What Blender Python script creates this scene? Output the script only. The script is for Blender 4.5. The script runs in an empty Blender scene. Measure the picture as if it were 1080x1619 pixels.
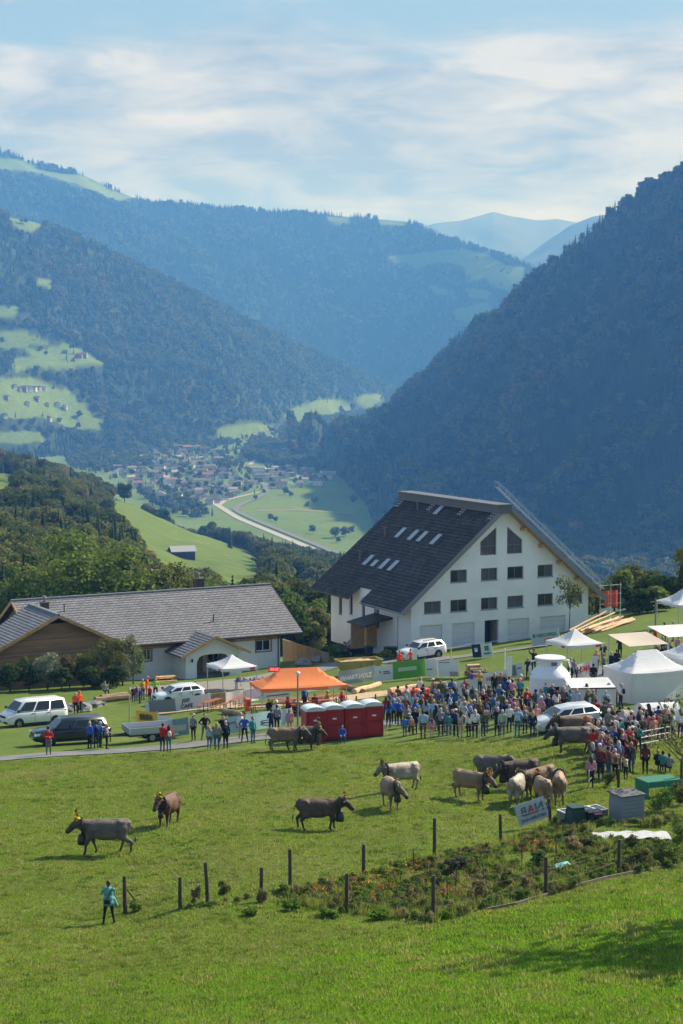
import bpy, bmesh, math, random
import numpy as np
from mathutils import Vector, Matrix
random.seed(7); RNG = np.random.default_rng(11)
S = bpy.context.scene
COL = S.collection
R = math.radians
# ------------------------------------------------------------------ camera
F, CX, CY, HOR = 3000.0, 540.0, 809.5, 554.0
TH = math.atan((CY - HOR) / F)
cam = bpy.data.objects.new('camera', bpy.data.cameras.new('camera')); COL.objects.link(cam)
cam.data.sensor_fit = 'VERTICAL'; cam.data.sensor_height = 36.0; cam.data.lens = 36.0 * F / 1619.0
cam.data.clip_start = 1.0; cam.data.clip_end = 60000.0
cam.rotation_euler = (R(90) - TH, 0, 0)
S.camera = cam
# ------------------------------------------------------------------ sky, sun, exposure
SUN_AZ, SUN_EL = R(53), R(37)          # azimuth to the right of the view axis (+Y)
SUNV = Vector((math.sin(SUN_AZ) * math.cos(SUN_EL), math.cos(SUN_AZ) * math.cos(SUN_EL), math.sin(SUN_EL)))
W = bpy.data.worlds.new('World'); S.world = W; W.use_nodes = True
def world():
    nt = W.node_tree; nt.nodes.clear(); N = nt.nodes.new; L = nt.links.new
    out = N('ShaderNodeOutputWorld'); bg = N('ShaderNodeBackground'); bg.inputs[1].default_value = 0.15
    sky = N('ShaderNodeTexSky'); sky.sky_type = 'NISHITA'; sky.sun_disc = False
    sky.sun_elevation = SUN_EL; sky.sun_rotation = SUN_AZ; sky.altitude = 900; sky.air_density = 1.0; sky.dust_density = 0.7; sky.ozone_density = 1.3
    tc = N('ShaderNodeTexCoord'); sep = N('ShaderNodeSeparateXYZ'); L(tc.outputs['Generated'], sep.inputs[0])
    def mth(op, a, b=None, c=None):
        m = N('ShaderNodeMath'); m.operation = op
        for i, v in enumerate((a, b, c)):
            if v is None: continue
            if isinstance(v, (int, float)): m.inputs[i].default_value = v
            else: L(v, m.inputs[i])
        return m.outputs[0]
    def ramp(v, stops):
        r = N('ShaderNodeValToRGB'); L(v, r.inputs[0]); e = r.color_ramp.elements
        while len(e) < len(stops): e.new(0.5)
        for el, (p, c) in zip(e, stops): el.position = p; el.color = (c, c, c, 1)
        return r.outputs[0]
    # cloud banks seen low over the horizon: long streaks in azimuth, thin in height
    az = mth('ARCTAN2', sep.outputs[0], sep.outputs[1]); el = mth('ARCSINE', sep.outputs[2])
    def vecn(sx, sy, off):
        c = N('ShaderNodeCombineXYZ'); L(mth('MULTIPLY', az, sx), c.inputs[0]); L(mth('MULTIPLY', el, sy), c.inputs[1]); c.inputs[2].default_value = off; return c.outputs[0]
    def noise(vec, sc, det, rough, dist=0.0):
        n = N('ShaderNodeTexNoise'); n.inputs['Scale'].default_value = sc; n.inputs['Detail'].default_value = det
        n.inputs['Roughness'].default_value = rough; n.inputs['Distortion'].default_value = dist; L(vec, n.inputs['Vector']); return n.outputs[0]
    big = noise(vecn(4.4, 15.0, 21.3), 1.0, 7, 0.56, 0.35)
    fine = noise(vecn(15.0, 55.0, 1.3), 1.0, 7, 0.6, 0.5)
    puff = noise(vecn(14.0, 26.0, 9.4), 1.0, 6, 0.5, 0.2)
    cover = ramp(el, [(0.0, 0.52), (0.085, 0.43), (0.145, 0.29), (0.163, 0.11), (0.180, 0.01), (0.30, 0.0), (0.6, 0.10), (1.0, 0.12)])
    a = mth('ADD', mth('ADD', mth('MULTIPLY', big, 0.75), mth('MULTIPLY', fine, 0.25)), cover)
    dens = ramp(a, [(0.0, 0), (0.60, 0.0), (0.76, 0.88), (1.0, 1.0)])
    dens = mth('MAXIMUM', dens, ramp(puff, [(0.0, 0.0), (0.64, 0.0), (0.69, 0.85), (1.0, 0.95)]))
    for (a0, e0, ra, re_) in ((0.112, 0.1355, 0.021, 0.0105), (0.182, 0.1335, 0.013, 0.008), (0.093, 0.133, 0.010, 0.005)):       # the small cumulus puffs on the right
        dx = mth('DIVIDE', mth('SUBTRACT', az, a0), ra); dy = mth('DIVIDE', mth('SUBTRACT', el, e0), re_); rr = mth('SQRT', mth('ADD', mth('MULTIPLY', dx, dx), mth('MULTIPLY', dy, dy)))
        q = mth('ADD', mth('SUBTRACT', 1.15, rr), mth('MULTIPLY', mth('SUBTRACT', noise(vecn(70.0, 95.0, a0 * 50), 1.0, 6, 0.6, 0.3), 0.5), 2.4)); dens = mth('MAXIMUM', dens, ramp(q, [(0.0, 0.0), (0.15, 0.0), (0.55, 0.92), (1.0, 1.0)]))
    shade = ramp(mth('ADD', mth('MULTIPLY', fine, 0.55), mth('MULTIPLY', noise(vecn(6.0, 26.0, 7.7), 1.0, 5, 0.55, 0.4), 0.45)), [(0.0, 0.0), (0.40, 0.0), (0.58, 1.0), (1.0, 1.0)])
    mixc = N('ShaderNodeMix'); mixc.data_type = 'RGBA'; L(shade, mixc.inputs[0])
    mixc.inputs[6].default_value = (1.35, 1.55, 1.85, 1); mixc.inputs[7].default_value = (3.0, 2.95, 2.9, 1)
    veil = N('ShaderNodeMix'); veil.data_type = 'RGBA'; L(ramp(el, [(0.0, 0.85), (0.2, 0.78), (0.45, 0.35), (1.0, 0.2)]), veil.inputs[0]); L(sky.outputs[0], veil.inputs[6]); veil.inputs[7].default_value = (0.75, 1.15, 1.55, 1)
    mix = N('ShaderNodeMix'); mix.data_type = 'RGBA'; L(dens, mix.inputs[0]); L(veil.outputs[2], mix.inputs[6]); L(mixc.outputs[2], mix.inputs[7])
    L(mix.outputs[2], bg.inputs[0]); L(bg.outputs[0], out.inputs[0])
world()
sun = bpy.data.objects.new('sun', bpy.data.lights.new('sun', 'SUN')); COL.objects.link(sun)
sun.data.energy = 5.0; sun.data.angle = R(0.53); sun.data.color = (1.0, 0.94, 0.84)
sun.rotation_euler = SUNV.to_track_quat('Z', 'Y').to_euler()
S.view_settings.view_transform = 'Standard'; S.view_settings.look = 'None'; S.view_settings.exposure = 0.8; S.view_settings.gamma = 1.0
S.render.engine = 'CYCLES'
S.cycles.max_bounces = 6; S.cycles.diffuse_bounces = 4; S.cycles.glossy_bounces = 2; S.cycles.transmission_bounces = 3
S.cycles.transparent_max_bounces = 6; S.cycles.volume_bounces = 0; S.cycles.use_denoising = True
S.cycles.caustics_reflective = False; S.cycles.caustics_refractive = False
# ------------------------------------------------------------------ geometry helpers
cT, sT = math.cos(TH), math.sin(TH)
def at(px, py, d):
    """the point that photograph pixel (px, py) shows at ground distance d"""
    u, v = (px - CX) / F, (CY - py) / F
    x, y, z = u, cT + v * sT, -sT + v * cT
    s = d / y
    return Vector((x * s, d, z * s))
def proj(P):
    P = np.asarray(P, float)
    f = P[..., 1] * cT - P[..., 2] * sT; up = P[..., 1] * sT + P[..., 2] * cT
    return CX + F * P[..., 0] / f, CY - F * up / f
def perlin(x, y, seed=0):
    x = np.asarray(x, float); y = np.asarray(y, float)
    xi = np.floor(x).astype(np.int64); yi = np.floor(y).astype(np.int64); xf = x - xi; yf = y - yi
    def g(ix, iy, dx, dy):
        h = (ix * 374761393 + iy * 668265263 + seed * 982451653) & 0xffffffff
        h = ((h ^ (h >> 13)) * 1274126177) & 0xffffffff; h = h ^ (h >> 16)
        a = h / 4294967296.0 * 6.2831853; return np.cos(a) * dx + np.sin(a) * dy
    u = xf * xf * xf * (xf * (xf * 6 - 15) + 10); v = yf * yf * yf * (yf * (yf * 6 - 15) + 10)
    a = g(xi, yi, xf, yf); b = g(xi + 1, yi, xf - 1, yf); c = g(xi, yi + 1, xf, yf - 1); d = g(xi + 1, yi + 1, xf - 1, yf - 1)
    return (a * (1 - u) + b * u) * (1 - v) + (c * (1 - u) + d * u) * v
def fbm(x, y, oct=4, seed=0):
    s = 0; a = 1.0
    for i in range(oct):
        s = s + a * perlin(x, y, seed + i); x = x * 2.03; y = y * 2.03; a *= 0.5
    return s
def in_poly(px, py, poly):
    px = np.asarray(px); py = np.asarray(py); c = np.zeros(px.shape, bool); n = len(poly)
    for i in range(n):
        x1, y1 = poly[i]; x2, y2 = poly[(i + 1) % n]
        if y1 == y2: continue
        k = ((y1 > py) != (y2 > py)) & (px < (x2 - x1) * (py - y1) / (y2 - y1) + x1); c ^= k
    return c
def tag(o, label=None, cat=None, group=None, kind=None):
    if label: o['label'] = label
    if cat: o['category'] = cat
    if group: o['group'] = group
    if kind: o['kind'] = kind
    return o
def link(name, me, parent=None, mats=()):
    o = bpy.data.objects.new(name, me); COL.objects.link(o)
    for m in mats:
        if me is not None and hasattr(me, 'materials'): me.materials.append(m)
    if parent is not None: o.parent = parent
    return o
def empty(name, loc=(0, 0, 0), rz=0.0):
    o = bpy.data.objects.new(name, None); COL.objects.link(o); o.location = loc; o.rotation_euler = (0, 0, rz); o.empty_display_size = 0.3
    return o
def mesh(name, verts, faces, mat_idx=None, smooth=False):
    me = bpy.data.meshes.new(name)
    if isinstance(verts, np.ndarray): verts = verts.tolist()
    if isinstance(faces, np.ndarray): faces = faces.tolist()
    me.from_pydata(verts, [], faces)
    if mat_idx is not None: me.polygons.foreach_set('material_index', np.asarray(mat_idx, np.int32))
    if smooth: me.polygons.foreach_set('use_smooth', np.ones(len(me.polygons), bool))
    me.update(); return me
class MB:
    """collects boxes, bars, prisms and tubes into one mesh"""
    def __init__(s): s.v = []; s.f = []; s.m = []
    def add(s, vs, fs, m=0):
        b = len(s.v); s.v += [tuple(v) for v in vs]; s.f += [tuple(b + i for i in f) for f in fs]; s.m += [m] * len(fs); return s
    def box(s, a, b, m=0):
        (x0, y0, z0), (x1, y1, z1) = a, b
        return s.add([(x0, y0, z0), (x1, y0, z0), (x1, y1, z0), (x0, y1, z0), (x0, y0, z1), (x1, y0, z1), (x1, y1, z1), (x0, y1, z1)],
                     [(0, 3, 2, 1), (4, 5, 6, 7), (0, 1, 5, 4), (1, 2, 6, 5), (2, 3, 7, 6), (3, 0, 4, 7)], m)
    def bar(s, p, q, w, h=None, m=0, up=(0, 0, 1)):
        p = Vector(p); q = Vector(q); h = h or w; d = (q - p).normalized(); u = Vector(up)
        if abs(d.dot(u)) > 0.98: u = Vector((1, 0, 0))
        r = d.cross(u).normalized(); u = r.cross(d); a = r * w / 2; b = u * h / 2
        vs = [p - a - b, p + a - b, p + a + b, p - a + b, q - a - b, q + a - b, q + a + b, q - a + b]
        return s.add(vs, [(0, 3, 2, 1)[::-1], (4, 5, 6, 7)[::-1], (0, 1, 5, 4)[::-1], (1, 2, 6, 5)[::-1], (2, 3, 7, 6)[::-1], (3, 0, 4, 7)[::-1]], m)
    def tube(s, pts, r, n=6, m=0, cap=True):
        pts = [Vector(p) for p in pts]; rs = r if isinstance(r, (list, tuple)) else [r] * len(pts); b = len(s.v)
        for i, p in enumerate(pts):
            d = (pts[min(i + 1, len(pts) - 1)] - pts[max(i - 1, 0)]).normalized()
            u = Vector((0, 0, 1)) if abs(d.z) < 0.95 else Vector((1, 0, 0)); x = d.cross(u).normalized(); y = x.cross(d)
            for k in range(n):
                a = 2 * math.pi * k / n; s.v.append(tuple(p + (x * math.cos(a) + y * math.sin(a)) * rs[i]))
        for i in range(len(pts) - 1):
            for k in range(n):
                k2 = (k + 1) % n; s.f.append((b + i * n + k, b + i * n + k2, b + (i + 1) * n + k2, b + (i + 1) * n + k)); s.m.append(m)
        if cap:
            s.f.append(tuple(b + k for k in reversed(range(n)))); s.m.append(m)
            s.f.append(tuple(b + (len(pts) - 1) * n + k for k in range(n))); s.m.append(m)
        return s
    def lathe(s, prof, n=16, m=0, c=(0, 0, 0), cap=True):
        b = len(s.v); cx, cy, cz = c
        for (r, z) in prof:
            for k in range(n):
                a = 2 * math.pi * k / n; s.v.append((cx + r * math.cos(a), cy + r * math.sin(a), cz + z))
        for i in range(len(prof) - 1):
            for k in range(n):
                k2 = (k + 1) % n; s.f.append((b + i * n + k, b + i * n + k2, b + (i + 1) * n + k2, b + (i + 1) * n + k)); s.m.append(m)
        if cap:
            s.f.append(tuple(b + k for k in reversed(range(n)))); s.m.append(m)
            s.f.append(tuple(b + (len(prof) - 1) * n + k for k in range(n))); s.m.append(m)
        return s
    def prism(s, poly, a, b, axis=1, m=0):
        """poly in the plane across axis, extruded from a to b"""
        def p(u, v, t): return (t, u, v) if axis == 0 else ((u, t, v) if axis == 1 else (u, v, t))
        n = len(poly); vs = [p(u, v, a) for u, v in poly] + [p(u, v, b) for u, v in poly]
        fs = [tuple(range(n)), tuple(range(2 * n - 1, n - 1, -1))] + [(i, i + n, (i + 1) % n + n, (i + 1) % n) for i in range(n)]
        return s.add(vs, fs, m)
    def build(s, name, mats, parent=None, smooth=False, bevel=0.0):
        me = mesh(name, s.v, s.f, s.m)
        bm = bmesh.new(); bm.from_mesh(me); bmesh.ops.recalc_face_normals(bm, faces=bm.faces)
        if bevel: bmesh.ops.bevel(bm, geom=[e for e in bm.edges if len(e.link_faces) == 2 and e.calc_face_angle(0) > 0.5], offset=bevel, segments=1, affect='EDGES', clamp_overlap=True)
        bm.to_mesh(me); bm.free()
        if smooth: me.polygons.foreach_set('use_smooth', np.ones(len(me.polygons), bool))
        return link(name, me, parent, mats if isinstance(mats, (list, tuple)) else [mats])
def copy_tree(o, parent=None):
    c = o.copy(); COL.objects.link(c); c.parent = parent
    for ch in o.children: copy_tree(ch, c)
    return c
# ------------------------------------------------------------------ materials
MATS = {}
def mat(name, col, rough=0.8, metal=0.0, var=0.0, vscale=3.0, bump=0.0, bscale=20.0, spec=0.3, col2=None, island=False, obj_rand=0.0, trans=0.0, coat=0.0, stretch=None, attr=None, emit=None):
    if name in MATS: return MATS[name]
    m = bpy.data.materials.new(name); m.use_nodes = True; nt = m.node_tree; N = nt.nodes.new; L = nt.links.new
    b = nt.nodes['Principled BSDF']; b.inputs['Base Color'].default_value = (*col, 1); b.inputs['Roughness'].default_value = rough
    b.inputs['Metallic'].default_value = metal; b.inputs['Specular IOR Level'].default_value = spec
    if coat: b.inputs['Coat Weight'].default_value = coat; b.inputs['Coat Roughness'].default_value = 0.08
    if emit: b.inputs['Emission Color'].default_value = (*emit[0], 1); b.inputs['Emission Strength'].default_value = emit[1]
    vec = None
    if var or bump or col2:
        tc = N('ShaderNodeTexCoord'); vec = tc.outputs['Object']
        if stretch:
            mp = N('ShaderNodeMapping'); mp.inputs['Scale'].default_value = stretch; L(vec, mp.inputs[0]); vec = mp.outputs[0]
    src = None
    if var or col2:
        n = N('ShaderNodeTexNoise'); n.inputs['Scale'].default_value = vscale; n.inputs['Detail'].default_value = 6; n.inputs['Roughness'].default_value = 0.65; L(vec, n.inputs['Vector'])
        r = N('ShaderNodeValToRGB'); L(n.outputs[0], r.inputs[0]); e = r.color_ramp.elements; e[0].position = 0.32; e[1].position = 0.68
        c2 = col2 or tuple(min(1, c * (1 + var)) for c in col); c1 = col if col2 else tuple(c * (1 - var) for c in col)
        e[0].color = (*c1, 1); e[1].color = (*c2, 1); src = r.outputs[0]
    if obj_rand or island or attr:
        hs = N('ShaderNodeHueSaturation')
        if src is None: hs.inputs['Color'].default_value = (*col, 1)
        else: L(src, hs.inputs['Color'])
        mr = N('ShaderNodeMapRange'); k = obj_rand or 0.25
        mr.inputs[3].default_value = 1 - k; mr.inputs[4].default_value = 1 + k
        if island: g = N('ShaderNodeNewGeometry'); L(g.outputs['Random Per Island'], mr.inputs[0])
        else: g = N('ShaderNodeObjectInfo'); L(g.outputs['Random'], mr.inputs[0])
        L(mr.outputs[0], hs.inputs['Value']); src = hs.outputs[0]
    if src is not None: L(src, b.inputs['Base Color'])
    if bump:
        n2 = N('ShaderNodeTexNoise'); n2.inputs['Scale'].default_value = bscale; n2.inputs['Detail'].default_value = 4; L(vec, n2.inputs['Vector'])
        bp = N('ShaderNodeBump'); bp.inputs['Strength'].default_value = min(1, bump); bp.inputs['Distance'].default_value = 0.05; L(n2.outputs[0], bp.inputs['Height']); L(bp.outputs[0], b.inputs['Normal'])
    MATS[name] = m; return m
def leaf_mat(name, c1, c2, c3=None, trans=0.35, scale=0.0):
    """foliage: tint of each tree from its instance / object, light and dark leaves, light through the leaf"""
    if name in MATS: return MATS[name]
    m = bpy.data.materials.new(name); m.use_nodes = True; nt = m.node_tree; nt.nodes.clear(); N = nt.nodes.new; L = nt.links.new
    out = N('ShaderNodeOutputMaterial')
    at_ = N('ShaderNodeAttribute'); at_.attribute_type = 'INSTANCER'; at_.attribute_name = 'tint'
    oi = N('ShaderNodeObjectInfo'); ge = N('ShaderNodeNewGeometry')
    r = N('ShaderNodeValToRGB'); e = r.color_ramp.elements; e[0].color = (*c1, 1); e[1].color = (*c2, 1)
    if c3: e.new(0.93).color = (*c2, 1); e[-1].color = (*c3, 1); e[1].position = 0.85; e[1].color = (*c2, 1)
    ad = N('ShaderNodeMath'); ad.operation = 'MULTIPLY_ADD'; L(oi.outputs['Random'], ad.inputs[0]); ad.inputs[1].default_value = 0.7; L(at_.outputs['Fac'], ad.inputs[2]); L(ad.outputs[0], r.inputs[0])
    hs = N('ShaderNodeHueSaturation'); L(r.outputs[0], hs.inputs['Color'])
    mr = N('ShaderNodeMapRange'); mr.inputs[3].default_value = 0.55; mr.inputs[4].default_value = 1.45; L(ge.outputs['Random Per Island'], mr.inputs[0]); L(mr.outputs[0], hs.inputs['Value'])
    d = N('ShaderNodeBsdfDiffuse'); t = N('ShaderNodeBsdfTranslucent'); mx = N('ShaderNodeMixShader'); mx.inputs[0].default_value = trans
    L(hs.outputs[0], d.inputs[0]); L(hs.outputs[0], t.inputs[0]); L(d.outputs[0], mx.inputs[1]); L(t.outputs[0], mx.inputs[2]); L(mx.outputs[0], out.inputs[0])
    MATS[name] = m; return m
# ------------------------------------------------------------------ terrain: the home hillside (one sheet from the viewer to the valley)
GC = [  # (px, py, distance) of ground points read from the photograph
 (-400,1640,40),(540,1640,46),(1080,1640,44),(1500,1640,40),(0,1619,50),(540,1619,50),(1080,1619,48),(0,1540,58),(540,1540,58),(1080,1500,58),
 (172,1461,68),(-150,1461,68),(420,1440,68),(685,1452,66.5),(863,1413,70),(978,1378,74),(1100,1372,76),(1300,1365,77),
 (100,1352,79),(-150,1345,80),(330,1340,78),(505,1313,85),(265,1307,86),(620,1278,90),(745,1267,93),(840,1268,93),(950,1290,86),(1060,1300,84),(1300,1290,85),
 (0,1250,98),(-150,1250,98),(540,1220,106),(900,1191,103),(960,1240,96),(1050,1215,104),(1300,1200,106),
 (0,1202,116),(77,1193,118.5),(250,1185,119),(-150,1202,116),(400,1174,118.5),(540,1170,118.5),(640,1165,118),(740,1162,117),(870,1155,114),(1000,1150,114),(1300,1140,116),
 (0,1160,135),(200,1150,137),(360,1130,138),(540,1112,142),(640,1095,146),(740,1085,146),(850,1090,138),(960,1105,130),(1080,1095,130),(1300,1080,132),
 (0,1120,153),(200,1092,164),(330,1088,163),(420,1085,163),(540,1070,164),(660,1055,168),(760,1042,168),(900,1030,160),(1000,1035,152),(1100,1030,150),(1300,1010,155),
 (0,1080,178),(100,1078,178),(235,1074,180),(360,1066,182),(445,1052,186),(540,1036,192),(600,1035,186),(660,1033,182),(760,1022,184),(880,1006,186),(960,985,190),(1080,975,188),(1300,960,190),
 (0,1062,205),(240,1052,207),(480,1040,207),(560,1025,210),(700,1012,212),(860,992,214),(1000,962,214),(1100,952,212),(1300,940,214),
 (0,1030,240),(240,1030,240),(480,1040,240),(600,1050,240),(800,1040,250),(1000,1000,245),(1200,990,245),
 (0,960,320),(120,965,320),(250,985,330),(450,1002,335),(495,1012,330),(700,1090,330),(900,1070,330),(1200,1050,330),
 (0,900,450),(100,905,450),(250,945,450),(380,960,450),(470,972,470),(700,1080,500),(1000,1050,500),
 (0,838,600),(110,880,560),(240,905,600),(350,928,680),(415,918,800),(480,930,760),(700,1000,900),(1000,1000,900),
 (60,788,880),(150,832,760),(0,764,1100),(-300,700,1100),(160,800,1120),(230,840,980),(300,856,1020),(285,884,930),(370,885,960),
 (0,742,1450),(100,765,1380),(200,800,1330),(300,838,1280),(420,880,1200),(530,905,1150),(640,930,1300),(900,950,1400),
 (0,790,1900),(200,850,1900),(400,900,1900),(540,918,1900),(800,918,1900),(1100,918,1900),(-400,740,1900),(1500,918,1900),(-500,900,500),(-500,1100,160),(-500,1300,90),(1600,1300,90),(1600,1050,160)]
_g = np.array([at(*c) for c in GC])
_q = np.stack([_g[:, 0] / _g[:, 1] * 10.0, np.log(_g[:, 1]) * 3.0], 1); _e = _g[:, 2] / _g[:, 1]
def _phi(r2): return 0.5 * r2 * np.log(r2 + 1e-9)
def _tps(q, e, lam=0.002):
    n = len(q); K = _phi(((q[:, None] - q[None]) ** 2).sum(-1)) + lam * np.eye(n); P = np.c_[np.ones(n), q]
    A = np.block([[K, P], [P.T, np.zeros((3, 3))]]); return np.linalg.solve(A, np.r_[e, np.zeros(3)])
_w = _tps(_q, _e)
def gz(x, y):
    """height of the home hillside at (x, y)"""
    x = np.asarray(x, float); y = np.asarray(y, float); sh = x.shape; x = x.ravel(); y = np.maximum(y.ravel(), 20.0)
    q = np.stack([x / y * 10.0, np.log(y) * 3.0], 1); out = np.empty(len(q))
    for i in range(0, len(q), 20000):
        k = q[i:i + 20000]; out[i:i + 20000] = _phi(((k[:, None] - _q[None]) ** 2).sum(-1)) @ _w[:len(_q)] + _w[-3] + k @ _w[-2:]
    z = out * y
    z = z + 0.05 * fbm(x / 3.0, y / 3.0, 3, 5) * np.clip(1 - y / 260, 0, 1) + (7.0 * fbm(x / 120, y / 150, 3, 8) - 9.0 * np.abs(perlin(x / 62, y / 230, 19))) * np.clip((y - 300) / 350, 0, 1)
    return z.reshape(sh) if sh else float(z[0])
def g3(x, y): return Vector((x, y, gz(x, y)))
def on(px, py, d0=None):
    """ground point seen at pixel (px, py): march the ray to the hillside"""
    ds = np.geomspace(42, 1700, 900); P = np.array([at(px, py, d) for d in ds]); k = P[:, 2] - gz(P[:, 0], P[:, 1])
    i = int(np.argmax(k < 0)) if (k < 0).any() else len(ds) - 1
    if i: t = k[i - 1] / (k[i - 1] - k[i] + 1e-9); p = P[i - 1] * (1 - t) + P[i] * t
    else: p = P[0]
    return Vector((p[0], p[1], gz(p[0], p[1])))
MEADOW_E = [[(150,782),(210,798),(262,818),(335,846),(400,876),(425,905),(415,925),(350,925),(325,900),(262,905),(230,870),(200,832)], [(-200,730),(30,752),(28,775),(-200,790)], [(250,860),(330,860),(330,895),(250,895)], [(450,930),(500,940),(495,965),(455,955)]]
def ground():
    nx, ny = 260, 420
    ys = np.geomspace(22, 1900, ny); qs = np.linspace(-0.34, 0.36, nx)
    Y, Q = np.meshgrid(ys, qs, indexing='ij'); X = Q * Y; Z = gz(X, Y)
    V = np.stack([X, Y, Z], -1).reshape(-1, 3); I = np.arange(nx * ny).reshape(ny, nx)
    Fc = np.stack([I[:-1, :-1], I[:-1, 1:], I[1:, 1:], I[1:, :-1]], -1).reshape(-1, 4)
    me = mesh('ground', V, Fc, smooth=True)
    px, py = proj(V); k = np.zeros(len(V))
    k[V[:, 1] < 300] = 1.0
    far = V[:, 1] >= 300; jx = px + 5 * perlin(px / 14, py / 14, 3); jy = py + 4 * perlin(px / 14, py / 14, 9)
    for p in MEADOW_E: k[far & in_poly(jx, jy, p)] = 1.0
    a = me.attributes.new('meadow', 'FLOAT', 'POINT'); a.data.foreach_set('value', k.astype(np.float32))
    o = link('ground', me, None, [M_GROUND]); tag(o, 'grassy hillside falling away to the valley', kind='structure'); return o
def ground_mat(name, c1, c2, c3, f1, f2, sc=1.0, bump=0.3):
    m = bpy.data.materials.new(name); m.use_nodes = True; nt = m.node_tree; N = nt.nodes.new; L = nt.links.new; b = nt.nodes['Principled BSDF']
    b.inputs['Roughness'].default_value = 0.95; b.inputs['Specular IOR Level'].default_value = 0.1
    tc = N('ShaderNodeTexCoord')
    def noise(s, det=5, ro=0.6):
        n = N('ShaderNodeTexNoise'); n.inputs['Scale'].default_value = s * sc; n.inputs['Detail'].default_value = det; n.inputs['Roughness'].default_value = ro; L(tc.outputs['Object'], n.inputs['Vector']); return n.outputs[0]
    def ramp(v, st):
        r = N('ShaderNodeValToRGB'); L(v, r.inputs[0]); e = r.color_ramp.elements
        while len(e) < len(st): e.new(0.5)
        for el, (p, c) in zip(e, st): el.position = p; el.color = (*c, 1)
        return r.outputs[0]
    g = ramp(noise(0.09, 6, 0.7), [(0.3, c1), (0.55, c2), (0.75, c3)])
    fine = ramp(noise(2.2, 8, 0.75), [(0.25, (0.55,) * 3), (0.75, (1.3,) * 3)])
    mu = N('ShaderNodeMix'); mu.data_type = 'RGBA'; mu.blend_type = 'MULTIPLY'; mu.inputs[0].default_value = 1.0; L(g, mu.inputs[6]); L(fine, mu.inputs[7])
    fl = ramp(noise(0.05, 6, 0.7), [(0.3, f1), (0.7, f2)])
    at_ = N('ShaderNodeAttribute'); at_.attribute_name = 'meadow'
    mx = N('ShaderNodeMix'); mx.data_type = 'RGBA'; L(at_.outputs['Fac'], mx.inputs[0]); L(fl, mx.inputs[6]); L(mu.outputs[2], mx.inputs[7]); L(mx.outputs[2], b.inputs['Base Color'])
    if bump:
        bp = N('ShaderNodeBump'); bp.inputs['Strength'].default_value = bump; bp.inputs['Distance'].default_value = 0.12 / sc; L(noise(3.0, 6, 0.7), bp.inputs['Height']); L(bp.outputs[0], b.inputs['Normal'])
    return m
M_GROUND = ground_mat('meadow grass', (0.075, 0.125, 0.019), (0.105, 0.15, 0.025), (0.15, 0.175, 0.05), (0.03, 0.05, 0.015), (0.05, 0.075, 0.02))
M_HILL = ground_mat('hillside', (0.09, 0.15, 0.03), (0.12, 0.18, 0.035), (0.15, 0.2, 0.05), (0.02, 0.035, 0.012), (0.04, 0.06, 0.02), sc=0.06, bump=0.0)
ground()
# ------------------------------------------------------------------ valley floor
def vz(y): return -206.0 + (np.asarray(y, float) - 2500.0) * 0.0075
def onv(px, py, lift=0.0):
    p = at(px, py, 1000.0); e = p.z / 1000.0; y = (-206.0 - 2500 * 0.0075) / (e - 0.0075); return Vector((p.x / 1000.0 * y, y, vz(y) + lift))
def valley():
    ys = np.geomspace(1350, 8200, 120); qs = np.linspace(-0.4, 0.4, 90); Y, Q = np.meshgrid(ys, qs, indexing='ij'); X = Q * Y
    Z = vz(Y) + 0.0 * X - np.clip(1900 - Y, 0, 600) * 0.03
    V = np.stack([X, Y, Z], -1).reshape(-1, 3); I = np.arange(V.shape[0]).reshape(120, 90)
    Fc = np.stack([I[:-1, :-1], I[:-1, 1:], I[1:, 1:], I[1:, :-1]], -1).reshape(-1, 4); me = mesh('valley_floor', V, Fc, smooth=True)
    a = me.attributes.new('meadow', 'FLOAT', 'POINT'); a.data.foreach_set('value', np.ones(len(V), np.float32))
    tag(link('valley_floor', me, None, [M_HILL]), 'flat green valley floor with meadows', kind='structure')
valley()
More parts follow.
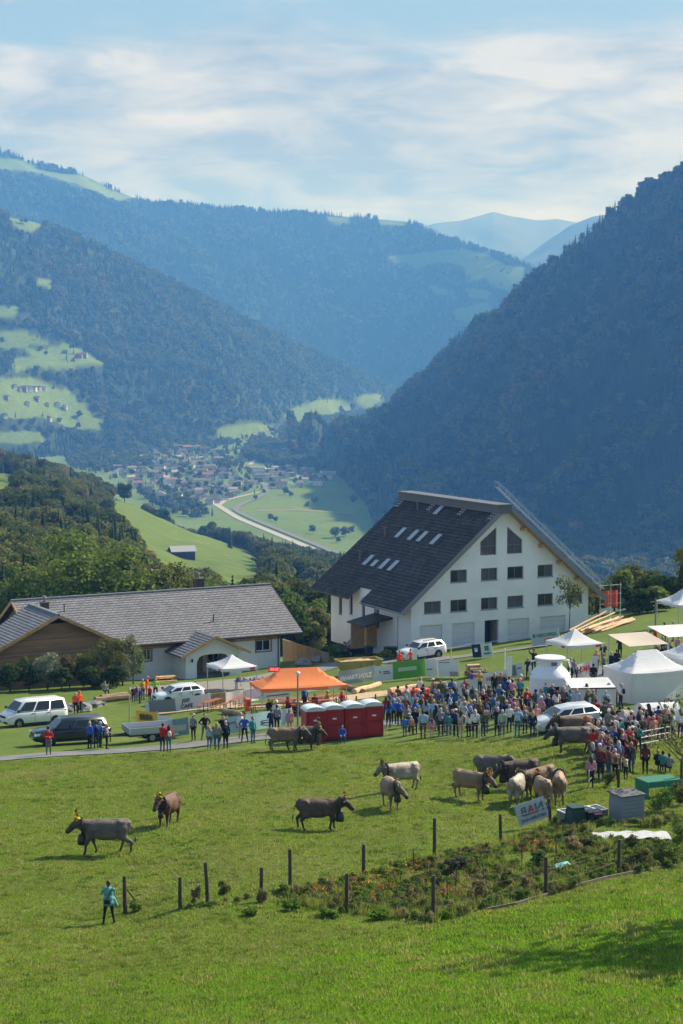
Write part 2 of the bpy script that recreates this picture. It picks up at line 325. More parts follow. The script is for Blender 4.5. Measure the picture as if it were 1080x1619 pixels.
# ------------------------------------------------------------------ mountains: lofted from foot to crest, with a back slope
HILLS = {}
def loft(name, cols, nu, nv, amp, wl, seed, label, meadows=(), back=(700, 300), ridged=0.0, mat_=None, rib=None):
    pxs = np.array([c[0] for c in cols], float); C = np.array([[at(c[0], py, d) for (py, d) in c[1:]] for c in cols])      # col,row,3
    nb = C.shape[1]; bk = C[:, -1] + np.array([0, back[0], -back[1]]); bk[:, 0] *= bk[:, 1] / C[:, -1, 1]; C = np.concatenate([C, bk[:, None]], 1)
    ft = C[:, 0] * 0.985; ft[:, 2] = C[:, 0, 2] - 70; C = np.concatenate([ft[:, None], C], 1); nb += 1
    u = np.linspace(pxs[0], pxs[-1], nu)
    A = np.stack([np.stack([np.interp(u, pxs, C[:, r, k]) for k in range(3)], -1) for r in range(nb + 1)], 1)   # nu,row,3
    for _ in range(max(1, nu // 90)):
        A[1:-1] = (A[:-2] + 2 * A[1:-1] + A[2:]) / 4
    rows = np.arange(nb + 1); t = np.concatenate([np.linspace(0, nb - 1, nv), np.linspace(nb - 1, nb, 6)[1:]])
    G = np.stack([np.stack([np.interp(t, rows, A[i, :, k]) for k in range(3)], -1) for i in range(nu)], 0)       # nu,nt,3
    tt = np.clip(t / (nb - 1), 0, 1.0)[None, :]
    env = np.sin(np.pi * np.clip(tt, 0, 1)) ** 0.6 * np.ones((nu, 1)) + 0.10
    X, Y = G[..., 0], G[..., 1]
    n = fbm(X / wl, Y / wl, 5, seed) * amp
    if rib is not None:
        al, w2, a2 = rib; s = (X * math.cos(al) + Y * math.sin(al)) / w2 + 0.5 * fbm(X / wl, Y / wl, 2, seed + 40)
        n = n + a2 * (0.6 - 2 * np.abs(perlin(s, (X * -math.sin(al) + Y * math.cos(al)) / (w2 * 4.5), seed + 21)))
    G[..., 2] += n * env
    V = G.reshape(-1, 3); nt_ = len(t); I = np.arange(len(V)).reshape(nu, nt_)
    Fc = np.stack([I[:-1, :-1], I[1:, :-1], I[1:, 1:], I[:-1, 1:]], -1).reshape(-1, 4); me = mesh(name, V, Fc, smooth=True)
    px, py = proj(V); k = np.zeros(len(V)); jx = px + 7 * fbm(px / 22, py / 22, 2, seed); jy = py + 4 * fbm(px / 22, py / 22, 2, seed + 3)
    for p in meadows: k[in_poly(jx, jy, p)] = 1.0
    a = me.attributes.new('meadow', 'FLOAT', 'POINT'); a.data.foreach_set('value', k.astype(np.float32))
    o = link(name, me, None, [mat_ or M_HILL]); tag(o, label, kind='structure'); HILLS[name] = (G, k.reshape(nu, nt_)); return o
MB_ = [[(15,343),(72,352),(50,366),(22,360)], [(-200,478),(32,486),(28,502),(-200,505)], [(40,552),(112,545),(170,578),(128,578),(90,585),(60,580)], [(-200,592),(60,598),(110,620),(158,664),(110,676),(70,660),(-200,668)], [(-200,682),(64,682),(72,700),(-200,702)], [(75,610),(100,615),(95,635),(70,630)], [(448,654),(480,640),(520,631),(556,640),(556,656),(520,666),(480,670)], [(558,630),(600,621),(612,630),(580,646)], [(338,678),(400,668),(446,678),(440,702),(350,706)], [(20,568),(80,556),(60,575),(25,590)], [(-100,520),(40,524),(80,540),(30,550),(-100,545)], [(120,655),(165,664),(160,680),(110,676)], [(60,440),(85,446),(80,456),(58,450)]]
MC_ = [[(-60,236),(40,256),(75,272),(100,276),(140,280),(170,300),(215,312),(190,318),(150,302),(120,292),(60,272),(-60,262)], [(518,343),(555,342),(550,352),(518,351)], [(598,346),(645,348),(640,356),(602,354)], [(608,408),(650,402),(700,396),(730,392),(770,404),(800,420),(830,424),(828,446),(790,452),(770,440),(740,446),(735,420),(690,415),(660,424)], [(672,450),(700,452),(710,466),(690,466)], [(735,455),(778,460),(770,474),(740,470)], [(718,488),(770,478),(776,490),(745,508),(720,505)], [(780,425),(815,430),(808,462),(780,450)]]
MR_ = []
loft('right_mountain', [(455,(712,3600),(708,3650),(704,3700),(702,3750)),(540,(748,3050),(730,3150),(712,3300),(694,3450)),(600,(815,2350),(765,2650),(715,2950),(666,3250)),(650,(860,2200),(770,2560),(690,2930),(618,3230)),(700,(890,2100),(780,2500),(665,2900),(566,3200)),
 (760,(910,2070),(785,2390),(645,2760),(516,3060)),(800,(925,2050),(790,2300),(630,2650),(486,2950)),(850,(935,2030),(790,2260),(608,2590),(438,2910)),(930,(950,2000),(790,2200),(570,2500),(374,2850)),(1010,(945,1975),(775,2175),(535,2475),(306,2825)),(1080,(940,1950),(760,2150),(500,2450),(270,2800)),(1300,(940,1850),(700,2050),(380,2350),(90,2700)),(1700,(940,1700),(600,1900),(200,2200),(-150,2500))],
 300, 170, 30, 420, 31, 'steep forested mountainside on the right of the valley', back=(500, 380), rib=(R(-32), 125, 95))
loft('left_mountain', [(-320,(745,3250),(640,3450),(450,3750),(262,4150)),(0,(728,3431),(640,3600),(500,3950),(342,4400)),(60,(724,3500),(640,3660),(510,4030),(356,4480)),(150,(718,3605),(640,3750),(530,4150),(391,4650)),(250,(712,3735),(640,3900),(550,4350),(436,4850)),(350,(702,3955),(640,4150),(570,4550),(485,5000)),(450,(677,4634),(640,4750),(590,5000),(538,5300)),(560,(656,5420),(640,5500),(612,5650),(586,5750)),(640,(643,6030),(639,6100),(634,6200),(628,6250)),(700,(650,6500),(648,6550),(646,6600),(644,6650))],
 260, 130, 45, 600, 57, 'wooded lower mountain flank with alpine meadows left of the valley', MB_, back=(700, 250), rib=(R(-35), 260, 55))
loft('ridge', [(-320,(430,5800),(370,6000),(290,6500),(190,6900)),(0,(440,6000),(370,6300),(300,6700),(240,7200)),(60,(450,6100),(380,6400),(320,6800),(262,7250)),(130,(460,6200),(400,6500),(335,6850),(276,7300)),(180,(470,6300),(410,6600),(350,7000),(300,7400)),(240,(490,6500),(430,6750),(375,7100),(323,7500)),(330,(530,6600),(450,6850),(390,7200),(326,7600)),(430,(570,6700),(480,6950),(405,7300),(337,7700)),(530,(610,6700),(510,6900),(420,7250),(342,7700)),(640,(650,6700),(540,6850),(440,7200),(350,7650)),(700,(650,6500),(550,6650),(455,6900),(376,7300)),(760,(630,6300),(540,6450),(465,6650),(397,7000)),(830,(610,6100),(540,6200),(475,6350),(424,6700)),(880,(610,6050),(550,6150),(500,6250),(455,6500)),(1000,(630,6000),(590,6050),(550,6150),(520,6300))],
 320, 130, 60, 800, 83, 'long blue forested ridge behind the valley', MC_, back=(800, 250), rib=(R(70), 420, 70))
M_ROCK = ground_mat('pale rock and scree', (0.1, 0.1, 0.1), (0.1, 0.1, 0.1), (0.1, 0.1, 0.1), (0.05, 0.06, 0.045), (0.15, 0.15, 0.14), sc=0.03, bump=0.0)
loft('far_peaks', [(560,(440,11200),(410,11600),(385,12600)),(640,(440,11200),(405,11600),(366,12600)),(690,(440,11200),(400,11600),(354,12600)),(730,(440,11200),(400,11600),(350,12600)),(780,(440,11200),(390,11600),(335,12600)),(805,(440,11200),(390,11600),(342,12600)),(850,(440,11200),(395,11600),(349,12600)),(880,(440,11200),(395,11600),(346,12600)),(920,(440,11200),(400,11600),(353,12600)),(1000,(440,11200),(400,11600),(365,12600)),(1100,(440,11200),(400,11600),(360,12600))],
 160, 30, 130, 1100, 97, 'hazy distant alpine peaks on the horizon', back=(1500, 500), mat_=M_ROCK)
loft('far_spur', [(760,(460,8600),(450,8900),(430,9300)),(830,(460,8600),(430,8900),(407,9300)),(870,(460,8600),(420,8900),(378,9300)),(900,(460,8600),(410,8900),(358,9300)),(938,(460,8600),(405,8900),(343,9300)),(1000,(460,8600),(400,8900),(335,9300)),(1150,(460,8600),(390,8900),(300,9300))],
 120, 30, 70, 700, 101, 'pale blue mountain spur in front of the distant peaks', back=(900, 300), mat_=M_ROCK)
# ------------------------------------------------------------------ trees
M_BARK = mat('bark', (0.09, 0.07, 0.05), 0.95, var=0.35, vscale=4, bump=0.6)
L_DEC = leaf_mat('broad leaves', (0.045, 0.082, 0.018), (0.175, 0.185, 0.052), (0.26, 0.16, 0.06), trans=0.42)
L_CON = leaf_mat('needles', (0.022, 0.046, 0.018), (0.062, 0.090, 0.030), None, trans=0.15)
L_OLIVE = leaf_mat('olive leaves', (0.11, 0.135, 0.045), (0.17, 0.18, 0.06))
L_SILVER = leaf_mat('silver leaves', (0.20, 0.24, 0.15), (0.30, 0.33, 0.22))
L_BRIGHT = leaf_mat('bright leaves', (0.13, 0.19, 0.042), (0.21, 0.25, 0.065))
L_DRY = leaf_mat('dry stems', (0.13, 0.11, 0.05), (0.20, 0.16, 0.07))
L_DARK = leaf_mat('dark leaves', (0.05, 0.085, 0.025), (0.085, 0.12, 0.036))
def leaf_cloud(rng, lobes, n, size, shell=0.55, flat=0.35, aspect=1.5):
    """n leaf sprays spread through ellipsoid lobes [(c, r)], as quads facing mostly outwards"""
    w = np.array([l[1][0] * l[1][1] for l in lobes]); w = w / w.sum(); k = rng.choice(len(lobes), n, p=w)
    c = np.array([l[0] for l in lobes], float)[k]; r = np.array([l[1] for l in lobes], float)[k]
    d = rng.normal(size=(n, 3)); d /= np.linalg.norm(d, axis=1)[:, None]; d[:, 2] = np.where(d[:, 2] < -0.5, -d[:, 2], d[:, 2])
    rad = (shell + (1 - shell) * rng.random((n, 1)) ** 0.6) * (0.88 + 0.24 * rng.random((n, 1)))
    p = c + d * r * rad; nrm = d + rng.normal(size=(n, 3)) * 0.55; nrm /= np.linalg.norm(nrm, axis=1)[:, None]
    t = np.cross(nrm, rng.normal(size=(n, 3))); t /= np.linalg.norm(t, axis=1)[:, None]; b = np.cross(nrm, t)
    s = size * (0.6 + 0.8 * rng.random((n, 1))); t = t * s * aspect / 2; b = b * s / 2
    bend = nrm * s * 0.18
    V = np.stack([p - t, p + b - bend * 0.3, p + t - bend, p - b + bend * 0.4], 1).reshape(-1, 3); I = np.arange(n * 4).reshape(n, 4)
    return V, I
def crown_mesh(name, rng, lobes, n, size, m, core=0.72, **kw):
    V, I = leaf_cloud(rng, lobes, n, size, **kw); vs = V.tolist(); fs = I.tolist()
    if core:
        for c, r in lobes:                                   # a rough inner body so that the crown is not hollow
            bm = bmesh.new(); bmesh.ops.create_icosphere(bm, subdivisions=1, radius=1.0); b0 = len(vs)
            for v in bm.verts: k = core * (0.85 + 0.3 * rng.random()); vs.append((c[0] + v.co.x * r[0] * k, c[1] + v.co.y * r[1] * k, c[2] + v.co.z * r[2] * k))
            for f in bm.faces: fs.append([b0 + v.index for v in f.verts])
            bm.free()
    me = mesh(name, vs, fs); me.materials.append(m); return me
def round_lobes(rng, k, h0=0.30, R_=0.36, H=1.0):
    L_ = [((0, 0, (h0 + H) / 2 + 0.02), (R_ * 0.72, R_ * 0.72, (H - h0) / 2 * 0.82))]
    for i in range(k):
        a = i * 2.4 + rng.random(); z = h0 + (H - h0) * (0.15 + 0.72 * rng.random()); f = math.sin(math.pi * min(0.97, max(0.1, (z - h0) / (H - h0)))) ** 0.5
        rr = R_ * (0.36 + 0.22 * rng.random()); q = R_ * 0.66 * f; L_.append(((q * math.cos(a), q * math.sin(a), z), (rr, rr, rr * (0.75 + 0.3 * rng.random()))))
    return L_
def trunk_mesh(name, rng, h=0.45, r=0.022, limbs=5, R_=0.25):
    b = MB(); lean = (rng.random(2) - 0.5) * 0.06
    b.tube([(0, 0, -0.04), (lean[0] * 0.4, lean[1] * 0.4, h * 0.5), (lean[0], lean[1], h)], [r * 1.25, r, r * 0.75], 7)
    for i in range(limbs):
        a = i * 2.1 + rng.random(); z = h * (0.6 + 0.4 * rng.random()); e = (R_ * math.cos(a), R_ * math.sin(a), z + 0.16 + 0.22 * rng.random())
        b.tube([(lean[0] * z / h, lean[1] * z / h, z), (e[0] * 0.5, e[1] * 0.5, z + 0.10), e], [r * 0.55, r * 0.4, r * 0.15], 5)
    me = mesh(name, b.v, b.f, smooth=True); me.materials.append(M_BARK); return me
def conifer_mesh(name, rng, tiers, per, h0=0.10, R_=0.17, m=None):
    vs, fs = [], []
    for t in range(tiers):
        f = t / (tiers - 1); z = h0 + (0.97 - h0) * f; r = R_ * (1 - f) ** 0.85 + 0.012
        for k in range(per):
            a = 2 * math.pi * (k + rng.random() * 0.7) / per + t * 1.7; rr = r * (0.7 + 0.5 * rng.random()); w = rr * (2.2 / per) * 1.6 + 0.006
            dz = -rr * (0.45 + 0.3 * rng.random()); u = np.array([math.cos(a), math.sin(a)]); s = np.array([-u[1], u[0]]); zt = 0.07 * (1 - f) + 0.03
            b0 = len(vs)
            vs += [(0, 0, z + zt), (*(u * rr * 0.55 - s * w), z + dz * 0.5), (*(u * rr), z + dz), (*(u * rr * 0.55 + s * w), z + dz * 0.5)]
            fs.append((b0, b0 + 1, b0 + 2, b0 + 3))
    vs.append((0, 0, 1.0)); b0 = len(vs)
    for k in range(6):
        a = k * math.pi / 3; vs.append((R_ * 0.45 * math.cos(a), R_ * 0.45 * math.sin(a), h0))
    for k in range(6): fs.append((b0 - 1, b0 + k, b0 + (k + 1) % 6))
    me = mesh(name, vs, fs); me.materials.append(m or L_CON); return me
def joined(name, *mes):
    vs, fs, mi, ms = [], [], [], []
    for me in mes:
        b0 = len(vs); k0 = len(ms); ms += list(me.materials); vs += [tuple(v.co) for v in me.vertices]; fs += [tuple(b0 + i for i in p.vertices) for p in me.polygons]; mi += [k0 + p.material_index for p in me.polygons]
    o = mesh(name, vs, fs, mi)
    for m in ms: o.materials.append(m)
    return o
def scatter(name, pts, scl, rot, idx, tint, protos, label):
    """one mass of vegetation: points carrying size, turn, kind and tint, drawn by geometry nodes"""
    me = bpy.data.meshes.new(name); me.from_pydata(np.asarray(pts).tolist(), [], [])
    for nm, ty, v in (('scl', 'FLOAT', scl), ('rot', 'FLOAT', rot), ('idx', 'INT', idx), ('tint', 'FLOAT', tint)):
        a = me.attributes.new(nm, ty, 'POINT'); a.data.foreach_set('value', np.asarray(v, np.int32 if ty == 'INT' else np.float32))
    o = link(name, me); tag(o, label, kind='stuff')
    col = bpy.data.collections.new(name + ' kinds')
    for i, p in enumerate(protos): q = bpy.data.objects.new('%s kind %02d' % (name, i), p); col.objects.link(q)
    ng = bpy.data.node_groups.new(name, 'GeometryNodeTree'); N = ng.nodes.new; L = ng.links.new
    ng.interface.new_socket('Geometry', in_out='INPUT', socket_type='NodeSocketGeometry'); ng.interface.new_socket('Geometry', in_out='OUTPUT', socket_type='NodeSocketGeometry')
    gi = N('NodeGroupInput'); go = N('NodeGroupOutput'); ip = N('GeometryNodeInstanceOnPoints'); ci = N('GeometryNodeCollectionInfo')
    ci.inputs[0].default_value = col; ci.inputs[1].default_value = True; ci.inputs[2].default_value = True
    def na(n, t):
        a = N('GeometryNodeInputNamedAttribute'); a.data_type = t; a.inputs[0].default_value = n; return a.outputs[0]
    cx = N('ShaderNodeCombineXYZ'); L(na('rot', 'FLOAT'), cx.inputs[2]); L(gi.outputs[0], ip.inputs['Points']); L(ci.outputs[0], ip.inputs['Instance'])
    ip.inputs['Pick Instance'].default_value = True; L(na('idx', 'INT'), ip.inputs['Instance Index']); L(cx.outputs[0], ip.inputs['Rotation'])
    sc = N('ShaderNodeCombineXYZ'); s_ = na('scl', 'FLOAT')
    for i in range(3): L(s_, sc.inputs[i])
    L(sc.outputs[0], ip.inputs['Scale']); L(ip.outputs[0], go.inputs[0])
    md = o.modifiers.new('scatter', 'NODES'); md.node_group = ng; return o
_r = np.random.default_rng(5)
FAR = []
for i in range(4): FAR.append(crown_mesh('broad far', _r, round_lobes(_r, 6, 0.05, 0.42), 240, 0.12, L_DEC, core=0.8))
for i in range(4): FAR.append(conifer_mesh('conifer far', _r, 9, 6, 0.02, 0.17))
MID_T = [(trunk_mesh('trunk', _r, 0.4, 0.022), crown_mesh('crown', _r, round_lobes(_r, 11, 0.12, 0.40), 2600, 0.040, L_DEC, core=0.78)) for i in range(5)]
MID_C = [(trunk_mesh('trunk', _r, 0.3, 0.016, 0), conifer_mesh('crown', _r, 20, 11, 0.05, 0.17)) for i in range(3)]
MID = [joined('broad mid', *t) for t in MID_T] + [joined('conifer mid', *t) for t in MID_C]
def hill_points(name, area_per, rng, hmin, hmax, con_bias, tint0, tint_amp, seed, pxr=(-60, 1140)):
    G, K = HILLS[name]; a = G[1:, :-1] - G[:-1, :-1]; b = G[:-1, 1:] - G[:-1, :-1]
    A = np.abs(a[..., 0] * b[..., 1] - a[..., 1] * b[..., 0]) * 1.1; nu, nt_ = A.shape
    n = int(A.sum() / area_per); k = rng.choice(A.size, n, p=(A / A.sum()).ravel()); i, j = np.unravel_index(k, A.shape); u = rng.random((n, 1)); v = rng.random((n, 1))
    P = (G[i, j] * (1 - u) + G[i + 1, j] * u) * (1 - v) + (G[i, j + 1] * (1 - u) + G[i + 1, j + 1] * u) * v
    h = hmin * 0.8 + (hmax * 1.12 - hmin * 0.8) * rng.random(n) ** 1.2; px, py = proj(P); top = h * F / P[:, 1]
    ok = (px > pxr[0]) & (px < pxr[1]) & (K[i, j] + K[i + 1, j] + K[i, j + 1] + K[i + 1, j + 1] < 0.5)
    q = np.clip(np.round(np.interp(px, [0, 1], [0, 1])), 0, 1)
    c = fbm(P[:, 0] / 160, P[:, 1] / 160, 3, seed) + con_bias + rng.normal(size=n) * 0.25
    con = c > 0; h = np.where(con, h * 1.25, h)
    t = np.clip(tint0 + tint_amp * fbm(P[:, 0] / 90, P[:, 1] / 90, 2, seed + 5) + 0.09 * rng.normal(size=n), -0.4, 0.33)
    return P, h, con, t, ok, px, py
def keep_clear(px, py, d, h, polys):
    ok = np.ones(len(px), bool)
    for f in (0.0, 0.45, 0.85):
        for p in polys: ok &= ~in_poly(px, py - f * h * F / d, p)
    return ok
NVIS = {}
for nm, ap, lo, hi, cb, t0, ta, polys, lab in (('right_mountain', 60, 10, 16.5, 0.0, 0.08, 0.6, [], 'dense mixed forest covering the steep right mountainside'),
        ('left_mountain', 72, 10, 16.5, -0.10, 0.06, 0.40, MB_, 'mixed forest covering the lower left mountain'),
        ('ridge', 105, 13, 21, 0.25, 0.0, 0.2, MC_, 'dark conifer forest on the long ridge behind the valley')):
    P, h, con, t, ok, px, py = hill_points(nm, ap, _r, lo, hi, cb, t0, ta, len(nm))
    ok &= keep_clear(px, py, P[:, 1], h, polys)
    if nm == 'left_mountain': ok &= ~(in_poly(px, py, [(150, 690), (300, 690), (380, 690), (400, 760), (160, 760)]) & (_r.random(len(px)) < 0.5))
    P, h, con, t = P[ok], h[ok], con[ok], t[ok]; n = len(h)
    P[:, 2] -= 0.8
    scatter(nm.replace('mountain', 'slope') + '_forest', P, h, _r.random(n) * 6.28, np.where(con, 4 + _r.integers(0, 4, n), _r.integers(0, 4, n)), t, FAR, lab); NVIS[nm] = n
# lone trees on the alpine meadows
for nm, n, lab in (('left_mountain', 260, 'scattered trees on the meadows of the left mountain'), ('ridge', 160, 'scattered trees on the meadows of the ridge')):
    G, K = HILLS[nm]; I, J = np.nonzero(K > 0.5); k = _r.integers(0, len(I), n); P = G[I[k], J[k]] + np.c_[_r.normal(size=(n, 2)) * 6, np.zeros(n)]
    pc = fbm(P[:, 0] / 60, P[:, 1] / 60, 2, 3) > 0.12; P = P[pc]; n = len(P)
    scatter(nm.replace('mountain', 'slope') + '_meadow_trees', P, 8 + 8 * _r.random(n), _r.random(n) * 6.28, _r.integers(0, 8, n), 0.1 * _r.random(n), FAR, lab)
# ---- valley floor woods
VW = [([(520,742),(545,750),(580,790),(588,812),(600,850),(640,905),(720,905),(700,780),(600,740)], 60, 10, 17), ([(382,722),(400,700),(470,706),(520,738),(500,745),(440,742),(430,735),(392,728)], 60, 10, 18), ([(100,712),(225,708),(245,738),(150,750),(110,740)], 170, 8, 14), ([(600,850),(640,862),(800,852),(1140,850),(1140,965),(640,965)], 75, 10, 17), ([(440,672),(475,668),(470,700),(445,700)], 150, 9, 15),
      ([(555,640),(610,632),(625,650),(560,668),(480,690),(476,672)], 120, 10, 18), ([(150,690),(380,685),(385,700),(330,710),(160,715)], 260, 8, 14), ([(160,715),(330,705),(380,720),(420,770),(350,790),(240,790),(170,760)], 620, 6, 12), ([(420,740),(520,745),(520,765),(400,785)], 700, 6, 11), ([(340,672),(440,662),(440,690),(400,712),(350,720)], 900, 6, 12),
      ([(225,785),(300,790),(340,815),(300,820),(240,805)], 160, 7, 13), ([(420,650),(480,632),(560,640),(560,660),(480,672)], 1500, 6, 12)]
pts, hs = [], []
for poly, ap, lo, hi in VW:
    a = np.array(poly, float); n0 = 60000; qx = a[:, 0].min() + np.ptp(a[:, 0]) * _r.random(n0); c0, c1 = a[:, 1].min(), a[:, 1].max()
    P0 = np.array([onv(x, y) for x, y in ((a[:, 0].min(), c1), (a[:, 0].max(), c0))]); xs = [onv(x, y) for x, y in poly]
    x0 = min(p.x for p in xs); x1 = max(p.x for p in xs); y0 = min(p.y for p in xs); y1 = max(p.y for p in xs); n = int((x1 - x0) * (y1 - y0) / ap)
    X = x0 + (x1 - x0) * _r.random(n); Y = y0 + (y1 - y0) * _r.random(n); Pn = np.stack([X, Y, vz(Y)], -1); px, py = proj(Pn); k = in_poly(px, py, poly); pts.append(Pn[k]); hs.append(lo + (hi - lo) * _r.random(k.sum()))
pts = np.concatenate(pts); hs = np.concatenate(hs); n = len(hs)
scatter('valley_woods', pts, hs, _r.random(n) * 6.28, np.where(_r.random(n) < 0.3, 4 + _r.integers(0, 4, n), _r.integers(0, 4, n)), 0.15 * _r.random(n) - 0.02, FAR, 'belts of trees on the valley floor among fields and houses')
# ---- woods of the home slope: far part as one mass, the nearest and the free-standing ones as trees of their own
NO_TREE = MEADOW_E + [[(236,850),(330,850),(345,900),(330,905),(236,905)]]
def slope_trees():
    n = 26000; Y = np.sqrt(235.0 ** 2 + (1560.0 ** 2 - 235.0 ** 2) * _r.random(n)); Q = -0.21 + (0.18 + 0.21) * _r.random(n); X = Q * Y; P = np.stack([X, Y, gz(X, Y)], -1); px, py = proj(P)
    h = 8 + 7 * _r.random(n); h *= np.interp(Y, [235, 400, 900], [0.62, 0.8, 1.0])
    ok = (px > -50) & (px < 660) & keep_clear(px, py, Y, h, NO_TREE)
    ok &= _r.random(n) < np.interp(Y, [235, 500, 1000, 1500], [1.0, 0.55, 0.42, 0.42])
    ok &= ~((px > 540) & (Y < 800))
    sp = fbm(X / 70, Y / 70, 2, 77); con = (sp + _r.normal(size=n) * 0.2 > 0.30); h = np.where(con, h * 1.2, h)
    t = np.clip(0.14 + 0.4 * fbm(X / 60, Y / 60, 2, 13), -0.1, 0.27)
    big = ok & (Y < 430); big &= _r.random(n) < 1.0
    return P, h, con, t, ok, px, py, Y
P, h, con, t, ok, px, py, Y = slope_trees()
near = np.nonzero(ok & (Y < 470))[0]; near = near[np.argsort(Y[near])][:190]; farm = ok.copy(); farm[near] = False
k = np.nonzero(farm)[0]; n = len(k)
scatter('slope_wood', P[k] - np.array([0, 0, 0.4]), h[k], _r.random(n) * 6.28, np.where(con[k], 5 + _r.integers(0, 3, n), _r.integers(0, 5, n)), t[k], MID, 'mixed woods on the spurs of the near valley slope')
def belt():
    pts, hs = [], []
    for i in range(230):
        x = 120 + 430 * _r.random(); y = np.interp(x, [120, 160, 200, 260, 330, 400, 470, 550], [774, 783, 795, 815, 842, 871, 893, 908]) - 9 * _r.random() ** 1.5; p = on(x, y)
        if p.y > 1700: continue
        pts.append(p); hs.append((8 + 7 * _r.random()) * (1.0 if x > 300 else 0.85))
    n = len(hs); cn = _r.random(n) < 0.25; scatter('tree_belt', np.array(pts) - np.array([0, 0, 0.4]), np.array(hs), _r.random(n) * 6.28, np.where(cn, 5 + _r.integers(0, 3, n), _r.integers(0, 5, n)), 0.25 * _r.random(n), MID, 'dark belt of trees between the bright slope meadow and the valley')
belt()
M_TINT = [leaf_mat('leaves of tree %d' % i, tuple(c * s for c in a), tuple(c * s for c in b)) for i, (a, b, s) in enumerate([((0.07, 0.12, 0.024), (0.13, 0.17, 0.04), 1), ((0.11, 0.165, 0.034), (0.18, 0.215, 0.05), 1), ((0.13, 0.14, 0.042), (0.20, 0.19, 0.06), 1)])]
def tree(name, p, h, tm, cm, rz, label, group=None, m=None, wide=1.0, cat='tree'):
    e = empty(name, p, rz); e.scale = (h * wide, h * wide, h); tag(e, label, cat, group)
    a = link('trunk', tm, e); b = link('crown', cm, e)
    if m is not None: b.material_slots[0].link = 'OBJECT'; b.material_slots[0].material = m
    return e
for i in near:
    tm, cm = (MID_C[_r.integers(0, 3)] if con[i] else MID_T[_r.integers(0, 5)])
    k_ = _r.integers(0, 3); wh = 'far left' if px[i] < 120 else ('left of centre' if px[i] < 300 else ('behind the chalet' if px[i] < 440 else 'between the two houses')); hh = 'low' if h[i] < 7 else ('middling' if h[i] < 9 else 'tall')
    lab = '%s dark conifer, wood below houses, %s' % (hh, wh) if con[i] else '%s %s leafy tree, wood below houses, %s' % (hh, ('dark green', 'light green', 'olive')[k_], wh)
    tree('conifer_tree' if con[i] else 'broadleaf_tree', P[i] - np.array([0, 0, 0.3]), h[i], tm, cm, _r.random() * 6.28, lab, 'trees of the wood below the houses', None if con[i] else M_TINT[k_])
# ------------------------------------------------------------------ buildings
WHITE = mat('white render', (0.76, 0.77, 0.77), 0.9, var=0.09, vscale=0.35, bump=0.12, bscale=30)
WOOD = mat('weathered larch', (0.24, 0.135, 0.06), 0.85, col2=(0.34, 0.20, 0.095), vscale=1.4, stretch=(0.35, 0.35, 5.0), bump=0.25, bscale=14, island=True, obj_rand=0.22)
WOODL = mat('pale wood', (0.46, 0.27, 0.11), 0.8, var=0.25, vscale=2, island=True, obj_rand=0.15)
SLATE = mat('grey fibre tile', (0.168, 0.17, 0.182), 0.75, var=0.14, vscale=1.2, island=True, obj_rand=0.11, bump=0.2)
TILE = mat('dark brown tile', (0.050, 0.046, 0.044), 0.8, var=0.35, vscale=0.6, island=True, obj_rand=0.3, bump=0.2)
SHEET = mat('grey sheet metal', (0.20, 0.215, 0.23), 0.5, metal=0.3, var=0.1)
DSHEET = mat('slate grey sheet', (0.10, 0.108, 0.115), 0.55, var=0.12)
DARKM = mat('dark metal', (0.03, 0.03, 0.033), 0.5, metal=0.3)
GLASS = mat('window glass', (0.02, 0.025, 0.03), 0.06, spec=0.6, var=0.4, vscale=0.8)
BLIND = mat('window blind', (0.085, 0.088, 0.095), 0.6, var=0.15, vscale=1)
FRAMEW = mat('white frame', (0.75, 0.75, 0.73), 0.6)
FRAMEG = mat('grey frame', (0.16, 0.16, 0.165), 0.6)
CONC = mat('concrete', (0.36, 0.35, 0.33), 0.9, var=0.15, vscale=1.5, bump=0.2)
def clip_poly(poly, clip):
    """convex clip polygon, counter-clockwise"""
    out = list(poly)
    for i in range(len(clip)):
        (ax, ay), (bx, by) = clip[i], clip[(i + 1) % len(clip)]; inp, out = out, []
        if not inp: return []
        s = lambda p: (bx - ax) * (p[1] - ay) - (by - ay) * (p[0] - ax)
        for k in range(len(inp)):
            p, q = inp[k], inp[(k + 1) % len(inp)]; sp, sq = s(p), s(q)
            if sp >= 0: out.append(p)
            if (sp >= 0) != (sq >= 0): t = sp / (sp - sq); out.append((p[0] + (q[0] - p[0]) * t, p[1] + (q[1] - p[1]) * t))
    return out
def wall(b, poly, holes, to3, t=0.3, m=0):
    """a wall face with real openings: poly convex (u, v) ccw, holes (u0, v0, u1, v1), to3(u, v, depth)"""
    us = sorted({p[0] for p in poly} | {h[0] for h in holes} | {h[2] for h in holes}); vs = sorted({p[1] for p in poly} | {h[1] for h in holes} | {h[3] for h in holes})
    for i in range(len(us) - 1):
        for j in range(len(vs) - 1):
            cu, cv = (us[i] + us[i + 1]) / 2, (vs[j] + vs[j + 1]) / 2
            if any(h[0] < cu < h[2] and h[1] < cv < h[3] for h in holes): continue
            c = clip_poly([(us[i], vs[j]), (us[i + 1], vs[j]), (us[i + 1], vs[j + 1]), (us[i], vs[j + 1])], poly)
            if len(c) >= 3: b.add([to3(u, v, 0) for u, v in c], [tuple(range(len(c)))], m)
    for (a, c, d, e) in holes:
        q = [(a, c), (d, c), (d, e), (a, e)]
        for k in range(4):
            p, r = q[k], q[(k + 1) % 4]; b.add([to3(*p, 0), to3(*r, 0), to3(*r, t), to3(*p, t)], [(0, 1, 2, 3)], m)
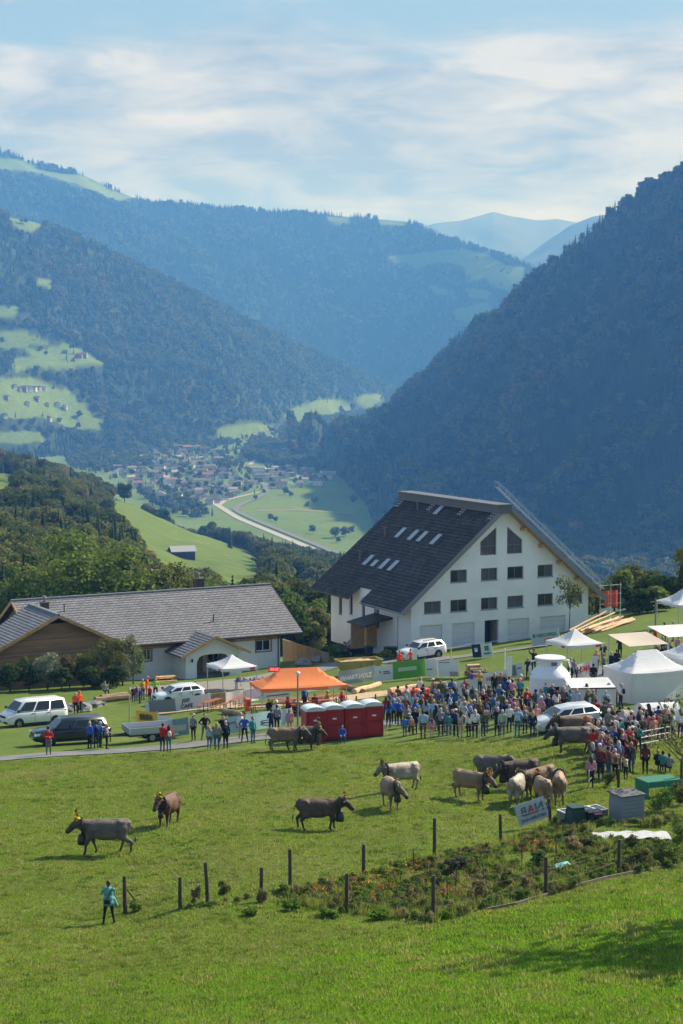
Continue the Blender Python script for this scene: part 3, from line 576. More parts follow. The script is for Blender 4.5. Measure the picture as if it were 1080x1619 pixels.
def window(par, to3, h, frame=FRAMEG, glass=GLASS, sill=SHEET, cols=2, fw=0.07, depth=0.16, name='window', casing=None):
    u0, v0, u1, v1 = h; b = MB()
    def bx(bb, a, c, d, e, y0, y1, m=0):
        vs = [to3(*p, y) for y in (y0, y1) for p in ((a, c), (d, c), (d, e), (a, e))]; bb.add(vs, [(0, 3, 2, 1), (4, 5, 6, 7), (0, 1, 5, 4), (1, 2, 6, 5), (2, 3, 7, 6), (3, 0, 4, 7)], m)
    for (a, c, d, e) in ((u0, v0, u1, v0 + fw), (u0, v1 - fw, u1, v1), (u0, v0 + fw, u0 + fw, v1 - fw), (u1 - fw, v0 + fw, u1, v1 - fw)): bx(b, a, c, d, e, depth, depth + 0.07)
    for k in range(1, cols): x = u0 + (u1 - u0) * k / cols; bx(b, x - fw * 0.5, v0 + fw, x + fw * 0.5, v1 - fw, depth + 0.003, depth + 0.067)
    w = b.build(name, frame, par)
    for k in range(cols):
        g = MB(); a = u0 + (u1 - u0) * k / cols + fw * 0.5; d = u0 + (u1 - u0) * (k + 1) / cols - fw * 0.5
        g.add([to3(a, v0 + fw * 0.6, depth + 0.04), to3(d, v0 + fw * 0.6, depth + 0.04), to3(d, v1 - fw * 0.6, depth + 0.04), to3(a, v1 - fw * 0.6, depth + 0.04)], [(0, 1, 2, 3)]); g.build('pane', glass if not isinstance(glass, (list, tuple)) else glass[k % len(glass)], w)
    if sill: s = MB(); bx(s, u0 - 0.06, v0 - 0.06, u1 + 0.06, v0 - 0.002, -0.06, depth); s.build('sill', sill, w)
    if casing:
        c = MB(); cw = 0.13
        for (a, cc, d, e) in ((u0 - cw, v0 - cw, u1 + cw, v0 - 0.003), (u0 - cw, v1 + 0.003, u1 + cw, v1 + cw), (u0 - cw, v0, u0 - 0.003, v1), (u1 + 0.003, v0, u1 + cw, v1)): bx(c, a, cc, d, e, -0.045, 0.02)
        c.build('casing', casing, w)
    return w
def roof_slope(par, name, p0, p1, q0, q1, m, under, cw, ch, thick=0.22, stagger=True):
    """a roof plane from eave p0-p1 up to ridge q0-q1: a board deck with overlapping tiles laid on it course by course"""
    p0, p1, q0, q1 = map(Vector, (p0, p1, q0, q1)); n = (p1 - p0).cross(q0 - p0).normalized(); n = n if n.z > 0 else -n
    b = MB(); dn = n * -thick
    b.add([p0, p1, q1, q0, p0 + dn, p1 + dn, q1 + dn, q0 + dn], [(3, 2, 1, 0), (4, 5, 6, 7), (0, 1, 5, 4), (1, 2, 6, 5), (2, 3, 7, 6), (3, 0, 4, 7)]); deck = b.build(name, under, par)
    L_ = max((p1 - p0).length, (q1 - q0).length); H_ = ((q0 - p0).length + (q1 - p1).length) / 2; nr = max(2, int(H_ / ch)); vs, fs = [], []
    rnd = random.Random(3)
    for r in range(nr):
        t0, t1 = r / nr, min(1.0, (r + 1.18) / nr); a0, a1, c0, c1 = p0.lerp(q0, t0), p1.lerp(q1, t0), p0.lerp(q0, t1), p1.lerp(q1, t1)
        nc = max(2, int((a1 - a0).length / cw)); off = 0.5 if (stagger and r % 2) else 0.0
        for k in range(-1 if off else 0, nc):
            s0, s1 = max(0, (k + off + 0.03) / nc), min(1, (k + off + 0.97) / nc)
            if s1 - s0 < 0.002: continue
            j = rnd.random() * 0.012; lo = 0.055 + j; hi = 0.012; e0, e1, f0, f1 = a0.lerp(a1, s0), a0.lerp(a1, s1), c0.lerp(c1, s0), c0.lerp(c1, s1); i = len(vs)
            vs += [e0 + n * 0.004, e1 + n * 0.004, e0 + n * lo, e1 + n * lo, f0 + n * hi, f1 + n * hi]
            fs += [(i, i + 1, i + 3, i + 2), (i + 2, i + 3, i + 5, i + 4), (i, i + 2, i + 4), (i + 1, i + 5, i + 3)]
    me = mesh('tile_covering', vs, fs); o = link('tile_covering', me, deck, [m]); o['kind'] = 'stuff'; return deck
def plane_pick(org, e1, px, py):
    """pixel -> (u along e1, height) on the upright plane through org"""
    e1 = Vector(e1); n = Vector((-e1.y, e1.x, 0)); r = at(px, py, 1.0); t = n.dot(Vector(org)) / n.dot(r); p = r * t; return (p - Vector(org)).dot(e1), p.z - org[2]
def white_house():
    A = at(650, 1032, 182.0); a = R(27.1); e1 = Vector((math.cos(a), math.sin(a), 0)); e = empty('white_house', A, a)
    tag(e, 'large white rendered house with steep dark tiled roof and many windows in its gable', 'house')
    Wd, Ln, EH, AP, OV = 20.6, 17.2, 5.25, 13.75, 1.55; sl = (AP - EH) / (Wd / 2)
    pk = lambda px, py: plane_pick(A, e1, px, py); zx = lambda u: 480 + u * 0.5556; zy = lambda v: 740 + v * 0.5556
    def rect(u0, v0, u1, v1):
        (a0, b0), (a1, b1) = pk(zx(u0), zy(v1)), pk(zx(u1), zy(v0)); return (a0, b0, a1, b1)
    f3 = lambda u, v, d: (u, d, v)
    wins = [rect(*q) for q in ((418, 290, 465, 327), (505, 284, 552, 321), (580, 278, 626, 316), (666, 272, 710, 310), (343, 378, 391, 416), (418, 373, 465, 410), (505, 367, 552, 405), (580, 361, 626, 398), (666, 356, 710, 391))]
    # rows share one sill and head height, as built
    r2 = np.mean([(w[1], w[3]) for w in wins[:4]], 0); r1 = np.mean([(w[1], w[3]) for w in wins[4:]], 0)
    wins = [(w[0], r2[0], w[2], r2[1]) for w in wins[:4]] + [(w[0], r1[0], w[2], r1[1]) for w in wins[4:]]; dx = wins[8][0] - wins[7][0]; wins.append((wins[8][0] + dx, r1[0], wins[8][2] + dx, r1[1]))
    gar = [rect(*q) for q in ((330, 477, 395, 530), (422, 469, 487, 530), (580, 456, 642, 520), (672, 447, 745, 510))]; gar = [(g[0], 0.0, g[2], 2.55) for g in gar]
    ent = rect(515, 462, 555, 520); ent = (ent[0], 0.02, ent[2], 2.6)
    tl, tr = rect(503, 176, 549, 250), rect(579, 168, 623, 244); tb = (tl[1] + tr[1]) / 2; tl = (tl[0], tb, tl[2], tb + 2.75); tr = (tr[0], tb, tr[2], tb + 2.75)
    b = MB(); gp = [(0, -1.2), (Wd, -1.2), (Wd, EH), (Wd / 2, AP), (0, EH)]
    wall(b, gp, wins + gar + [ent, tl, tr], f3, 0.28)
    for q, s in ((tl, 1), (tr, -1)):                     # sloping heads of the two attic windows
        x0, x1 = (q[0], q[2]); zl = q[1] + 1.35
        tri = [(x0, zl), (x1, q[3]), (x0, q[3])] if s > 0 else [(x1, zl), (x1, q[3]), (x0, q[3])]
        b.prism(tri, 0.001, 0.27, axis=1)
    back = [(u, v) for u, v in gp]; b.add([(u, Ln, v) for u, v in back], [tuple(range(5))[::-1]])
    b.add([(Wd, 0, -1.2), (Wd, Ln, -1.2), (Wd, Ln, EH), (Wd, 0, EH)], [(0, 1, 2, 3)])
    sd = lambda u, v, d: (d, u, v)
    sw = [(9.6, 2.2, 10.3, 4.2), (12.3, 2.2, 13.0, 4.2), (14.7, 1.9, 15.4, 4.2), (6.6, 1.6, 7.2, 3.4)]
    wall(b, [(0, -1.2), (Ln, -1.2), (Ln, EH), (0, EH)], sw, sd, 0.28)
    b.build('wall', WHITE, e)
    for i, w in enumerate(wins): window(e, f3, w, glass=[[GLASS, BLIND], [BLIND, BLIND], [GLASS, GLASS]][(i * 7) % 3])
    for w in sw: window(e, sd, w, cols=1)
    for q, s in ((tl, 1), (tr, -1)):
        x0, x1 = q[0], q[2]; zl = q[1] + 1.35; fr = MB(); hi = lambda x: zl + (q[3] - zl) * ((x - x0) / (x1 - x0) if s > 0 else (x1 - x) / (x1 - x0))
        def strip(pts, y0=0.15, y1=0.22): fr.prism(pts, y0, y1, axis=1)
        xm = (x0 + x1) / 2
        for xx in (x0 + 0.04, xm, x1 - 0.04): strip([(xx - 0.04, q[1]), (xx + 0.04, q[1]), (xx + 0.04, hi(xx) - 0.03), (xx - 0.04, hi(xx) - 0.03)])
        strip([(x0, q[1]), (x1, q[1]), (x1, q[1] + 0.08), (x0, q[1] + 0.08)], 0.147, 0.223); strip([(x0, q[1] + 0.85), (x1, q[1] + 0.85), (x1, q[1] + 0.92), (x0, q[1] + 0.92)], 0.147, 0.223)
        strip([(x0, hi(x0) - 0.1), (x1, hi(x1) - 0.1), (x1, hi(x1)), (x0, hi(x0))], 0.144, 0.226)
        w = fr.build('window', FRAMEG, e)
        for (c0, c1) in ((x0 + 0.07, xm - 0.03), (xm + 0.03, x1 - 0.07)):
            g = MB(); g.add([(c0, 0.19, q[1] + 0.05), (c1, 0.19, q[1] + 0.05), (c1, 0.19, hi(c1)), (c0, 0.19, hi(c0))], [(0, 1, 2, 3)]); g.build('pane', GLASS, w)
    GD = mat('garage door', (0.62, 0.63, 0.64), 0.6, var=0.05)
    for g in gar:
        gd = MB(); n = 5
        for k in range(n): gd.box((g[0], 0.14, g[1] + (g[3] - g[1]) * k / n + 0.012), (g[2], 0.19, g[1] + (g[3] - g[1]) * (k + 1) / n))
        gd.build('garage_door', GD, e)
    d = MB(); d.box((ent[0] + 0.05, 1.5, 0), (ent[2] - 0.05, 1.56, 2.5)); d.build('entrance_door', DARKM, e)
    d = MB(); d.box((ent[0] - 0.02, 0.29, 0), (ent[0] - 0.005, 1.6, 2.62)); d.box((ent[2] + 0.005, 0.29, 0), (ent[2] + 0.02, 1.6, 2.62)); d.box((ent[0], 0.29, 2.61), (ent[2], 1.6, 2.63)); d.build('entrance_recess', CONC, e)
    # roof, with the cut-back stretch of eave on the left side
    z = lambda x: EH + sl * x if x < Wd / 2 else EH + sl * (Wd - x); rz = AP + 0.24; y0, y1 = -0.95, 19.1
    xe = -OV; n1, n2 = 7.6, 10.6
    for (ya, yb, x_) in ((y0, n1, xe), (n1, n2, -0.15), (n2, y1, xe)):
        dk = roof_slope(e, 'roof', (x_, yb, z(x_) + 0.24), (x_, ya, z(x_) + 0.24), (Wd / 2, yb, rz), (Wd / 2, ya, rz), TILE, DSHEET, 0.42, 0.42)
    roof_slope(e, 'roof', (Wd + OV, y0, z(Wd + OV) + 0.24), (Wd + OV, y1, z(Wd + OV) + 0.24), (Wd / 2, y0, rz), (Wd / 2, y1, rz), TILE, DSHEET, 0.42, 0.42)
    cap = MB(); cap.box((Wd / 2 - 1.15, y0 - 0.15, rz - 0.75), (Wd / 2 + 0.4, y1 + 0.15, rz + 0.02)); cap.box((Wd / 2 - 1.35, y0 - 0.25, rz + 0.023), (Wd / 2 + 0.5, y1 + 0.25, rz + 0.14)); cap.build('ridge_monitor', DSHEET, e)
    vb = MB()
    for s in (-1, 1):
        xo = Wd / 2 + s * (Wd / 2 + OV); vb.bar((Wd / 2 + s * 0.5, y0 - 0.05, AP - 0.18), (xo, y0 - 0.05, z(-OV) + 0.02), 0.10, 0.42)
    vb.build('bargeboard', mat('grey bargeboard', (0.20, 0.20, 0.205), 0.7), e)
    so = MB(); so.add([(Wd / 2 + 0.6, y0 + 0.05, z(Wd / 2 + 0.6) - 0.06), (Wd + OV, y0 + 0.05, z(Wd + OV) - 0.06), (Wd + OV, 0.0, z(Wd + OV) - 0.06), (Wd / 2 + 0.6, 0.0, z(Wd / 2 + 0.6) - 0.06)], [(0, 1, 2, 3)]); so.build('soffit', WOODL, e)
    for k in range(5):
        x = Wd / 2 + 2.2 + k * 2.15; p = MB(); p.box((x - 0.16, -0.85, z(x) - 0.55), (x + 0.16, -0.01, z(x) - 0.25)); p.build('purlin_end', WOODL, e)
    lk = MB()
    for k in range(4): x = 2.0 + 2.15 * k; lk.box((x - 0.13, -0.8, z(x) - 0.5), (x + 0.13, -0.01, z(x) - 0.24))
    lk.build('purlin_ends', FRAMEW, e)
    sky_m = mat('skylight glass', (0.26, 0.33, 0.38), 0.12, spec=0.7)
    on_roof = lambda t, y: Vector((xe + (Wd / 2 - xe) * t, y, z(xe) + 0.24 + (rz - z(xe) - 0.24) * t)); nrm = Vector((-sl, 0, 1)).normalized(); upv = (on_roof(1, 0) - on_roof(0, 0)).normalized()
    def rq(px, py):                                       # pixel -> (t, y) on the left roof slope
        o = e.matrix_basis.inverted(); c = o @ Vector((0, 0, 0)); dr = (o.to_3x3() @ at(px, py, 1.0)).normalized(); p0 = on_roof(0, 0); s = nrm.dot(p0 - c) / nrm.dot(dr); p = c + dr * s; return (p.x - xe) / (Wd / 2 - xe), p.y
    for (u, v) in ((388, 120), (278, 186), (314, 193), (340, 197), (378, 205), (186, 264), (204, 273), (232, 275), (257, 280)):
        t, y = rq(zx(u), zy(v)); c = on_roof(t, y) + nrm * 0.10; h_ = 0.62 if v not in (273,) else 0.4; sk = MB()
        sk.bar(c - upv * h_ * 1.25, c + upv * h_ * 1.25, 0.86, 0.10, up=nrm); k = sk.build('skylight', FRAMEG, e)
        g = MB(); cc = c + nrm * 0.058; ax = Vector((0, 1, 0)); g.add([cc - upv * h_ * 1.15 - ax * 0.36, cc - upv * h_ * 1.15 + ax * 0.36, cc + upv * h_ * 1.15 + ax * 0.36, cc + upv * h_ * 1.15 - ax * 0.36], [(0, 1, 2, 3)]); g.build('pane', sky_m, k)
    for (u, v) in ((325, 120), (232, 196), (161, 262)):
        t, y = rq(zx(u), zy(v)); c = on_roof(t, y); p = MB(); p.tube([c, c + Vector((0, 0, 0.85))], 0.11, 8); p.tube([c + Vector((0, 0, 0.85)), c + Vector((0, 0, 0.98))], 0.19, 8); p.build('vent_pipe', FRAMEG, e)
    SN = mat('pale roof hooks', (0.42, 0.42, 0.40), 0.8)
    for (u, v) in ((280, 95), (370, 105), (458, 118), (545, 130)):
        t, y = rq(zx(u), zy(v)); p = MB()
        for k in range(5):
            for s in (0, 1): c = on_roof(t - 0.05 + k * 0.022, y + (s - 0.5) * 0.45) + nrm * 0.06; p.bar(c - upv * 0.09, c + upv * 0.09, 0.22, 0.05, up=nrm)
        p.build('roof_vent_tiles', SN, e)
    gt = MB(); gt.tube([(xe - 0.08, y0, z(xe) + 0.08), (xe - 0.08, n1, z(xe) + 0.08)], 0.09, 6); gt.tube([(xe - 0.08, n1 - 0.3, z(xe)), (-0.1, n1 - 0.3, z(xe) - 0.5), (-0.12, n1 - 0.3, -0.5)], 0.06, 6); gt.build('gutter', SHEET, e)
    # lean-to canopy over the side door
    lt = MB(); lt.add([(-3.2, 3.6, 2.35), (-3.2, 7.4, 2.35), (-0.05, 7.4, 3.0), (-0.05, 3.6, 3.0), (-3.2, 3.6, 2.22), (-3.2, 7.4, 2.22), (-0.05, 7.4, 2.87), (-0.05, 3.6, 2.87)], [(0, 1, 2, 3), (7, 6, 5, 4), (0, 4, 5, 1), (0, 3, 7, 4), (1, 5, 6, 2)]); cn = lt.build('side_canopy', DARKM, e)
    lw = MB(); lw.box((-2.9, 7.0, -0.4), (-0.02, 7.15, 2.4)); lw.box((-2.95, 3.9, -0.4), (-2.8, 4.05, 2.3)); lw.build('canopy_wall', WOODL, cn)
    return e
WH = white_house()
def roof_ladder():
    a = R(27.1); e = empty('roof_ladder', WH.location, a); tag(e, 'long aluminium roofing ladder leaning up the right slope of the white house roof', 'ladder')
    AL = mat('aluminium', (0.62, 0.64, 0.66), 0.4, metal=0.6); x0, z0, x1, z1 = 22.0, 5.05, 9.2, 15.9; y = -0.75
    for s in (0, 0.45):
        b = MB(); b.bar((x0, y + s, z0), (x1, y + s, z1), 0.035, 0.05); b.build('rail', AL, e)
        b = MB(); b.bar((x0, y + s, z0 + 0.55), (x1, y + s, z1 + 0.55), 0.025, 0.03); b.build('hand_rail', AL, e)
    b = MB()
    for k in range(46):
        t = (k + 0.5) / 46; p = Vector((x0 + (x1 - x0) * t, y, z0 + (z1 - z0) * t)); b.bar(p, p + Vector((0, 0.45, 0)), 0.025)
        if k % 2 == 0: b.bar(p, p + Vector((0.25 * (1 if k % 4 else -1), 0, 0.55)), 0.018)
    b.build('rungs', AL, e)
    n = empty('safety_net', WH.location, a); tag(n, 'orange red safety netting on a scaffold at the right eave of the white house', 'net'); RN = mat('orange red netting', (0.72, 0.10, 0.04), 0.8, var=0.35, vscale=5)
    b = MB()
    for i in range(12):
        for j in range(8):
            
            x, z = 21.4 + i * 0.19, 3.2 + j * 0.21
            if z > 5.9 - 0.02 * i or (i < 3 and z < 4.6 - 0.3 * i): continue
            b.add([(x, -0.9 + 0.1 * math.sin(i * 1.1), z), (x + 0.17, -0.9 + 0.1 * math.sin(i * 1.1 + 1), z), (x + 0.17, -0.88 + 0.1 * math.sin(i * 1.1 + 1), z + 0.19), (x, -0.88 + 0.1 * math.sin(i * 1.1), z + 0.21)], [(0, 1, 2, 3)])
    b.build('netting', RN, n); b = MB()
    for x in (21.5, 22.8, 24.0): b.tube([(x, -0.8, 0.0), (x, -0.8, 5.6)], 0.03, 6)
    for zz in (3.5, 4.5, 5.4): b.tube([(21.4, -0.82, zz), (24.1, -0.82, zz)], 0.025, 6)
    b.build('scaffold_tube', AL, n)
roof_ladder()
def chalet():
    a = R(28.0); C = at(443, 1053, 186.0); e = empty('chalet', C, a)     # right front corner; x to the right, y to the back
    tag(e, 'long low white and timber chalet with grey tiled roofs and arched porch', 'house')
    e1 = Vector((math.cos(a), math.sin(a), 0)); EH, RY, RZ = 3.75, 6.2, 7.15; XL = -27.0
    pk = lambda px, py: plane_pick(C, e1, px, py); f3 = lambda u, v, d: (u, d, v)
    (u0, v0), (u1, v1) = pk(405, 1030), pk(428, 1011); wr = (u0, v0, u1, v1); (u0, _), (u1, _) = pk(227, 1030), pk(239, 1030); wl = (u0, v0, u1, v1)
    b = MB(); pd0, _ = pk(300, 1050); dr = (-9.3, 0.02, -8.3, 2.15); wi = (-7.7, 0.95, -6.6, 2.1)
    wall(b, [(XL, -0.8), (0, -0.8), (0, 2.75), (XL, 2.75)], [wr, wl, dr, wi], f3, 0.25)
    b.add([(0, 0, -0.8), (0, 12.4, -0.8), (0, 12.4, 2.75), (0, 0, 2.75)], [(0, 1, 2, 3)]); b.add([(XL, 12.4, -0.8), (0, 12.4, -0.8), (0, 12.4, 2.75), (XL, 12.4, 2.75)], [(3, 2, 1, 0)])
    b.build('wall', WHITE, e)
    for w in (wr, wl, wi): window(e, f3, w, frame=FRAMEW, sill=None, casing=WOOD, cols=2)
    d = MB(); d.box((dr[0], 0.1, 0.0), (dr[2], 0.18, 2.15)); d.build('door', WOODL, e)
    b = MB()
    for k in range(6):                                    # timber band under the eave, board by board
        z0 = 2.755 + k * 0.19; b.box((XL, -0.03 - 0.006 * (k % 2), z0), (0.03, 0.2, z0 + 0.182))
    b.build('timber_band', WOODL, e)
    b = MB()
    for k in range(24):                                   # right gable boards
        z0 = 2.755 + k * 0.19; hw = 6.2 * (1 - max(0, z0 + 0.19 - EH) / (RZ - EH)); 
        if hw > 0.2: b.box((-0.15, RY - hw, z0), (0.03 + 0.006 * (k % 2), RY + hw, z0 + 0.182))
    b.build('gable_boards', WOODL, e)
    ov = 1.05; ez = EH - ov * (RZ - EH) / RY + 0.2; xr = 2.0; xl = XL + 1.5
    roof_slope(e, 'roof', (xl, -ov, ez), (xr, -ov, ez), (xl, RY, RZ + 0.2), (xr, RY, RZ + 0.2), SLATE, DARKM, 0.60, 0.36)
    roof_slope(e, 'roof', (xl, 2 * RY + ov, ez), (xr, 2 * RY + ov, ez), (xl, RY, RZ + 0.2), (xr, RY, RZ + 0.2), SLATE, DARKM, 0.9, 0.6)
    b = MB(); b.bar((xl, RY, RZ + 0.26), (xr, RY, RZ + 0.26), 0.36, 0.14); b.build('ridge_cap', SHEET, e)
    b = MB(); b.tube([(xl, -ov - 0.07, ez - 0.06), (xr, -ov - 0.07, ez - 0.06)], 0.08, 6); b.tube([(-0.25, -0.95, ez - 0.08), (-0.25, -0.1, ez - 0.4), (-0.25, -0.1, -0.2)], 0.05, 6); b.build('gutter', DARKM, e)
    for s in (0, 1):
        b = MB(); b.bar((xr - 0.02 if s else xl + 0.02, -ov, ez - 0.12), (xr - 0.02 if s else xl + 0.02, RY, RZ + 0.1), 0.07, 0.3); b.bar((xr - 0.02 if s else xl + 0.02, 2 * RY + ov, ez - 0.12), (xr - 0.02 if s else xl + 0.02, RY, RZ + 0.1), 0.07, 0.3); b.build('bargeboard', WOODL if not s else DARKM, e)
    # left end gable, timber
    b = MB(); b.add([(XL + 2.2, 0, 0), (XL + 2.2, 12.4, 0), (XL + 2.2, 12.4, EH), (XL + 2.2, RY, RZ), (XL + 2.2, 0, EH)], [(0, 1, 2, 3, 4)]); b.build('end_wall', WOOD, e)
    # timber wing with its gable to the viewer
    inv = e.matrix_basis.inverted(); ap = inv @ at(92, 972, 172.0); re = inv @ at(218, 1026, 175.6); gx, gy = ap.x, ap.y + 0.7; az = ap.z; hw = re.x - ap.x; ezz = re.z; gb = -1.2
    s_ = (az - ezz) / hw; b = MB(); wx = hw - 0.9
    n = 40
    for k in range(n):
        z0 = gb + k * 0.185
        if z0 > az - 0.25: break
        w = min(wx, (az - 0.22 - z0 - 0.18) / s_)
        if w > 0.15: b.box((gx - w, gy - 0.008 * (k % 2), z0), (gx + w, gy + 0.15, z0 + 0.178))
    b.build('wing_boards', WOOD, e)
    b = MB(); b.box((gx + wx - 0.15, gy + 0.16, gb), (gx + wx, gy + 9.0, ezz + 0.7)); b.box((gx - wx, gy + 0.16, gb), (gx - wx + 0.15, gy + 9.0, ezz + 0.7)); b.build('wing_side_wall', WOOD, e)
    ry = RY - 1.2; fy = gy - 0.75
    for s in (1, -1):
        roof_slope(e, 'wing_roof', (gx + s * hw, fy, ezz), (gx + s * hw, ry - 3.2, ezz), (gx, fy, az), (gx, ry, az), SLATE, DARKM, 0.60, 0.36)
        b = MB(); b.bar((gx + s * 0.03, fy - 0.06, az - 0.14), (gx + s * hw, fy - 0.06, ezz - 0.14), 0.08, 0.30); b.build('wing_bargeboard', WOODL, e)
    b = MB(); b.bar((gx, fy, az + 0.05), (gx, ry, az + 0.05), 0.34, 0.12); b.build('wing_ridge_cap', SHEET, e)
    # porch
    px0, px1, pyf = -11.6, -5.9, -3.4; pa = 3.95; pe = 2.55; cx = (px0 + px1) / 2; b = MB(); ops = []
    (o0, _), (o1, _) = (pk(300, 1040), pk(350, 1040)); hwid = 1.72
    cols_ = 14; top = 2.35; arc = []
    for k in range(cols_ + 1):
        x = cx - hwid + 2 * hwid * k / cols_; f = abs(x - cx) / hwid; arc.append((x, top - 0.75 * (1 - math.sqrt(max(0, 1 - f ** 4)))))
    fr = lambda x: pe + (pa - pe) * (1 - abs(x - cx) / ((px1 - px0) / 2))
    for (y) in (pyf, pyf + 0.35):
        for k in range(cols_):
            (x0, z0), (x1, z1) = arc[k], arc[k + 1]
            if (x0 < cx < x1): b.add([(x0, y, z0), (cx, y, z0), (cx, y, pa), (x0, y, fr(x0))], [(0, 1, 2, 3)]); b.add([(cx, y, z1), (x1, y, z1), (x1, y, fr(x1)), (cx, y, pa)], [(0, 1, 2, 3)])
            else: b.add([(x0, y, z0), (x1, y, z1), (x1, y, fr(x1)), (x0, y, fr(x0))], [(0, 1, 2, 3)])
        for (x0, x1) in ((px0, cx - hwid), (cx + hwid, px1)): b.add([(x0, y, -0.8), (x1, y, -0.8), (x1, y, fr(x1)), (x0, y, fr(x0))], [(0, 1, 2, 3)])
    for k in range(cols_): (x0, z0), (x1, z1) = arc[k], arc[k + 1]; b.add([(x0, pyf, z0), (x1, pyf, z1), (x1, pyf + 0.35, z1), (x0, pyf + 0.35, z0)], [(0, 1, 2, 3)])
    for x in (cx - hwid, cx + hwid): b.add([(x, pyf, -0.8), (x, pyf + 0.35, -0.8), (x, pyf + 0.35, arc[0][1]), (x, pyf, arc[0][1])], [(0, 1, 2, 3)])
    for x in (px0, px1): b.add([(x, pyf, -0.8), (x, -0.001, -0.8), (x, -0.001, pe), (x, pyf, pe)], [(0, 1, 2, 3)])
    po = b.build('porch', WHITE, e)
    b = MB(); b.box((px0 + 0.05, pyf + 0.36, -0.5), (px1 - 0.05, -0.01, 0.02)); b.build('porch_floor', CONC, po)
    oh = 0.75; k = (pa - pe) / ((px1 - px0) / 2)
    for s in (1, -1):
        xe_ = cx + s * ((px1 - px0) / 2 + oh); roof_slope(e, 'porch_roof', (xe_, pyf - 0.7, pe - oh * k + 0.22), (xe_, 1.2, pe - oh * k + 0.22), (cx, pyf - 0.7, pa + 0.22), (cx, 2.4, pa + 0.22), SLATE, DARKM, 0.60, 0.36, thick=0.14)
        b = MB(); b.bar((cx, pyf - 0.74, pa + 0.13), (xe_, pyf - 0.74, pe - oh * k + 0.13), 0.07, 0.22); b.build('porch_bargeboard', WOODL, e)
    for x in (-11.0, -6.45): b = MB(); b.lathe([(0.02, 0.3), (0.09, 0.28), (0.08, 0.0), (0.02, -0.03)], 8, c=(x, pyf - 0.16, 1.75)); b.box((x - 0.03, pyf - 0.14, 1.9), (x + 0.03, pyf, 1.96)); b.build('wall_lantern', DARKM, e)
    # chimneys and vents
    BR = mat('chimney cladding', (0.075, 0.05, 0.045), 0.7, var=0.2)
    def chim(x, y, h, w): 
        zr = RZ - abs(y - RY) * (RZ - EH) / RY + 0.1; b = MB(); b.box((x - w, y - w, zr - 0.6), (x + w, y + w, zr + h)); b.box((x - w - 0.06, y - w - 0.06, zr + h + 0.002), (x + w + 0.06, y + w + 0.06, zr + h + 0.1)); c = b.build('chimney', BR, e)
        b = MB(); b.lathe([(0.13, 0.0), (0.13, 0.35), (0.22, 0.36), (0.16, 0.55), (0.02, 0.62)], 10, c=(x, y, zr + h + 0.102)); b.build('chimney_cowl', SHEET, c)
    chim(-23.2, 3.2, 1.75, 0.33); chim(-5.6, RY + 1.0, 1.5, 0.45)
    for (x, y) in ((-20.9, 4.2), (-6.6, 1.3)): zr = RZ - abs(y - RY) * (RZ - EH) / RY + 0.15; b = MB(); b.tube([(x, y, zr), (x, y, zr + 0.85)], 0.055, 7); b.build('vent_pipe', DARKM, e)
    return e
CH = chalet()
# ------------------------------------------------------------------ paved ground: lane, yard, tracks
ASPH = mat('asphalt', (0.15, 0.15, 0.155), 0.9, var=0.18, vscale=0.8, bump=0.2, bscale=30)
GRAVEL = mat('gravel', (0.20, 0.185, 0.165), 0.95, var=0.25, vscale=2.5, bump=0.4, bscale=25)
DIRT = mat('trodden earth', (0.20, 0.155, 0.10), 0.95, var=0.3, vscale=1.6, bump=0.3)
CHIPS = mat('wood chips', (0.42, 0.31, 0.18), 0.95, var=0.35, vscale=4, bump=0.5)
def strip(name, pts, m, label, lift=0.03, kind='structure', cross=7):
    """a path laid over the hillside: pts (px, py, half width in metres), draped on the ground"""
    c = [on(p[0], p[1]) for p in pts]; w = [p[2] for p in pts]; n = max(2, int(sum((c[i + 1] - c[i]).length for i in range(len(c) - 1)) / 1.0)); t = np.linspace(0, len(c) - 1, n)
    X = np.interp(t, range(len(c)), [p.x for p in c]); Y = np.interp(t, range(len(c)), [p.y for p in c]); Wd = np.interp(t, range(len(c)), w)
    for _ in range(6): X[1:-1] = (X[:-2] + 2 * X[1:-1] + X[2:]) / 4; Y[1:-1] = (Y[:-2] + 2 * Y[1:-1] + Y[2:]) / 4
    dx, dy = np.gradient(X), np.gradient(Y); L_ = np.hypot(dx, dy) + 1e-6; nx, ny = -dy / L_, dx / L_; s = np.linspace(-1, 1, cross)
    ed = 1 + 0.12 * fbm(t * 3.1, t * 0, 2, 4); PX = X[:, None] + nx[:, None] * s * (Wd * ed)[:, None]; PY = Y[:, None] + ny[:, None] * s * (Wd * ed)[:, None]
    V = np.stack([PX, PY, gz(PX, PY) + lift], -1).reshape(-1, 3); I = np.arange(len(V)).reshape(n, cross); Fc = np.stack([I[:-1, :-1], I[1:, :-1], I[1:, 1:], I[:-1, 1:]], -1).reshape(-1, 4)
    o = link(name, mesh(name, V, Fc, smooth=True), None, [m]); tag(o, label, kind=kind); return o
strip('road', [(-40, 1203, 1.5), (60, 1195, 1.5), (150, 1190, 1.5), (260, 1182, 1.6), (350, 1174, 1.6), (430, 1164, 1.6), (520, 1150, 1.6), (620, 1143, 1.6), (720, 1137, 1.6), (800, 1125, 1.6), (860, 1108, 1.7), (900, 1090, 1.8), (935, 1068, 1.9), (990, 1050, 1.8), (1060, 1035, 1.6), (1130, 1022, 1.6)], ASPH, 'narrow grey asphalt lane along the meadow', 0.05)
strip('yard', [(205, 1092, 3.0), (250, 1090, 5.5), (320, 1088, 6.5), (400, 1079, 6.0), (455, 1066, 4.0), (490, 1056, 2.5)], GRAVEL, 'gravel yard in front of the chalet', 0.05)
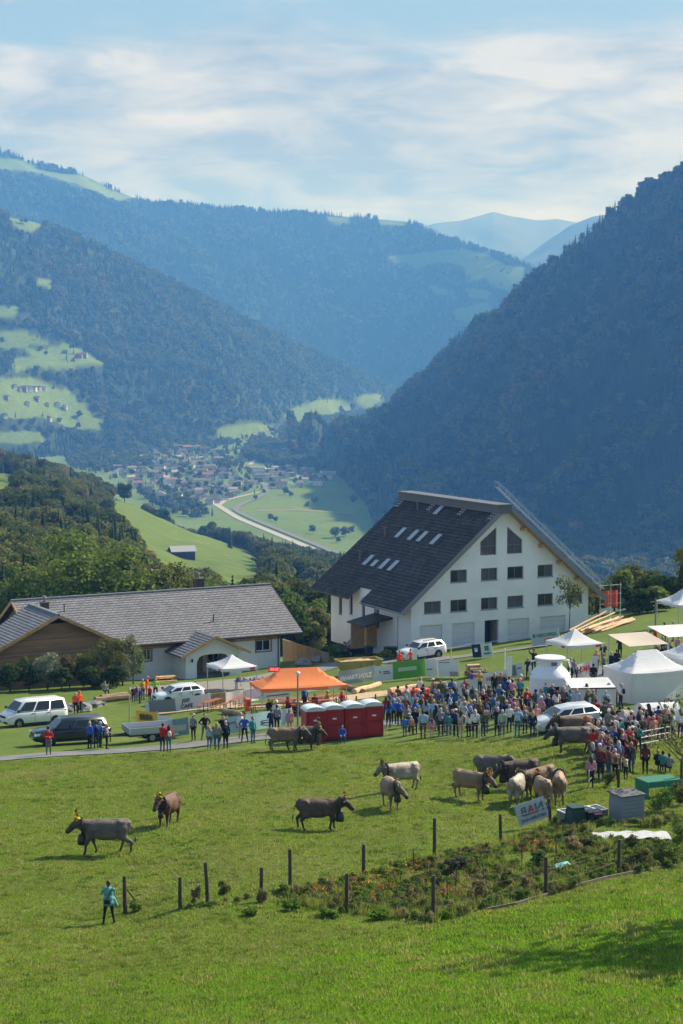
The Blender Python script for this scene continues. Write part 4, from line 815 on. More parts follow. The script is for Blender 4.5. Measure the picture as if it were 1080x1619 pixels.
strip('driveway', [(500, 1062, 1.2), (545, 1046, 2.2), (600, 1044, 2.6), (660, 1044, 2.8), (720, 1040, 1.6), (790, 1030, 1.2), (880, 1018, 1.0)], ASPH, 'asphalt forecourt before the garages of the white house', 0.05)
strip('sawdust_patch', [(250, 1128, 0.8), (330, 1118, 1.6), (430, 1116, 1.3), (520, 1108, 2.0), (600, 1096, 2.2), (680, 1092, 1.2)], CHIPS, 'trodden ground with pale sawdust around the tables and logs', 0.04)
strip('pallet_ground', [(760, 1112, 1.0), (840, 1118, 1.4), (980, 1160, 1.6), (1080, 1150, 1.8)], DIRT, 'bare trodden earth under the crowd', 0.035)
# ------------------------------------------------------------------ vehicles
TYRE = mat('tyre rubber', (0.018, 0.018, 0.018), 0.85); RIM = mat('alloy rim', (0.45, 0.46, 0.48), 0.35, metal=0.8); CGLASS = mat('car glass', (0.012, 0.016, 0.02), 0.05, spec=0.7)
LAMP = mat('headlamp glass', (0.7, 0.72, 0.75), 0.15, spec=0.7); TAIL = mat('tail lamp', (0.45, 0.02, 0.02), 0.25); PLAST = mat('black plastic', (0.022, 0.022, 0.024), 0.6)
def paint(n, c, rough=0.28): return mat(n, c, rough, coat=0.6, spec=0.5)
def wheel(par, x, y, r, w=0.2):
    s = 1 if y > 0 else -1; b = MB(); prof = [(r * 0.62, -w / 2), (r * 0.95, -w / 2), (r, -w * 0.3), (r, w * 0.3), (r * 0.95, w / 2), (r * 0.62, w / 2)]; b.lathe(prof, 18, cap=False); 
    o = b.build('wheel', TYRE, par, smooth=False); o.location = (x, y, r); o.rotation_euler = (R(90), 0, 0)
    b = MB(); b.lathe([(0.001, -w * 0.22), (r * 0.62, -w * 0.3), (r * 0.62, w * 0.3), (0.001, w * 0.22)], 18, cap=False)
    for k in range(5): a = k * 1.2566; b.bar((0.05 * math.cos(a), 0.05 * math.sin(a), -s * w * 0.34), (r * 0.6 * math.cos(a), r * 0.6 * math.sin(a), -s * w * 0.34), 0.09, 0.03)
    b.build('rim', RIM, o)
def car(name, loc, rz, L_, Wd, H, pm, hood, belt, cab, wr, wb, label, cat, ride=0.24, bed=None, split=3, rack=False, front_ov=0.85, tint=CGLASS, ground=True):
    """nose at +x. hood: (x, z) of bonnet start/cowl; belt: shoulder height; cab: [(x, z)...] greenhouse outline from cowl over the roof to the tail"""
    e = empty(name, loc, rz); tag(e, label, cat)
    if ground:
        dx = Vector((math.cos(rz), math.sin(rz))); a = gz(loc[0] + dx.x * 1.4, loc[1] + dx.y * 1.4); b_ = gz(loc[0] - dx.x * 1.4, loc[1] - dx.y * 1.4)
        e.rotation_euler = (0, -math.atan2(a - b_, 2.8), rz); e.location.z = (a + b_) / 2 + 0.03
    xf, xb = L_ / 2, -L_ / 2; hw = Wd / 2
    st = [(xf, ride + 0.12, hood[0][1] - 0.22, 0.78), (xf - 0.07, ride + 0.04, hood[0][1] - 0.06, 0.9), (xf - 0.35, ride, hood[0][1], 0.97), (hood[1][0], ride, hood[1][1], 1.0), (0, ride, belt, 1.0), (xb + 0.4, ride, belt if not bed else bed, 1.0), (xb + 0.06, ride + 0.05, (belt if not bed else bed) - 0.03, 0.95), (xb, ride + 0.15, (belt if not bed else bed) - 0.12, 0.86)]
    vs, fs = [], []; n = 10
    for (x, zb, zt, k) in st:
        w = hw * k; r = 0.09
        vs += [(x, -w + 0.1, zb), (x, w - 0.1, zb), (x, w, zb + r), (x, w * 1.0, (zb + zt) / 2), (x, w * 0.985, zt - r * 1.6), (x, w * 0.93, zt - 0.02), (x, w * 0.3, zt + 0.015), (x, -w * 0.3, zt + 0.015), (x, -w * 0.93, zt - 0.02), (x, -w * 0.985, zt - r * 1.6), (x, -w, (zb + zt) / 2), (x, -w, zb + r)]
    n = 12
    for i in range(len(st) - 1):
        for k in range(n): fs.append((i * n + k, i * n + (k + 1) % n, (i + 1) * n + (k + 1) % n, (i + 1) * n + k))
    fs += [tuple(range(n)), tuple(range((len(st) - 1) * n, len(st) * n))[::-1]]
    # greenhouse
    b = MB(); b.add(vs, fs); m = len(cab); zr = max(c[1] for c in cab); ww = lambda z: hw * (0.95 - 0.17 * (z - belt) / max(0.1, zr - belt))
    ring = [(x, -ww(z), z) for x, z in cab] + [(x, ww(z), z) for x, z in cab]; base = [(x, z) for x, z in cab]
    b.add(ring, [tuple(range(m))[::-1], tuple(range(m, 2 * m))] + [(i, i + 1, m + i + 1, m + i) for i in range(m - 1)])
    body = b.build('body', pm, e, smooth=False)
    me = body.data; bm = bmesh.new(); bm.from_mesh(me); bmesh.ops.bevel(bm, geom=[q for q in bm.edges if len(q.link_faces) == 2 and q.calc_face_angle(0) > 0.6], offset=0.035, segments=2, affect='EDGES', clamp_overlap=True); bm.to_mesh(me); bm.free(); me.polygons.foreach_set('use_smooth', np.ones(len(me.polygons), bool))
    # side glass between pillars
    zs = lambda x: np.interp(-x, [-c[0] for c in cab], [c[1] for c in cab]); x_hi = [c[0] for c in cab if c[1] > zr - 0.12]; zt, zb_ = zr - 0.13, belt + 0.05
    xa, xz = cab[0][0] - 0.10, cab[-1][0] + 0.12; f = lambda z: (z - belt) / (zr - belt)
    x_at = lambda z, front: (np.interp(z, [c[1] for c in cab[:2]], [c[0] for c in cab[:2]]) - 0.12) if front else (np.interp(z, [cab[-1][1], cab[-2][1]], [cab[-1][0], cab[-2][0]]) + 0.14)
    for s in (-1, 1):
        for k in range(split):
            def xx(z, t): return x_at(z, True) + (x_at(z, False) - x_at(z, True)) * t
            t0, t1 = k / split + 0.018, (k + 1) / split - 0.018; q = [(xx(zb_, t0), zb_), (xx(zb_, t1), zb_), (xx(zt, t1), zt), (xx(zt, t0), zt)]
            g = MB(); g.add([(x, s * (ww(z) + 0.012), z) for x, z in q], [(0, 1, 2, 3)]); g.build('side_window', tint, e)
        hd = MB(); hd.box((xf - 0.42, s * hw * 0.90 - 0.02, hood[0][1] - 0.26), (xf - 0.1, s * hw * 0.90 + 0.075 * s, hood[0][1] - 0.10)) if False else hd.prism([(xf - 0.40, hood[0][1] - 0.10), (xf - 0.04, hood[0][1] - 0.13), (xf + 0.005, hood[0][1] - 0.27), (xf - 0.3, hood[0][1] - 0.25)], s * hw * 0.55, s * hw * 0.965, axis=1); hd.build('headlight', LAMP, e)
        tl = MB(); zz = (bed or belt); tl.box((xb - 0.012, s * hw * 0.70 - 0.11, zz - 0.34), (xb + 0.3, s * hw * 0.70 + 0.16 * 1, zz - 0.08)) if s > 0 else tl.box((xb - 0.012, s * hw * 0.70 - 0.16, zz - 0.34), (xb + 0.3, s * hw * 0.70 + 0.11, zz - 0.08)); tl.build('tail_light', TAIL, e)
        mi = MB(); mi.box((cab[0][0] - 0.22, s * (hw + 0.02), belt + 0.03), (cab[0][0] - 0.06, s * (hw + 0.2), belt + 0.19)) if s > 0 else mi.box((cab[0][0] - 0.22, s * (hw + 0.2), belt + 0.03), (cab[0][0] - 0.06, s * (hw + 0.02), belt + 0.19)); mi.build('wing_mirror', PLAST, e)
        for x in (xf - front_ov, xf - front_ov - wb):
            a = MB(); a.lathe([(wr * 1.17, -0.012), (wr * 1.17, 0.012)], 20); o = a.build('wheel_arch', PLAST, e); o.location = (x, s * (hw * 0.995), wr * 1.05); o.rotation_euler = (R(90), 0, 0)
            wheel(e, x, s * (hw - 0.075), wr, 0.22)
        sl = MB(); sl.box((xf - front_ov - wb + wr * 1.2, s * hw - 0.05, ride - 0.02), (xf - front_ov - wr * 1.2, s * hw + 0.02, ride + 0.09)); sl.build('door_sill', PLAST, e)
        dl = MB()
        for k in (0.36, 0.66): x = cab[0][0] + (cab[-1][0] - cab[0][0]) * k; dl.box((x - 0.012, s * hw * 0.998 - 0.004, ride + 0.15), (x + 0.012, s * hw * 0.998 + 0.006, belt - 0.05)); dl.box((x + 0.08, s * hw * 0.998 - 0.004, belt - 0.18), (x + 0.26, s * hw * 0.998 + 0.025, belt - 0.14))
        dl.build('door_seam', PLAST, e)
    for i, nm in ((0, 'windscreen'), (m - 2, 'rear_window')):
        (xa, za), (xb2, zb2) = cab[i], cab[i + 1]; d = Vector((zb2 - za, 0, xa - xb2)).normalized() if i == 0 else Vector((-(za - zb2), 0, -(xb2 - xa))).normalized()
        d = Vector((abs(d.x) * (1 if i == 0 else -1), 0, abs(d.z))) * 0.012; q = []
        for t, sg in ((0.10, -1), (0.10, 1), (0.88, 1), (0.88, -1)): x, z = xa + (xb2 - xa) * t, za + (zb2 - za) * t; q.append(Vector((x, sg * (ww(z) - 0.10), z)) + d)
        g = MB(); g.add(q, [(0, 1, 2, 3)]); g.build(nm, tint, e)
    bu = MB(); bu.box((xf - 0.12, -hw * 0.8, ride + 0.08), (xf + 0.02, hw * 0.8, ride + 0.24)); bu.box((xb - 0.02, -hw * 0.8, ride + 0.12), (xb + 0.1, hw * 0.8, ride + 0.28)); bu.build('bumper', PLAST if not rack else pm, e)
    gr = MB(); gr.box((xf - 0.05, -hw * 0.48, hood[0][1] - 0.30), (xf + 0.012, hw * 0.48, hood[0][1] - 0.14)); gr.build('grille', PLAST, e)
    for x in (xf + 0.022, xb - 0.028): np_ = MB(); np_.box((x - 0.006, -0.26, ride + 0.13), (x + 0.006, 0.26, ride + 0.24)); np_.build('number_plate', LAMP, e)
    if rack:
        for s in (-1, 1): k = MB(); k.bar((cab[1][0] - 0.2, s * (ww(zr) - 0.08), zr + 0.06), (cab[-2][0] + 0.1, s * (ww(zr) - 0.08), zr + 0.06), 0.05, 0.06); k.build('roof_rail', SHEET, e)
    if bed:
        k = MB(); k.box((xb + 0.1, -hw * 0.9, bed - 0.015), (cab[-1][0] - 0.05, hw * 0.9, bed + 0.012)); k.build('load_bed', PLAST, e)
    return e
p = on(52, 1146); car('van', p, R(180 + 36), 5.0, 1.9, 1.95, paint('white van paint', (0.72, 0.74, 0.74)), [(2.4, 1.0), (1.75, 1.18)], 1.18, [(1.85, 1.18), (1.15, 1.93), (0.2, 2.0), (-2.2, 1.97), (-2.45, 1.15)], 0.34, 3.0, 'white passenger van parked on the grass at the left edge', 'van', front_ov=0.9)
p = on(108, 1178); car('pickup_truck', p + Vector((0, 0.9, 0)), R(180 + 22), 5.2, 1.86, 1.8, paint('black pickup paint', (0.012, 0.015, 0.02)), [(2.5, 1.05), (1.3, 1.16)], 1.16, [(1.35, 1.16), (0.65, 1.76), (-0.1, 1.83), (-2.1, 1.80), (-2.5, 1.14)], 0.39, 3.05, 'black double cab pickup with hardtop parked beside the lane', 'pickup truck', ride=0.36, front_ov=0.95)
p = on(668, 1043); car('suv', p + Vector((0, 0.8, 0)), R(180 + 30), 4.5, 1.85, 1.7, paint('white suv paint', (0.8, 0.8, 0.8)), [(2.2, 1.05), (1.05, 1.14)], 1.14, [(1.1, 1.14), (0.45, 1.66), (-0.4, 1.73), (-1.75, 1.66), (-2.2, 1.14)], 0.37, 2.65, 'white estate car with roof rails in front of the garages', 'car', ride=0.3, rack=True)
p = on(566, 1036); car('suv', p + Vector((0, 1.0, 0)), R(180 + 30), 4.4, 1.82, 1.62, paint('black car paint', (0.012, 0.014, 0.018)), [(2.1, 0.98), (1.0, 1.08)], 1.08, [(1.05, 1.08), (0.4, 1.56), (-0.4, 1.62), (-1.6, 1.56), (-2.15, 1.08)], 0.35, 2.6, 'black car parked at the left wall of the white house', 'car', ride=0.26)
p = on(898, 1156); car('hatchback', p + Vector((0, 1.0, 0)), R(180 + 14), 4.2, 1.78, 1.5, paint('silver car paint', (0.55, 0.60, 0.62), 0.3), [(2.0, 0.86), (0.95, 1.0)], 1.0, [(1.15, 1.0), (0.35, 1.42), (-0.5, 1.5), (-1.6, 1.45), (-2.08, 1.0)], 0.33, 2.6, 'silver blue hatchback standing among the crowd behind two cows', 'car', ride=0.2)
p = on(281, 1112); car('hatchback', p + Vector((0, 0.6, 0)), R(180 + 24), 4.0, 1.75, 1.45, paint('pale car paint', (0.62, 0.68, 0.70), 0.3), [(1.9, 0.86), (0.9, 1.0)], 1.0, [(1.1, 1.0), (0.35, 1.40), (-0.5, 1.46), (-1.5, 1.40), (-1.98, 1.0)], 0.33, 2.5, 'pale car half hidden behind grey and white banners', 'car', ride=0.2)
def trailer():
    p = on(242, 1172) + Vector((0, 0.6, 0)); rz = R(22); e = empty('flatbed_trailer', p, rz); tag(e, 'grey aluminium drop side trailer parked behind the black pickup', 'trailer'); AL = mat('dull aluminium', (0.42, 0.45, 0.48), 0.5, metal=0.3)
    b = MB(); b.box((-1.9, -0.95, 0.62), (1.9, 0.95, 0.70)); b.build('load_floor', AL, e)
    for (a, c) in (((-1.92, -0.99, 0.705), (1.92, -0.95, 1.08)), ((-1.92, 0.95, 0.705), (1.92, 0.99, 1.08)), ((-1.96, -0.95, 0.705), (-1.92, 0.95, 1.08)), ((1.92, -0.95, 0.705), (1.96, 0.95, 1.08))): b = MB(); b.box(a, c); b.build('side_board', AL, e, bevel=0.01)
    b = MB(); b.box((-1.9, -0.5, 0.45), (1.9, 0.5, 0.615)); b.bar((-1.8, -0.4, 0.5), (-3.2, 0, 0.5), 0.09); b.bar((-1.8, 0.4, 0.5), (-3.2, 0, 0.5), 0.09); b.bar((-3.0, 0, 0.1), (-3.0, 0, 0.8), 0.06); b.build('drawbar', DARKM, e)
    for x in (-0.35, 0.42):
        for y in (-0.8, 0.8): wheel(e, x, y, 0.33, 0.2)
    e.location.z = gz(p.x, p.y) + 0.03
trailer()
# ------------------------------------------------------------------ tents
def fabric(n, c, tr=0.25):
    if n in MATS: return MATS[n]
    m = mat(n, c, 0.8, var=0.05, vscale=1.2, bump=0.25, bscale=2.5); nt = m.node_tree; b = nt.nodes['Principled BSDF']; out = nt.nodes['Material Output']; t = nt.nodes.new('ShaderNodeBsdfTranslucent'); t.inputs[0].default_value = (*c, 1); mx = nt.nodes.new('ShaderNodeMixShader'); mx.inputs[0].default_value = tr
    nt.links.new(b.outputs[0], mx.inputs[1]); nt.links.new(t.outputs[0], mx.inputs[2]); nt.links.new(mx.outputs[0], out.inputs[0]); return m
TW = fabric('white tent cloth', (0.69, 0.70, 0.72)); TO = fabric('orange tent cloth', (0.88, 0.27, 0.09)); POLE = mat('tent pole', (0.6, 0.61, 0.62), 0.45, metal=0.4)
def tent_roof(w, l, z0, zp, ridge, sag=0.16, n=9):
    """hipped cloth roof w (x) by l (y) with a ridge of the given length along x, sides sagging inwards"""
    vs, fs = [], []; N_ = 2 * n
    for j in range(N_ + 1):
        for i in range(N_ + 1):
            u, v = i / n - 1, j / n - 1; m = max(abs(u), abs(v)); 
            x = u * w / 2; y = v * l / 2; hx = max(0.0, abs(x) - ridge / 2) / (w / 2 - ridge / 2); t = max(hx, abs(v)); s = 1 - t; z = z0 + (zp - z0) * (s - sag * math.sin(math.pi * s)) - 0.10 * (1 - abs(abs(u) - abs(v))) * 0 
            if m > 0.999: z -= 0.07 * (1 - min(abs(u), abs(v)) ** 2)
            vs.append((x, y, z))
    I = lambda i, j: j * (N_ + 1) + i
    for j in range(N_):
        for i in range(N_): fs.append((I(i, j), I(i + 1, j), I(i + 1, j + 1), I(i, j + 1)))
    return vs, fs
def tent(name, loc, rz, w, l, eave, peak, ridge, cloth, label, walls=(), logo=None, val=0.28):
    e = empty(name, loc, rz); tag(e, label, 'tent'); vs, fs = tent_roof(w, l, eave, peak, ridge); b = MB(); b.add(vs, fs); r = b.build('roof', cloth, e, smooth=False)
    b = MB(); k = 10
    for (a, c) in (((-1, -1), (1, -1)), ((1, -1), (1, 1)), ((1, 1), (-1, 1)), ((-1, 1), (-1, -1))):
        for i in range(k):
            q = [(a[0] + (c[0] - a[0]) * t, a[1] + (c[1] - a[1]) * t) for t in (i / k, (i + 1) / k)]; zt = [eave - 0.07 * (1 - (2 * t - 1) ** 2) for t in (i / k, (i + 1) / k)]
            b.add([(q[0][0] * w / 2, q[0][1] * l / 2, zt[0] - 0.004), (q[1][0] * w / 2, q[1][1] * l / 2, zt[1] - 0.004), (q[1][0] * w / 2 * 1.004, q[1][1] * l / 2 * 1.004, eave - val - 0.03 * math.sin(i * 2.1 + 1)), (q[0][0] * w / 2 * 1.004, q[0][1] * l / 2 * 1.004, eave - val - 0.03 * math.sin(i * 2.1))], [(0, 1, 2, 3)])
    b.build('valance', cloth, e)
    for sx in (-1, 1):
        for sy in (-1, 1):
            x, y = sx * (w / 2 - 0.06), sy * (l / 2 - 0.06); wp = Matrix.Rotation(rz, 3, 'Z') @ Vector((x, y, 0)); g = gz(loc[0] + wp.x, loc[1] + wp.y) - loc[2]
            b = MB(); b.box((x - 0.03, y - 0.03, g), (x + 0.03, y + 0.03, eave - 0.02)); b.build('leg', POLE, e)
    for s in walls:
        b = MB(); m = 12
        for i in range(m):
            t0, t1 = -1 + 2 * i / m, -1 + 2 * (i + 1) / m; wv = lambda t: 0.03 * math.sin(t * 9)
            f = {'front': lambda t, z: (t * (w / 2 - .02), -l / 2 + 0.03 + wv(t), z), 'back': lambda t, z: (t * (w / 2 - .02), l / 2 - 0.03 + wv(t), z), 'left': lambda t, z: (-w / 2 + 0.03 + wv(t), t * (l / 2 - .02), z), 'right': lambda t, z: (w / 2 - 0.03 + wv(t), t * (l / 2 - .02), z)}[s]
            b.add([f(t0, -0.6), f(t1, -0.6), f(t1, eave - 0.2), f(t0, eave - 0.2)], [(0, 1, 2, 3)])
        b.build('side_wall', cloth, e)
    if logo:
        for (sx, sy, sx2) in ((0.55, -1.012, 0.85), ):
            b = MB(); b.box((w / 2 * sx, -l / 2 * 1.004 - 0.015, eave - val + 0.02), (w / 2 * sx2, -l / 2 * 1.004 - 0.008, eave - 0.09)); b.build('logo_patch', logo, e)
            b = MB(); b.box((-w / 2 * 1.004 - 0.015, -l / 2 * 0.8, eave - val + 0.02), (-w / 2 * 1.004 - 0.008, -l / 2 * 0.5, eave - 0.09)); b.build('logo_patch', logo, e)
    return e
REDL = mat('red print', (0.65, 0.05, 0.04), 0.7)
p = on(367, 1090); tent('canopy_tent', p, R(28), 3.3, 3.3, 2.15, 3.05, 0.0, TW, 'white pop up canopy tent in the chalet yard', logo=REDL)
p = on(472, 1128); tent('canopy_tent', p, R(17), 6.4, 3.4, 2.25, 3.35, 2.9, TO, 'long bright orange canopy tent beside the red toilets', logo=mat('pale print', (0.85, 0.55, 0.42), 0.7))
p = on(908, 1058); tent('canopy_tent', p, R(24), 3.3, 3.3, 2.2, 3.25, 0.0, TW, 'white pop up canopy tent on the lawn behind the giant milk churn', logo=REDL)
p = on(1022, 1104); tent('marquee', p, R(24), 4.7, 3.7, 2.15, 3.35, 1.7, TW, 'large white marquee with closed side walls right of the milk churn', walls=('front', 'left', 'back'))
p = on(1100, 1085); tent('marquee', p, R(24), 4.4, 3.6, 2.3, 3.4, 1.2, TW, 'white marquee at the right edge joined behind the large one', walls=('front', 'left'))
p = on(1086, 990); tent('canopy_tent', p, R(20), 4.2, 4.0, 2.3, 3.7, 0.6, TW, 'white peaked tent at the upper right edge beside people in red')
def awning(name, px, py, w, l, z0, z1, rz, m, label, closed=False):
    p = on(px, py); e = empty(name, p, rz); tag(e, label, 'awning'); b = MB(); n = 8
    for i in range(n):
        for j in range(n):
            g = lambda u, v: ((u - .5) * w, (v - .5) * l, z0 + (z1 - z0) * v - 0.10 * math.sin(math.pi * u) * math.sin(math.pi * v)); b.add([g(i / n, j / n), g((i + 1) / n, j / n), g((i + 1) / n, (j + 1) / n), g(i / n, (j + 1) / n)], [(0, 1, 2, 3)])
    b.build('sheet', m, e)
    for x in (-w / 2 + 0.05, w / 2 - 0.05):
        for y, z in ((-l / 2 + 0.05, z0), (l / 2 - 0.05, z1)): b = MB(); b.box((x - 0.03, y - 0.03, -0.5), (x + 0.03, y + 0.03, z - 0.01)); b.build('leg', POLE, e)
    if closed:
        b = MB(); b.box((-w / 2, -l / 2 - 0.02, -0.6), (w / 2, -l / 2, z0 - 0.03)); b.box((-w / 2 - 0.02, -l / 2, -0.6), (-w / 2, l / 2, z0 - 0.03)); b.build('side_wall', TW, e)
        b = MB(); b.box((-w / 2 - 0.03, -l / 2 - 0.05, z0 - 0.06), (w / 2 + 0.03, -l / 2 - 0.022, z0 + 0.02)); b.box((w * 0.05 - 0.03, -l / 2 - 0.06, -0.3), (w * 0.05 + 0.03, -l / 2 - 0.023, z0)); b.build('frame', DARKM, e)
awning('awning', 1008, 1068, 3.4, 3.0, 2.5, 3.0, R(24), fabric('beige awning cloth', (0.52, 0.45, 0.37), 0.15), 'beige flat awning behind the large white marquee')
awning('awning', 1078, 1052, 4.2, 3.2, 2.5, 2.9, R(20), TW, 'pale flat awning over the tables at the right edge')
awning('market_stall', 932, 1122, 3.0, 2.2, 1.65, 1.95, R(6), TW, 'low white box stall with flat roof beside the milk churn', closed=True)
def dome():
    p = on(1040, 1150); e = empty('dome_tent', p, R(15)); tag(e, 'small white domed tent among the crowd at the right', 'tent'); b = MB(); n = 10; L_ = 2.5; r = 1.0
    for i in range(n):
        a0, a1 = math.pi * i / n, math.pi * (i + 1) / n; b.add([(-L_ / 2, -r * math.cos(a0), 0.6 + r * 0.95 * math.sin(a0)), (L_ / 2, -r * math.cos(a0), 0.6 + r * 0.95 * math.sin(a0)), (L_ / 2, -r * math.cos(a1), 0.6 + r * 0.95 * math.sin(a1)), (-L_ / 2, -r * math.cos(a1), 0.6 + r * 0.95 * math.sin(a1))], [(0, 1, 2, 3)])
    for x in (-L_ / 2, L_ / 2): b.add([(x, -r * math.cos(math.pi * i / n), 0.6 + r * 0.95 * math.sin(math.pi * i / n)) for i in range(n + 1)], [tuple(range(n + 1))])
    b.build('cover', TW, e, smooth=False); b = MB(); b.box((-L_ / 2, -r, -0.3), (L_ / 2, r, 0.598)); b.build('lower_wall', TW, e); b = MB()
    for x in (-L_ / 2, 0, L_ / 2): b.tube([(x, -r * 1.01 * math.cos(math.pi * i / n), 0.6 + r * 0.965 * math.sin(math.pi * i / n)) for i in range(n + 1)], 0.025, 5)
    b.build('hoop', POLE, e)
dome()
# ------------------------------------------------------------------ giant milk churn kiosk
def churn():
    p = on(869, 1116); e = empty('milk_churn_kiosk', p, R(10)); tag(e, 'giant white milk churn kiosk with a serving opening in the crowd', 'kiosk'); CW = mat('churn white', (0.70, 0.73, 0.75), 0.45, var=0.05, vscale=0.8); r = 1.38; n = 40
    b = MB(); prof = [(r, -0.3), (r, 1.95)]; open_ = (R(-115), R(-60)); z1 = 1.55
    for k in range(n):
        a0, a1 = 2 * math.pi * k / n - math.pi, 2 * math.pi * (k + 1) / n - math.pi; am = (a0 + a1) / 2; zb = z1 if open_[0] < am < open_[1] else -0.3
        for rr in (r, r - 0.08): b.add([(rr * math.cos(a0), rr * math.sin(a0), zb), (rr * math.cos(a1), rr * math.sin(a1), zb), (rr * math.cos(a1), rr * math.sin(a1), 2.05), (rr * math.cos(a0), rr * math.sin(a0), 2.05)], [(0, 1, 2, 3)])
        if zb > 0: b.add([(r * math.cos(a0), r * math.sin(a0), zb), (r * math.cos(a1), r * math.sin(a1), zb), ((r - .08) * math.cos(a1), (r - .08) * math.sin(a1), zb), ((r - .08) * math.cos(a0), (r - .08) * math.sin(a0), zb)], [(0, 1, 2, 3)])
    b.build('body', CW, e)
    b = MB(); b.lathe([(r + 0.03, 2.0), (r + 0.03, 2.08), (r * 0.97, 2.2), (r * 0.82, 2.5), (r * 0.66, 2.72), (r * 0.60, 2.8)], n, cap=False); b.build('shoulder', CW, e, smooth=True)
    b = MB(); b.lathe([(r * 0.60, 2.78), (r * 0.60, 3.2), (r * 0.74, 3.24), (r * 0.76, 3.36), (r * 0.70, 3.40), (r * 0.05, 3.42)], n); b.build('neck', CW, e)
    for s in (-1, 1): b = MB(); b.tube([(s * r * 0.66, 0, 3.2), (s * r * 0.95, 0, 3.1), (s * r * 1.05, 0, 2.7), (s * r * 1.02, 0, 2.2), (s * r * 0.9, -0.1 * s, 2.25)], 0.07, 8); b.build('handle', CW, e, smooth=True)
    b = MB(); b.lathe([(r + 0.02, 0.1), (r + 0.05, 0.14), (r + 0.02, 0.2)], n, cap=False)
    b = MB(); dk = mat('dark kiosk inside', (0.05, 0.045, 0.04), 0.9); b.box((-1.0, 0.2, -0.25), (0.9, 0.28, 2.0)); b.build('dark_inner_sheet', dk, e)  # dark sheet set behind the serving opening to give it a dark interior
    b = MB(); a = R(-63); c = Vector((r * math.cos(a), r * math.sin(a), 0)); d = Vector((0.85, -0.35, 0)); b.add([c + Vector((0, 0, -0.25)), c + d * 0.9 + Vector((0, 0, -0.25)), c + d * 0.9 + Vector((0, 0, 1.5)), c + Vector((0, 0, 1.5)), c + Vector((0.02, 0.05, -0.25)), c + d * 0.9 + Vector((0.02, 0.05, -0.25)), c + d * 0.9 + Vector((0.02, 0.05, 1.5)), c + Vector((0.02, 0.05, 1.5))], [(0, 1, 2, 3), (7, 6, 5, 4), (0, 4, 5, 1), (1, 5, 6, 2), (2, 6, 7, 3), (3, 7, 4, 0)]); b.build('door_leaf', CW, e)
    b = MB(); b.box((-0.15, -r * 0.63, 2.9), (0.25, -r * 0.597, 3.12)); b.build('neck_plate', FRAMEG, e)
    q = on(893, 1112) + Vector((0.3, 0, 0)); c = empty('wooden_crate_stack', q, R(10)); tag(c, 'tall light wood crate standing right of the milk churn', 'crate')
    for k in range(7): b = MB(); b.box((-0.3, -0.3, k * 0.24), (0.3, -0.27, k * 0.24 + 0.2)); b.box((-0.3, -0.27, k * 0.24), (-0.27, 0.3, k * 0.24 + 0.2)); b.box((0.27, -0.27, k * 0.24), (0.3, 0.3, k * 0.24 + 0.2)); b.build('slat', WOODL, c)
    b = MB(); b.box((-0.26, -0.26, -0.2), (0.26, 0.3, 1.66)); b.build('liner', WOODL, c)
churn()
# ------------------------------------------------------------------ toilets
def toilets():
    RED = mat('red toilet plastic', (0.36, 0.018, 0.016), 0.45, var=0.18, vscale=1.5, spec=0.4); RD = mat('red toilet door', (0.31, 0.014, 0.014), 0.42, var=0.12, vscale=1.5); ROOF = mat('white toilet roof', (0.55, 0.60, 0.63), 0.4, var=0.1)
    base = on(494, 1172); dirv = Vector((math.cos(R(17)), math.sin(R(17)), 0)); first = None
    def make():
        e = empty('portable_toilet', base, R(17)); w, d, h = 0.585, 0.6, 2.05
        b = MB(); b.box((-w, -d, 0.12), (w, d, h)); b.build('cabin', RED, e, bevel=0.03)
        for sx in (-1, 1):
            b = MB(); b.box((sx * w - 0.04, -d - 0.03, 0.12), (sx * w + 0.04, -d + 0.05, h)); b.build('corner_post', RED, e, bevel=0.012)
        b = MB(); b.box((-w + 0.08, -d - 0.022, 0.16), (w - 0.08, -d - 0.003, h - 0.12)); dr = b.build('door', RD, e, bevel=0.008)
        b = MB()
        for k in (0, 1): b.box((-w + 0.16, -d - 0.034, 0.3 + k * 0.86), (w - 0.16, -d - 0.0225, 1.0 + k * 0.80))
        b.build('door_panel', RED, dr, bevel=0.008); b = MB(); b.box((-0.13, -d - 0.05, 1.42), (0.13, -d - 0.035, 1.52)); b.build('door_sign', FRAMEW, dr); b = MB(); b.box((w - 0.22, -d - 0.07, 1.0), (w - 0.16, -d - 0.035, 1.14)); b.build('latch', PLAST, dr)
        b = MB(); n = 10
        prof = [(-w - 0.05, h)] + [(-(w + 0.05) * math.cos(math.pi * k / n), h + 0.04 + 0.24 * math.sin(math.pi * k / n)) for k in range(n + 1)] + [(w + 0.05, h)]; b.prism(prof, -d - 0.05, d + 0.05, axis=1); b.build('roof', ROOF, e)
        b = MB(); b.tube([(w - 0.15, d - 0.1, h), (w - 0.15, d - 0.1, h + 0.55)], 0.05, 8); b.build('vent_pipe', PLAST, e)
        b = MB(); b.box((-w, -d, 0.0), (w, d, 0.118)); b.build('skid', PLAST, e); return e
    labs = ['red portable toilet with white domed roof, leftmost of four, behind the led cow', 'red portable toilet with white domed roof, second from left of four', 'red portable toilet with white domed roof, third from left, someone sitting in front', 'red portable toilet with white domed roof, rightmost of four, next to the crowd']
    for k in range(4):
        t = make() if k == 0 else copy_tree(first); first = first or t
        q = base + dirv * (1.31 * k); t.location = (q.x, q.y, gz(q.x, q.y) - 0.02); t.rotation_euler = (R([0.4, -0.5, 0.6, 0.2][k]), R([0.5, -0.6, 0.3, -0.4][k]), R(17 + [1.5, -1, 0.5, -1.5][k])); tag(t, labs[k], 'portable toilet', 'row of red portable toilets')
toilets()
